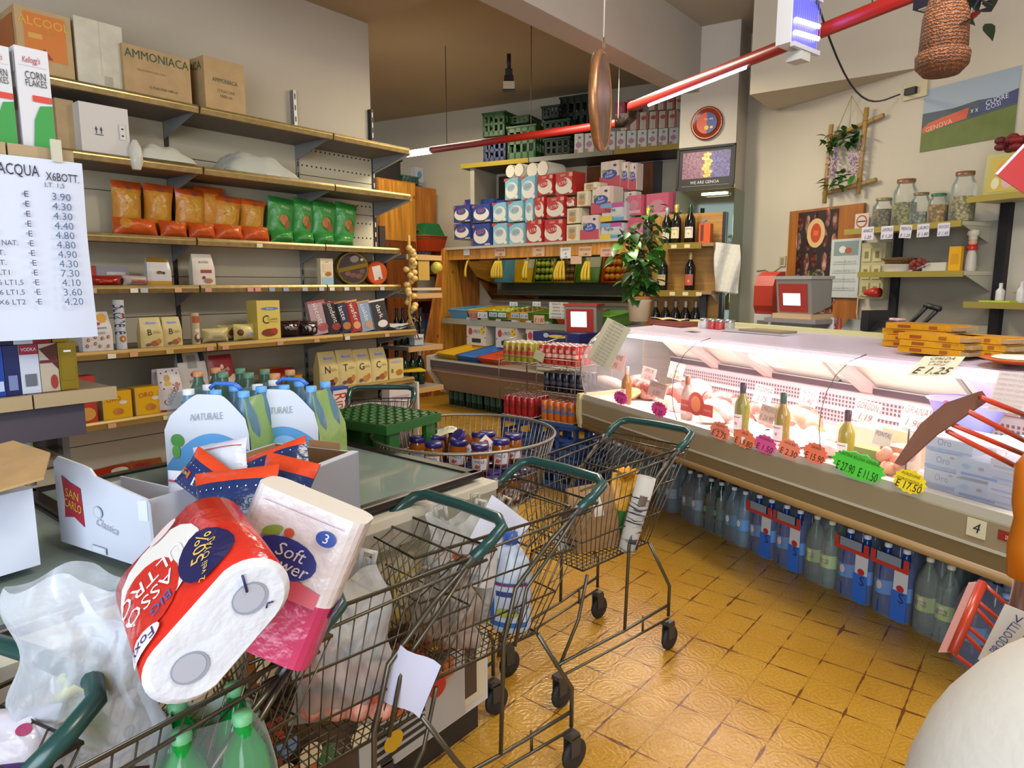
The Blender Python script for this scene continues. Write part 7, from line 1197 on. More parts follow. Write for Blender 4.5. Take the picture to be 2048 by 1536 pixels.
for x in (0, .36, .7):
    mb = MB(); mb.tube([(x, -.02, .96), (x-.02, .0, .8), (x-.05, .05, .55)], .004, m_wire, 5); mb.build('rack_strut', rk)
canpack(.13, .03, .91, 5, 4, '9a8a2c', 'a83c30', 'pack of yellow-green drink cans on the top tier of the wire rack'); canpack(.50, .03, .91, 6, 4, 'a83428', 'd0a090', 'pack of red and pink drink cans on the top tier of the wire rack'); canpack(.50, .09, .70, 6, 4, '14141e', '3a3a48', 'pack of black drink cans on the middle tier of the wire rack')
s, z = DR.px(1078, 712, -.03); mb = MB(); mb.box(-.045, .045, 0, .002, -.035, .035, 'b8b890'); on(DR, s, -.03, z, mb, 'price_card', 'blank yellowish card on the front of the yellow cans', 'price card', None, 0, Matrix.Rotation(R(20), 4, 'Y'))

# ================================================================ SHOPPING CARTS
m_cw = mat('5c574b', .35, metal=.75); m_grip = mat('1a3f3c', .28); m_gend = mat('3c3a36', .4, metal=.3); m_rub = mat('1c1a18', .7)
def make_cart(label, M):
    c = empty('shopping_cart', label, 'shopping cart', M, 'green-handled wire shopping carts')
    def q(name, mb, par=None): return mb.build(name, par or c)
    mb = MB(); hw = .185; pts = [(-hw+.005, .13, .835), (-hw, .07, .865), (-hw+.005, .02, .89), (-hw+.04, 0, .9), (0, -.004, .902), (hw-.04, 0, .9), (hw-.005, .02, .89), (hw, .07, .865), (hw-.005, .13, .835)]
    mb.tube(pts, .0155, m_grip, 12); q('handle_grip', mb)
    for sx in (-1, 1):
        mb = MB(); mb.tube([(sx*(hw-.005), .125, .838), (sx*(hw-.008), .165, .815)], .017, m_gend, 10, r1=.009); q('grip_end', mb)
        mb = MB(); mb.tube([(sx*.182, .14, .83), (sx*.178, .24, .77), (sx*.172, .37, .665), (sx*.168, .41, .52), (sx*.165, .42, .18)], .0065, m_cw, 7); mb.tube([(sx*.19, .15, .825), (sx*.19, .24, .745), (sx*.185, .34, .66), (sx*.18, .38, .5)], .0055, m_cw, 6); q('leg', mb)
        mb = MB(); mb.tube([(sx*.17, .28, .495), (sx*.185, .19, .34), (sx*.185, .15, .28), (sx*.185, .15, .15)], .007, m_cw, 7); mb.tube([(sx*.185, .15, .20), (sx*.165, .42, .18), (sx*.135, .78, .17)], .006, m_cw, 6); mb.tube([(sx*.185, .15, .14), (sx*.165, .42, .13), (sx*.135, .78, .12)], .005, m_cw, 6); mb.tube([(sx*.165, .3, .13), (sx*.165, .3, .195)], .005, m_cw, 5); q('base_rail', mb)
        mb = MB(); mb.tube([(sx*.14, .62, .46), (sx*.135, .66, .3), (sx*.135, .76, .16)], .006, m_cw, 6); q('front_strut', mb)
        for y, nm in ((.15, 0), (.76, 1)):
            x = sx*(.185 if nm == 0 else .135); mb = MB(); mb.box(x-.018, x+.018, y-.02, y+.02, .115, .13, m_gend); mb.box(x-.018, x-.014, y-.025, y+.015, .055, .12, m_gend); mb.box(x+.014, x+.018, y-.025, y+.015, .055, .12, m_gend); o = q('caster', mb)
            mb = MB(); mb.T = Matrix.Translation((x, y-.015, .05)) @ Matrix.Rotation(R(90), 4, 'Y'); mb.lathe([(.001, -.011), (.02, -.012), (.045, -.010), (.05, -.004), (.05, .004), (.045, .010), (.02, .012), (.001, .011)], m_rub, 20); q('wheel', mb, o)
    # basket: tapering wire tub
    def bx(y, z):      # half width at y
        t = (y-.05)/.6; return (.19-.045*t)*(1-.12*(.84-z)/.34)
    yb = lambda z: .05+.22*(.85-z)/.36     # sloped rear
    yf = lambda z: .68-.05*(.84-z)/.36
    mb = MB()
    for z in (.845, .83-.11, .60, .49):
        zz = lambda t: z-(.02*t if z > .8 else 0)
        loop = [(-bx(yb(z), z), yb(z), z), (-bx(yf(z), z), yf(z), z-.015), (bx(yf(z), z), yf(z), z-.015), (bx(yb(z), z), yb(z), z)]
        mb.tube(loop, .0048 if z in (.845, .49) else .0032, m_cw, 5, True)
    for sx in (-1, 1): mb.tube([(sx*(bx(.1, .8)+.003), .08, .825), (sx*(bx(.65, .8)+.003), .67, .785)], .004, m_cw, 5)
    q('basket_rim', mb)
    for sx in (-1, 1):
        mb = MB()
        for k in range(19): t = k/18; za = .845-.015*t; a = yb(.845)+(yf(.845)-yb(.845))*t; b = yb(.49)+(yf(.49)-yb(.49))*t; mb.tube([(sx*bx(a, .845), a, za), (sx*bx(b, .49), b, .487)], .002, m_cw, 4)
        q('side_wires', mb)
    mb = MB()
    for k in range(11): t = k/10*2-1; mb.tube([(t*bx(yf(.84), .84), yf(.84), .83), (t*bx(yf(.49), .49), yf(.49), .475)], .002, m_cw, 4)
    q('front_wires', mb)
    mb = MB()
    for k in range(11): t = k/10*2-1; mb.tube([(t*bx(yb(.84), .84), yb(.845), .845), (t*bx(yb(.49), .49), yb(.49), .49)], .002, m_cw, 4)
    q('rear_gate', mb)
    mb = MB()
    for k in range(13): t = k/12*2-1; mb.tube([(t*bx(yb(.49), .49), yb(.49), .49), (t*bx(yf(.49), .49), yf(.49), .475)], .002, m_cw, 4)
    for k in range(17): y = yb(.49)+(yf(.49)-yb(.49))*k/16; mb.tube([(-bx(y, .49), y, .488-.013*k/16), (bx(y, .49), y, .488-.013*k/16)], .002, m_cw, 4)
    q('basket_floor', mb)
    # folding child flap
    mb = MB(); fl_ = [(-.15, .13, .84), (-.15, .30, .76), (.15, .30, .76), (.15, .13, .84)]; mb.tube(fl_, .004, m_cw, 5, True)
    for k in range(8): x = -.13+.037*k; mb.tube([(x, .13, .84), (x, .30, .76)], .0018, m_cw, 4)
    q('child_flap', mb)
    return c
def CM(x, y, psi): return Matrix.Translation((x, y, 0)) @ Matrix.Rotation(R(psi), 4, 'Z')
c0 = make_cart('green-handled wire cart farthest right, beside the deli counter, holding a yellow bag', CM(.62, 2.85, 134))
dup(c0, CM(.17, 2.15, 132), 'green-handled wire cart second from the right in the nested row, with a detergent bottle')
dup(c0, CM(-.14, 1.78, 136), 'green-handled wire cart in the middle of the row beside the freezer')
dup(c0, CM(-.47, 1.34, 147), 'green-handled wire cart carrying the big kitchen paper packs')
dup(c0, CM(-.77, 1.02, 155), 'nearest green-handled wire cart in the bottom left corner')
P_ = fl(765, 775, .9); dup(c0, CM(P_.x, P_.y, 185), 'green-handled wire cart at the back, partly hidden under the green bottle crate')
# green bottle crate at the back
cr_ = empty('bottle_crate', 'upside-down green plastic bottle crate with a grid of holes on top', 'crate', Matrix.Translation((fl(755, 828, .97).x, fl(755, 828, .97).y, .71)) @ Matrix.Rotation(R(-33), 4, 'Z'))
m_gc = mat('1f5a22', .4); mb = MB(); W, D = .38, .30
for k in range(9): x = -W/2+W*k/8; mb.box(x-.008, x+.008, -D/2, D/2, .24, .262, m_gc)
for k in range(7): y = -D/2+D*k/6; mb.box(-W/2, W/2, y-.008, y+.008, .24, .262, m_gc)
mb.build('grid_top', cr_); mb = MB(); mb.box(-W/2-.012, W/2+.012, -D/2-.012, -D/2, .225, .262, m_gc); mb.box(-W/2-.012, W/2+.012, D/2, D/2+.012, .225, .262, m_gc); mb.box(-W/2-.012, -W/2, -D/2, D/2, .225, .262, m_gc); mb.box(W/2, W/2+.012, -D/2, D/2, .225, .262, m_gc); mb.build('edge', cr_)
mb = MB()
for sx in (-1, 1):
    for sy in (-1, 1): mb.box(sx*W/2-(.07 if sx > 0 else 0), sx*W/2+(.07 if sx < 0 else 0), sy*D/2-(.015 if sy > 0 else 0), sy*D/2+(.015 if sy < 0 else 0), 0, .23, m_gc); mb.box(sx*W/2-(.015 if sx > 0 else 0), sx*W/2+(.015 if sx < 0 else 0), sy*D/2-(.07 if sy > 0 else 0), sy*D/2+(.07 if sy < 0 else 0), 0, .23, m_gc)
mb.box(-W/2, W/2, -D/2, -D/2+.012, 0, .07, m_gc); mb.box(-W/2, W/2, D/2-.012, D/2, 0, .07, m_gc); mb.box(-W/2, -W/2+.012, -D/2, D/2, 0, .07, m_gc); mb.box(W/2-.012, W/2, -D/2, D/2, 0, .07, m_gc)
for k in range(4): mb.box(-.05, .05, -D/2, -D/2+.012, .07, .23, m_gc)
mb.build('side_walls', cr_)
# ================================================================ CART CONTENTS
def place(P_, X, mb, name, lab, cat, grp=None): return tag(mb.build(name, None, Matrix.Translation(P_) @ X), lab, cat, grp)
I4 = Matrix.Identity(4); RX = lambda a: Matrix.Rotation(R(a), 4, 'X'); RY = lambda a: Matrix.Rotation(R(a), 4, 'Y'); RZ = lambda a: Matrix.Rotation(R(a), 4, 'Z')
# paper sack, yellow bag, newspaper in the far cart
mb = MB(); f = wpouch(.19, .24, .12, .7); shell(mb, f, mat('8e6c44', .75, kind='crinkle'), 12, 12); mb.prints(f, [('r', .0, .55, .2, .92, 'c8bcac')]); place(tuple(fl(1188, 1088, .5)), RZ(10) @ RY(-8), mb, 'paper_sack', 'brown paper sack with a white receipt in the far cart', 'bag')
mb = MB(); f = wpouch(.12, .27, .09, .55); shell(mb, f, mat('d0920c', .25, kind='crinkle'), 10, 12, lambda u, v: mat('1f6a24', .25, kind='crinkle') if v < .5 else mat('d0920c', .25, kind='crinkle')); 
for k in range(10): a = k*.63; leaf(mb, (0, 0, .23), a, -1.0, .08, .06, mat('d0920c', .25, kind='crinkle'))
P_ = fl(1235, 1080, .5); place((P_.x, P_.y, .5), RY(6), mb, 'yellow_snack_bag', 'yellow and green foil bag with a knotted top in the far cart', 'bag')
mb = MB(); mb.lathe([(.028, 0), (.03, .002), (.03, .3), (.02, .3), (.018, .28)], mat('a8a49c', .6), 14, sx=1.2, sy=.7); mb.prints(wcyl(.036, .3), [('t', 'CANDORO', .0, .38, .5, '2a2630', 90, 3), ('r', -.2, .66, .2, .78, '5a4a3c')]); P_ = fl(1262, 1085, .5); place((P_.x-.03, P_.y-.06, .49), RY(14), mb, 'rolled_magazine', 'rolled grey magazine standing beside the yellow bag', 'magazine')
mb = MB(); mb.grid(lambda u, v, e: (u*.16, (v-.5)*.1, .02*math.sin(5*u)), -.5, .5, 0, 1, mat('c4c0bc', .6), 6, 4); place(tuple(fl(1145, 1075, .51)), RZ(30) @ RX(30), mb, 'paper_sheet', 'crumpled white printed paper on the floor of the far cart', 'paper')
# detergent bottle
mb = MB(); m_det = mat('b8c4d4', .3); pr = [(.05, 0), (.056, .01), (.057, .17), (.05, .21), (.03, .245), (.018, .26)]; mb.lathe(pr, m_det, 20, sx=1.1, sy=.8); mb.lathe([(.02, .26), (.022, .262), (.022, .29), (.001, .292)], mat('1c4ca0', .4), 14); mb.tube([(-.03, 0, .15), (-.058, 0, .2), (-.04, 0, .25), (-.0, 0, .262)], .012, m_det, 8)
f = lambda u, v, e: ((.0575*1.1+e)*math.sin(u*2.2), -(.0575*.8+e)*math.cos(u*2.2), v*.26); f.asp = .25/.26
mb.prints(f, [('r', -.45, .08, .45, .6, '2c64a8'), ('r', -.3, .14, .42, .56, 'b8c0d0'), ('r', -.25, .44, .1, .5, '2a3a7a'), ('e', .0, .25, .25, .06, '9aa850'), ('t', 'bleu', .2, .3, .1, '1c2450', 0, .4), ('r', -.3, .57, .42, .59, '8a2440')])
P_ = fl(1035, 1275, .5); place((P_.x-.02, P_.y+.07, .495), RZ(-12), mb, 'detergent_bottle', 'white and blue detergent bottle with blue cap in the second cart', 'bottle')
def film_bag(w, h, d, c, a, seed, top=.25):
    mb = MB(); rn = random.Random(seed); p = [rn.uniform(0, 6) for _ in range(6)]; m = mat(c, .25, alpha=a, kind='crinkle')
    def g(sgn):
        def f(u, v, e):
            bl = math.sin(math.pi*min(1, v*1.15))**.6 if v < .7 else .55-.35*(v-.7); ww = w*(1-.22*math.sin(math.pi*v)*0-.16*v+.05*math.sin(5*v+p[0]))
            wr = .10*math.sin(14*u+9*v+p[1])+.07*math.sin(25*u-16*v+p[2])+.05*math.sin(40*u+5*v+p[3])
            return (u*ww+.012*math.sin(12*v+p[4]), sgn*(d/2)*(max(0, 1-(2*u)**4)*bl*(1+wr)+.04), v*h*(1+.05*math.sin(9*u+p[5])))
        return f
    mb.grid(g(-1), -.5, .5, 0, 1, m, 28, 28); mb.grid(g(1), .5, -.5, 0, 1, m, 28, 28)
    for sx in ((-1, 1) if top else ()): mb.tube([(sx*w*.3, 0, h*.98), (sx*w*.34, 0, h*1.1), (sx*w*.22, 0, h*1.13), (sx*w*.18, 0, h*.98)], w*.03, m, 5)
    return mb
# middle cart: bag of peaches
Pb = fl(690, 1425, .5); place((Pb.x, Pb.y, .49), RZ(15), film_bag(.24, .36, .15, 'dcdcdc', .36, 2), 'carrier_bag', 'translucent white carrier bag with peaches in the middle cart', 'bag')
rn = random.Random(6)
for i in range(9):
    mb = MB(); mb.sphere((0, 0, 0), .033, mat(['b8482c', 'c87840', 'c05a30'][i % 3], .5, kind='meat'), 14, 10, .93); mb.lathe([(.003, .028), (.002, .036)], '4a3018', 4)
    place((Pb.x-.07+.055*(i % 4)+rn.uniform(-.008, .008), Pb.y-.03+.05*(i//4), .535+.05*(i//4)), I4, mb, 'peach', 'red and yellow peach inside the carrier bag of the middle cart', 'peach', 'peaches in the carrier bag')
mb = MB(); mb.grid(lambda u, v, e: (u*.10, .01*math.sin(5*u), v*.15), -.5, .5, 0, 1, mat('c4c4d8', .6), 5, 5); P_ = fl(800, 1440, .52); place((P_.x, P_.y, .55), RZ(-20) @ RY(22), mb, 'receipt', 'folded white paper sticking out of the side of the middle cart', 'paper')
# second cart: bags and packs
Pc = fl(905, 1290, .5)
place((Pc.x+.02, Pc.y+.1, .50), RZ(20), film_bag(.22, .34, .13, 'dcdcd8', .42, 5), 'carrier_bag', 'whitish crumpled carrier bag in the second cart from the right', 'bag')
place((Pc.x-.02, Pc.y+.0, .50), RZ(-10), film_bag(.2, .2, .14, 'b8a89c', .55, 6), 'produce_bag', 'clear produce bag with tomatoes low in the second cart', 'bag')
for i in range(6): mb = MB(); mb.sphere((0, 0, 0), .03, mat(['a0442c', 'a86a3c'][i % 2], .4), 12, 8, .9); place((Pc.x-.07+.05*(i % 3), Pc.y-.02+.05*(i//3), .53), I4, mb, 'tomato', 'dull red tomato inside the clear produce bag', 'tomato', 'tomatoes in the produce bag')
mb = mk_carton(.18, .11, .07, mat('cdc6c4', .4), [('r', -.45, .5, .3, .75, 'b8502c'), ('r', -.3, .15, .4, .3, '9aa0a8')]); place((Pc.x+.02, Pc.y+.05, .66), RZ(-20) @ RX(-20), mb, 'ham_pack', 'white packet with red stripes on top of the produce bag', 'packet')
mb = MB(); mb.grid(lambda u, v, e: (u*.16, .02*math.sin(3*u), v*.14), -.5, .5, 0, 1, mat('c4c8dc', .6), 6, 5); P_ = fl(965, 1130, .72); place((P_.x+.02, P_.y+.04, .74), RZ(10) @ RY(35) @ RX(-25), mb, 'paper_sheet', 'white sheet of paper standing in the second cart', 'paper')
mb = film_bag(.18, .24, .1, 'c4c0a4', .5, 7); P_ = fl(950, 1150, .66); place((P_.x, P_.y+.1, .60), RZ(12) @ RY(10), mb, 'plastic_bag', 'clear bag with yellow contents at the back of the second cart', 'bag')
mb = MB(); mb.sphere((0, 0, 0), .04, mat('c8a43c', .4), 12, 8, .8); place((P_.x, P_.y+.1, .72), I4, mb, 'cheese_piece', 'yellow piece of food inside the clear bag', 'food')
# kitchen paper packs on the fourth cart
def cam_dir(x, y, z):  # image-right, image-up, away -> world
    return Vector((x, z*math.cos(PIT)+y*math.sin(PIT), -z*math.sin(PIT)+y*math.cos(PIT)))
uu = cam_dir(.6, .73, .22).normalized(); nn_ = cam_dir(-.60, .24, .74); nn_ = (nn_-uu*nn_.dot(uu)).normalized(); vv = uu.cross(nn_)
ctr = Vector((0, 0, 0)); r_ = ray(441, 1265); ctr = Vector((0, 0, CH))+r_*.93
X = Matrix(((uu.x, nn_.x, vv.x, 0), (uu.y, nn_.y, vv.y, 0), (uu.z, nn_.z, vv.z, 0), (0, 0, 0, 1)))   # local x: across rolls, y: away along the rolls, z: normal
mb = MB(); L, rr, hx = .23, .058, .057; st = []
for k in range(28):
    a = 6.28319*k/28; cx_ = hx if math.cos(a) > 0 else -hx; st.append((cx_+rr*math.cos(a), rr*math.sin(a)))
m_fx = mat('b8281c', .2, kind='crinkle'); m_tp = mat('c8ccd6', .6, kind='crinkle')
n = len(st); 
def ring(y, k=1.0): return [(x*k if k != 1 else x, y, z*k) for x, z in st]
rings = [(0, .9), (.006, 1), (L-.006, 1), (L, .9)]; vs = []
for y, k in rings: vs += ring(y, k)
fs = [(j*n+i, j*n+(i+1) % n, (j+1)*n+(i+1) % n, (j+1)*n+i) for j in range(3) for i in range(n)]; mb.add(vs, fs, [m_tp]*n+[m_fx]*n+[m_tp]*n, True); mb.add(ring(L, .9), [tuple(range(n-1, -1, -1))], m_tp)
mb.add(ring(0, .9), [tuple(range(n))], m_tp)
for sx in (-1, 1):
    mb.add([(sx*hx+.025*math.cos(6.28319*k/20), -.0015, .025*math.sin(6.28319*k/20)) for k in range(20)], [tuple(range(20))], mat('8a90a0', .6)); mb.add([(sx*hx+.022*math.cos(6.28319*k/20), -.0020, .002+.021*math.sin(6.28319*k/20)) for k in range(20)], [tuple(range(20))], mat('a0a4b0', .6))
mb.tube([(hx+.006, -.003, .012), (hx+.022, -.004, .036)], .0018, '1c1c5a', 4); mb.tube([(hx+.0, -.003, -.03), (hx+.006, -.003, -.026), (hx+.012, -.003, -.032)], .0015, '1c1c5a', 4)
# the printed face: which side of local z faces the camera
sgn = -1 if vv.dot(ctr-Vector((0, 0, CH))) > 0 else 1
def ff(u, v, e):   # u across rolls -.5...5, v along
    x = u*2*(hx+rr)*.98; z = rr if abs(x) < hx else math.sqrt(max(0, rr*rr-(abs(x)-hx)**2)); return (x*1.0, v*L, sgn*(z+e+.0008))
ff.asp = 2*(hx+rr)/L
mb.prints(ff, [('e', -.05, .6, .36, .34, mat('d0ccc8', .3)), ('e', -.16, .48, .25, .30, m_fx), ('t', 'ULTRO', -.12, .62, .13, 'd8d4dc', 180 if sgn > 0 else 0, .7), ('t', 'ASSO', -.16, .45, .12, 'd8d0d8', 180 if sgn > 0 else 0, .6), ('t', 'BIG', -.1, .3, .08, '3a5aa0', 180 if sgn > 0 else 0, .3), ('e', .26, .33, .19, .24, mat('1c1c4a', .3)), ('t', '50%', .27, .38, .11, 'c8a850', 60, .4), ('t', '2 veli OYAS', .27, .24, .05, 'c8a850', 60, .4), ('e', -.3, .14, .15, .07, 'd0c8cc'), ('t', 'Foxy', -.3, .14, .08, '2c2c6a', 180 if sgn > 0 else 0, .3), ('e', .1, .9, .12, .04, 'd0b8b8')])
tag(mb.build('kitchen_roll_pack', None, Matrix.Translation(ctr) @ X), 'red and white twin pack of big kitchen rolls, roll ends facing the camera', 'paper pack')
# tall pink and white pack
r2 = ray(578, 1140); c2 = Vector((0, 0, CH))+r2*1.20; W, H, D = .20, .27, .105
mb = MB(); rd = .03; pl_ = []
for sx, sy, a0 in ((1, -1, -90), (1, 1, 0), (-1, 1, 90), (-1, -1, 180)):
    for k in range(5): a = R(a0+22.5*k); pl_.append((sx*(W/2-rd)+rd*math.cos(a), sy*(D/2-rd)+rd*math.sin(a)))
mb.prism(pl_, -H/2, -H/2+H*.42, mat('b0305a', .25, kind='crinkle')); mb.prism(pl_, -H/2+H*.42, H/2, mat('cfc8cc', .3, kind='crinkle'), cap=mat('c8c4c0', .5))
f = lambda u, v, e: (u*W, -D/2-e-.001, -H/2+v*H); f.asp = W/H
mb.prints(f, [('p', [(-.38, .4), (.38, .4), (.38, .5), (-.38, .6)], K('c04a58', .3)), ('e', -.02, .63, .29, .13, mat('2c3a86', .3)), ('t', 'Soft', .01, .675, .085, 'd4d4e4', 0, .34, .2), ('t', 'Flower', -.02, .59, .085, 'd4d4e4', 0, .46, .2), ('e', -.2, .77, .09, .03, '7a9a3c', 30), ('e', -.06, .79, .045, .03, 'b84a2c'), ('e', .25, .84, .09, .05, mat('2a4a9a', .3)), ('t', '3', .25, .84, .06, 'd8d8e8'), ('r', -.37, .93, .37, .933, '5a5a88')])
g = lambda u, v, e: (W/2+e+.001, u*D, -H/2+v*H); g.asp = D/H
mb.prints(g, [('e', .0, .38, .3, .06, mat('2c3a86', .3)), ('t', 'Soft', 0, .40, .04, 'd4d4e4'), ('t', 'Flower', 0, .36, .04, 'd4d4e4')])
tag(mb.build('kitchen_roll_pack', None, Matrix.Translation(c2) @ Matrix.Rotation(R(-4), 4, 'Z') @ RY(22) @ RX(-10)), 'leaning white and pink kitchen roll pack with a blue oval logo', 'paper pack')
# large carrier bag in front
rb_ = ray(165, 1345); cbp = Vector((0, 0, CH))+rb_*1.08; place((cbp.x-.0, cbp.y, cbp.z-.17), RZ(12) @ RY(3), film_bag(.24, .33, .11, 'dfe4ec', .30, 12, 0), 'carrier_bag', 'large translucent white carrier bag with green vegetables in the lower left corner', 'bag')
rn = random.Random(14)
for i in range(7):
    mb = MB(); mb.tube([(-.04, 0, 0), (0, .0, .01*(i % 3)), (.045, 0, -.005)], .012, mat(['8a9a3c', 'b0a83c', '6a8a30'][i % 3], .5), 8); place((cbp.x+rn.uniform(-.04, .05), cbp.y+rn.uniform(-.01, .02), cbp.z-.12+.02*i), RZ(rn.uniform(-60, 60)) @ RY(rn.uniform(-30, 30)), mb, 'green_vegetable', 'green-yellow pepper inside the large translucent carrier bag', 'vegetable', 'peppers in the near carrier bag')
# green bottles under the paper pack
gp_ = empty('green_bottle_pack', 'wrapped green glass-like water bottles below the red paper pack in the fourth cart', 'bottle pack', Matrix.Translation((-.50, 1.03, .50)) @ RZ(30))
for i in range(2):
    for j in range(2): mb = MB(); pet(mb, -.045+.09*i, -.045+.09*j, .31, .043, '0a8a34', '5a9a6a', '0f7a30', '2a8a44', 0, .72); mb.build('bottle', gp_)
mb = hull(.19, .19, .30, mat('dfeee6', .06, alpha=.05, kind='clear')); mb.build('shrink_wrap', gp_)
mb = mk_carton(.16, .12, .09, mat('b83c28', .4), [('r', -.3, .2, .3, .6, 'c8b8d0')]); place((-.60, .93, .5), RZ(-30), mb, 'red_carton', 'red and white carton beside the green bottles in the fourth cart', 'box')
# packets at the very left
mb = mk_pillow(.11, .09, .05, mat('b8b4c0', .25, kind='crinkle'), [('r', -.5, .0, .5, .12, '3a1c5a'), ('e', .2, .6, .1, .1, '8a2050')], None, 4); q_ = Vector((0, 0, CH))+ray(10, 1510)*1.0; place((q_.x, q_.y, q_.z-.03), RZ(10) @ RX(-40), mb, 'snack_bag', 'glossy pale packet with a purple edge at the bottom left corner', 'snack bag')
mb = MB(); mb.box(-.06, .06, 0, .003, -.08, .08, mat('c0bcc0', .6)); mb.prints(wflat(.12, .16, 0, -.08), [('t', 'CO', .2, .85, .1, '1c2050', 0, .3), ('t', 'GHR', .2, .7, .1, '1c2050', 0, .4), ('t', 'R17', .2, .55, .1, '1c2050', 0, .3), ('r', -.5, .1, 0, .7, '8a8a94')]); q_ = Vector((0, 0, CH))+ray(20, 1400)*1.28; place((q_.x, q_.y, q_.z), RZ(5), mb, 'note_card', 'handwritten card with blue ink at the lower left edge', 'paper sign')

# ================================================================ NEAR LEFT SHELF WITH CEREAL AND PRICE SHEET
NS = Fr((-1.27, 2.02), 51)
ns = empty('near_shelf', 'near shelving unit at the left edge with cereal on top and boxed liqueurs below', 'shelving', NS.M())
for z, x1 in ((1.865, .0), (1.185, .06)):
    for a, b in ((-1.2, -.16), (-.155, x1)): mb = MB(); mb.box(a, b, -.02, .26, z-.03, z, mat('7c6a5c', .5)); mb.build('shelf', ns); mb = MB(); mb.box(a, b, -.035, -.02, z-.035, z+.004, mat('a08a68', .5)); mb.build('shelf_edge', ns)
mb = MB(); mb.box(-1.2, -.02, .0, .26, 1.05, 1.15, mat('4a4048', .5)); mb.build('underside', ns)
mb = MB(); mb.box(-.02, .0, .22, .26, .8, 1.9, mat('7a7670', .4)); mb.box(-1.2, 0, .26, .28, .9, 1.9, mat('5a5048', .6)); mb.build('upright', ns)
px_ = NS.px(57, 875, .1)[0]; mb = MB(); mb.tube([(px_, .1, .9), (px_, .1, 1.07)], .009, mat('b8b4c0', .3, metal=.6), 8); mb.build('post', ns)
def cf(w, h, d):
    mb = mk_carton(w, h, d, mat('c4c4c8', .4), [('t', "Kellogg's", -.05, .88, .06, 'a82c3c', 4, .55, .4), ('r', -.42, .82, .42, .823, 'b0a0a4'), ('t', 'CORN', .05, .73, .075, '24242c', 2, .62), ('t', 'FLAKES', .05, .655, .065, '24242c', 2, .64), ('r', -.1, .48, .48, .54, 'c03a2c'), ('p', [(-.2, .01), (.48, .01), (.48, .46), (.1, .44), (-.1, .3)], K('2f8a3c'))], [('e', 0, .5, .3, .12, '8a6040'), ('r', -.4, .75, .4, .95, 'd0ccd0')]); return mb
for i, (a, b, y) in enumerate([(-22, 42, 92), (46, 118, 100)]):
    s0, _ = NS.px(a, 300, -.0); s1, _ = NS.px(b, 300, -.0); _, zt_ = NS.px((a+b)/2, y, 0); on(NS, (s0+s1)/2, .03, 1.866, cf(abs(s1-s0)*.9, zt_-1.866, .05), 'cereal_box', ['left corn flakes box on the near shelf, cut by the picture edge', 'right corn flakes box on the near shelf, fully in view'][i], 'box', None, 0)
# price sheet
s0, z0 = NS.px(0, 480, -.04); s1, _ = NS.px(150, 320, -.04); W = .34; Hh = .49
mb = MB(); mb.grid(lambda u, v, e: (u*W, -.004*math.sin(8*v)-.03*max(0, .25-v)*1-.008*math.sin(5*u), v*Hh), -.5, .5, 0, 1, mat('c2c8d8', .6), 10, 12)
mb.grid(lambda u, v, e: (u*W, .0015-.004*math.sin(8*v)-.03*max(0, .25-v)*1-.008*math.sin(5*u), v*Hh), .5, -.5, 0, 1, mat('c2c8d8', .6), 10, 12)
f = lambda u, v, e: (u*W, -.004*math.sin(8*v)-.03*max(0, .25-v)*1-.008*math.sin(5*u)-e-.001, v*Hh); f.asp = W/Hh
ink = '24283c'; P = [('t', 'ACQUA', .045, .925, .06, ink, 0, .27), ('t', 'X6BOTT.', .345, .905, .045, ink, 0, .24), ('t', 'LT. 1,5', .28, .86, .025, '5a5e74', 0, .2)]
rows = [('GAS X6', '3.90'), ('NAT. X6', '4.30'), ('GAS X6', '4.30'), ('X6', '4.40'), ('NAT. X6', '4.80'), ('EFFERVESCENTE NAT.', '4.80'), ('"     "  NAT.', '4.90'), ('"     "  NAT.', '4.30'), ('NAT. X6 LT1', '7.30'), ('NAT.|GAS. X6 LT1,5', '4.10'), ('NAT.|GAS. X6 LT1,5', '3.60'), ('NAT.|GAS. X6 LT2', '4.20')]
for i, (a, b) in enumerate(rows): v = .80-.0535*i; P += [('t', a, -.24, v, .028, '3c4058', 0, .46), ('t', 'E', .08, v, .032, '3c4058'), ('t', '=', .06, v, .02, '3c4058'), ('t', b, .32, v-.003, .04, '4a6084', 0, .2)]
mb.prints(f, P); on(NS, s1-W/2+.012, -.045, 1.835-Hh, mb, 'price_sheet', 'large white handwritten water price list headed ACQUA hanging from the near shelf', 'paper sign')
mb = MB(); mb.box(-.012, .012, -.012, 0, -.03, .03, mat('c8c4b0', .3, alpha=.8)); on(NS, s1-.05, -.05, 1.86, mb, 'sheet_clip', 'small clear clip holding the water price list', 'clip')
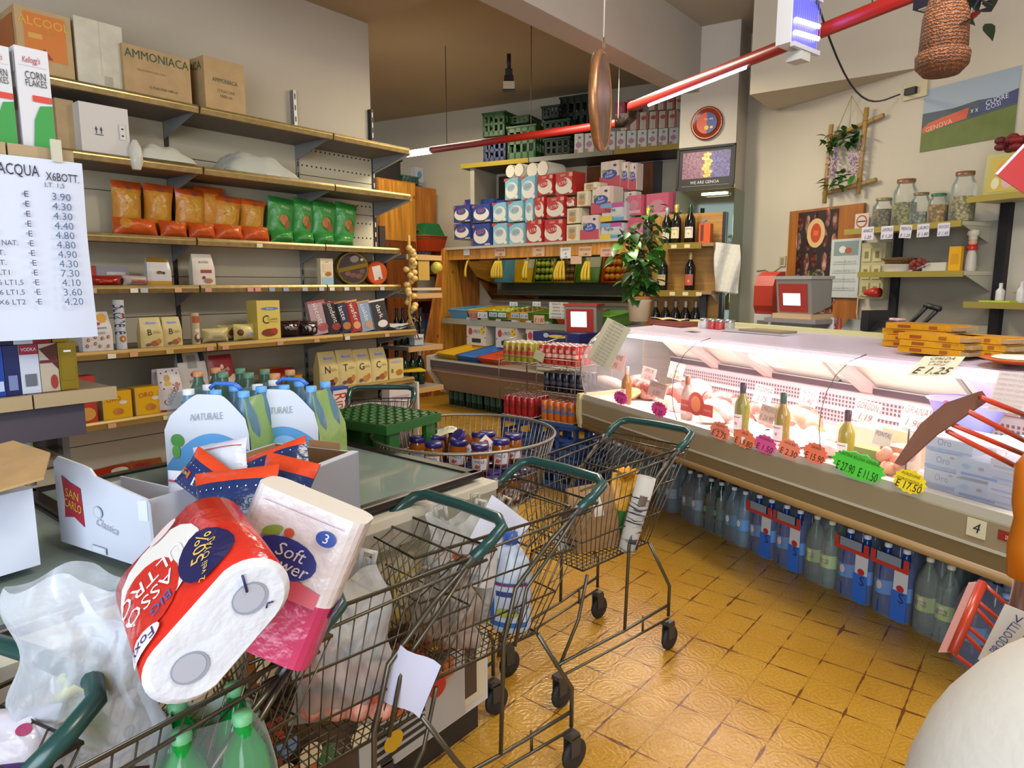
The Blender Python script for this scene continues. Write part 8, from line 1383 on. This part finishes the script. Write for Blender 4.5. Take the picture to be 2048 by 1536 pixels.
# boxed bottles
def bxx(X0, X1, zb, c, P, nm, y=.02, h=.14, rz=0, d=.07):
    s0, _ = NS.px(X0, 760, y); s1, _ = NS.px(X1, 760, y); mb = mk_carton(abs(s1-s0)*.96, h, d, c, P); on(NS, (s0+s1)/2, y+d/2, zb, mb, 'gift_box', nm, 'box', None, rz)
gm = mat('9a8028', .3, metal=.55); z1_ = 1.187
bxx(120, 158, z1_, gm, [('r', -.4, .2, .4, .9, mat('8a7420', .35, metal=.4)), ('r', -.2, .8, .2, .84, 'd8e0e8')], 'gold gift box at the right end of the near shelf, lower one'); bxx(82, 120, z1_, mat('a89a88', .35), [('p', [(-.5, .9), (.5, .45), (.5, 1)], K('4a2018')), ('r', -.5, .6, .5, .66, '5a2028'), ('e', .2, .2, .2, .15, '8a2c24')], 'cream and brown box with a red band, lower one left of the gold box'); bxx(42, 82, z1_, mat('b4b8c4', .35), [('r', -.5, .8, .5, 1, '8a2030'), ('t', 'VODKA', 0, .9, .07, 'd0c8cc', 0, .8), ('r', -.3, .15, .3, .4, '5a5e68')], 'silver grey box with dark red top band, lower one'); bxx(10, 42, z1_, mat('1c2450', .3), [('r', -.3, .1, .3, .4, '6a74a0')], 'dark navy box, lower one beside the silver box'); bxx(-18, 10, z1_, mat('1c3c8a', .3), [('r', -.2, .1, .4, .3, 'a8b4d0')], 'bright blue box at the left picture edge')
z2_ = z1_+.142
bxx(112, 146, z2_, gm, [('r', -.4, .3, .4, .9, mat('8a7420', .35, metal=.4))], 'gold gift box stacked on the right end, under the hanging sheet'); bxx(74, 110, z2_, mat('9a8a80', .35), [('r', -.5, 0, .5, .4, '8a1c20')], 'brown and red box in the upper row under the hanging sheet'); bxx(34, 74, z2_, mat('b8bcc4', .3), [('r', -.3, .2, .3, .4, '6a6e78')], 'silver box in the upper row under the hanging sheet'); bxx(4, 34, z2_, mat('201838', .3), [], 'blackish violet box in the upper row under the hanging sheet')
mb = mk_carton(.07, .13, .05, mat('4a2068', .35), [('r', -.4, .1, .5, .9, '8aa83c'), ('r', -.3, .3, .4, .75, '9ab0c8')]); q_ = NS.px(32, 895, .1); on(NS, q_[0], .1, .98, mb, 'small_carton', 'small purple and green carton below the near shelf', 'box'); mb = MB(); mb.box(-.25, .06, -.02, .2, -.02, 0, mat('6a5a4a', .5)); on(NS, q_[0]+.05, .06, .98, mb, 'lower_board', 'small lower board of the near shelf carrying a purple carton', 'board')

# ================================================================ NEAR RIGHT: display rack, hanging red envelope, white sack
RK = Fr(tuple(atd(2040, 1000, 1.25))[:2], -40)
rk2 = empty('card_rack', 'metal display rack with red wire pockets at the right edge, seen very close', 'rack', RK.M())
def pw(X, Y, d): r = ray(X, Y); v = r*(d/r.y); return RK.M().inverted() @ Vector((v.x, v.y, CH+v.z))
m_rw = mat('a8341c', .3); mb = MB(); mb.tube([pw(2052, 1135, 1.25), pw(1990, 1500, 1.25)], .017, mat('8a6a5c', .25, metal=.6), 12); mb.tube([pw(2052, 1135, 1.25), pw(2075, 700, 1.25)], .012, mat('8a6a5c', .25, metal=.6), 10); mb.build('pole', rk2)
mb = MB(); a, b, c, d = pw(1955, 785, 1.22), pw(1968, 800, 1.24), pw(1812, 928, 1.15), pw(1795, 918, 1.13); 
for i in range(2):
    a, c = (pw(1958, 790, 1.25), pw(1800, 925, 1.15)); 
P4 = [pw(x, y, 1.15+(x-1790)*.0006) for x, y in [(1958, 783), (1972, 802), (1908, 846), (1868, 872), (1802, 932), (1788, 926), (1840, 848), (1890, 806)]]; n4 = len(P4); mb.add(P4+[p+Vector((.004, .012, 0)) for p in P4], [tuple(range(n4)), tuple(range(2*n4-1, n4-1, -1))]+[(i, i+n4, (i+1) % n4+n4, (i+1) % n4) for i in range(n4)], mat('6a4434', .6, kind='card')); mb.build('upper_edge', rk2)
mb = MB()
for y0, y1 in ((795, 850), (822, 905), (850, 930), (862, 965)): mb.tube([pw(1962-(y0-795)*1.0, y0, 1.24), pw(2075, y1-10, 1.3)], .0052, m_rw, 6)
mb.build('upper_wires', rk2)
mb = MB(); p0, p1 = pw(1965, 1165, 1.22), pw(1905, 1305, 1.15); mb.tube([p0, p1], .009, m_rw, 6); q0, q1 = pw(1950, 1160, 1.24), pw(1888, 1312, 1.17)
pts = [q0, q1, q1+Vector((.0, .004, .0)), q0+Vector((0, .004, 0))]; e_ = (p1-p0).normalized(); sd = Vector((-.022, 0, -.008)); mb.add([p0, p1, p1+sd, p0+sd, p0+Vector((0, .006, 0)), p1+Vector((0, .006, 0)), p1+sd+Vector((0, .006, 0)), p0+sd+Vector((0, .006, 0))], [(0, 1, 2, 3), (7, 6, 5, 4), (0, 3, 7, 4), (1, 5, 6, 2), (2, 6, 7, 3)], mat('a8746c', .5)); mb.build('lower_board', rk2)
mb = MB()
for t, y1 in ((.0, 1225), (.25, 1265), (.33, 1300), (.6, 1335), (.7, 1370), (1, 1400)): s_ = Vector(p0).lerp(Vector(p1), t); mb.tube([s_, pw(2030, y1, 1.2)], .0042, m_rw, 6)
mb.build('lower_wires', rk2)
mb = MB(); mb.lathe([(.001, -.1), (.03, -.09), (.034, -.03), (.028, .02), (.034, .05), (.036, .12), (.02, .15), (.001, .16)], mat('b8640c', .35), 18); q_ = pw(2062, 1062, 1.2); tag(mb.build('orange_packet', None, Matrix.Translation(RK.M() @ q_)), 'orange rounded packet hanging on the rack at the right edge', 'packet')
mb = MB(); mb.box(-.022, .022, -.002, 0, -.06, .06, mat('c8c4bc', .6)); mb.prints(wflat(.044, .12, -.002, -.06), [('t', 'V', .1, .85, .12, '24306a'), ('t', 'PRODOTTI', 0, .5, .12, '3c4684', 80, 1.6), ('t', 'E 1', .1, .25, .1, '24306a', 80)]); tag(mb.build('hand_tag', None, Matrix.Translation(RK.M() @ pw(2010, 1275, 1.15)) @ RZ(-30) @ RY(15)), 'white handwritten tag on the rack pole', 'tag')
mb = MB(); mb.box(-.05, .05, -.004, .004, -.05, .05, mat('a81c18', .35)); mb.box(-.053, -.047, -.005, .005, -.05, .05, mat('c8c0c8', .4)); q_ = Vector((0, 0, CH))+ray(2052, 340)*1.9; tag(mb.build('red_envelope', None, Matrix.Translation(q_) @ RZ(-20) @ RY(38)), 'bright red square packet hanging at the right edge near the top', 'packet')
mb = MB(); mb.tube([(0, 0, .12), (.0, .0, 1.9)], .002, '8a8480', 4); tag(mb.build('hanging_string', None, Matrix.Translation(q_)), 'thin string from which the red packet hangs', 'string')
# white rounded sack in the lower right corner
mb = MB(); NU, NV = 40, 24; m_sk = mat('c6c2ba', .7, kind='plaster')
def sk(u, v, e): a = 2*math.pi*u; b = math.pi*v; rr = 1+.03*math.sin(3*a+1)+.02*math.sin(5*b+2*a); return (.30*math.sin(b)*math.cos(a)*rr, .24*math.sin(b)*math.sin(a)*rr, -.34*math.cos(b)*rr)
mb.grid(sk, 0, 1, 0, 1, m_sk, NU, NV); q_ = Vector((.80, .72, .77)); tag(mb.build('white_sack', None, Matrix.Translation(q_)), 'smooth white rounded sack very close in the lower right corner', 'sack')
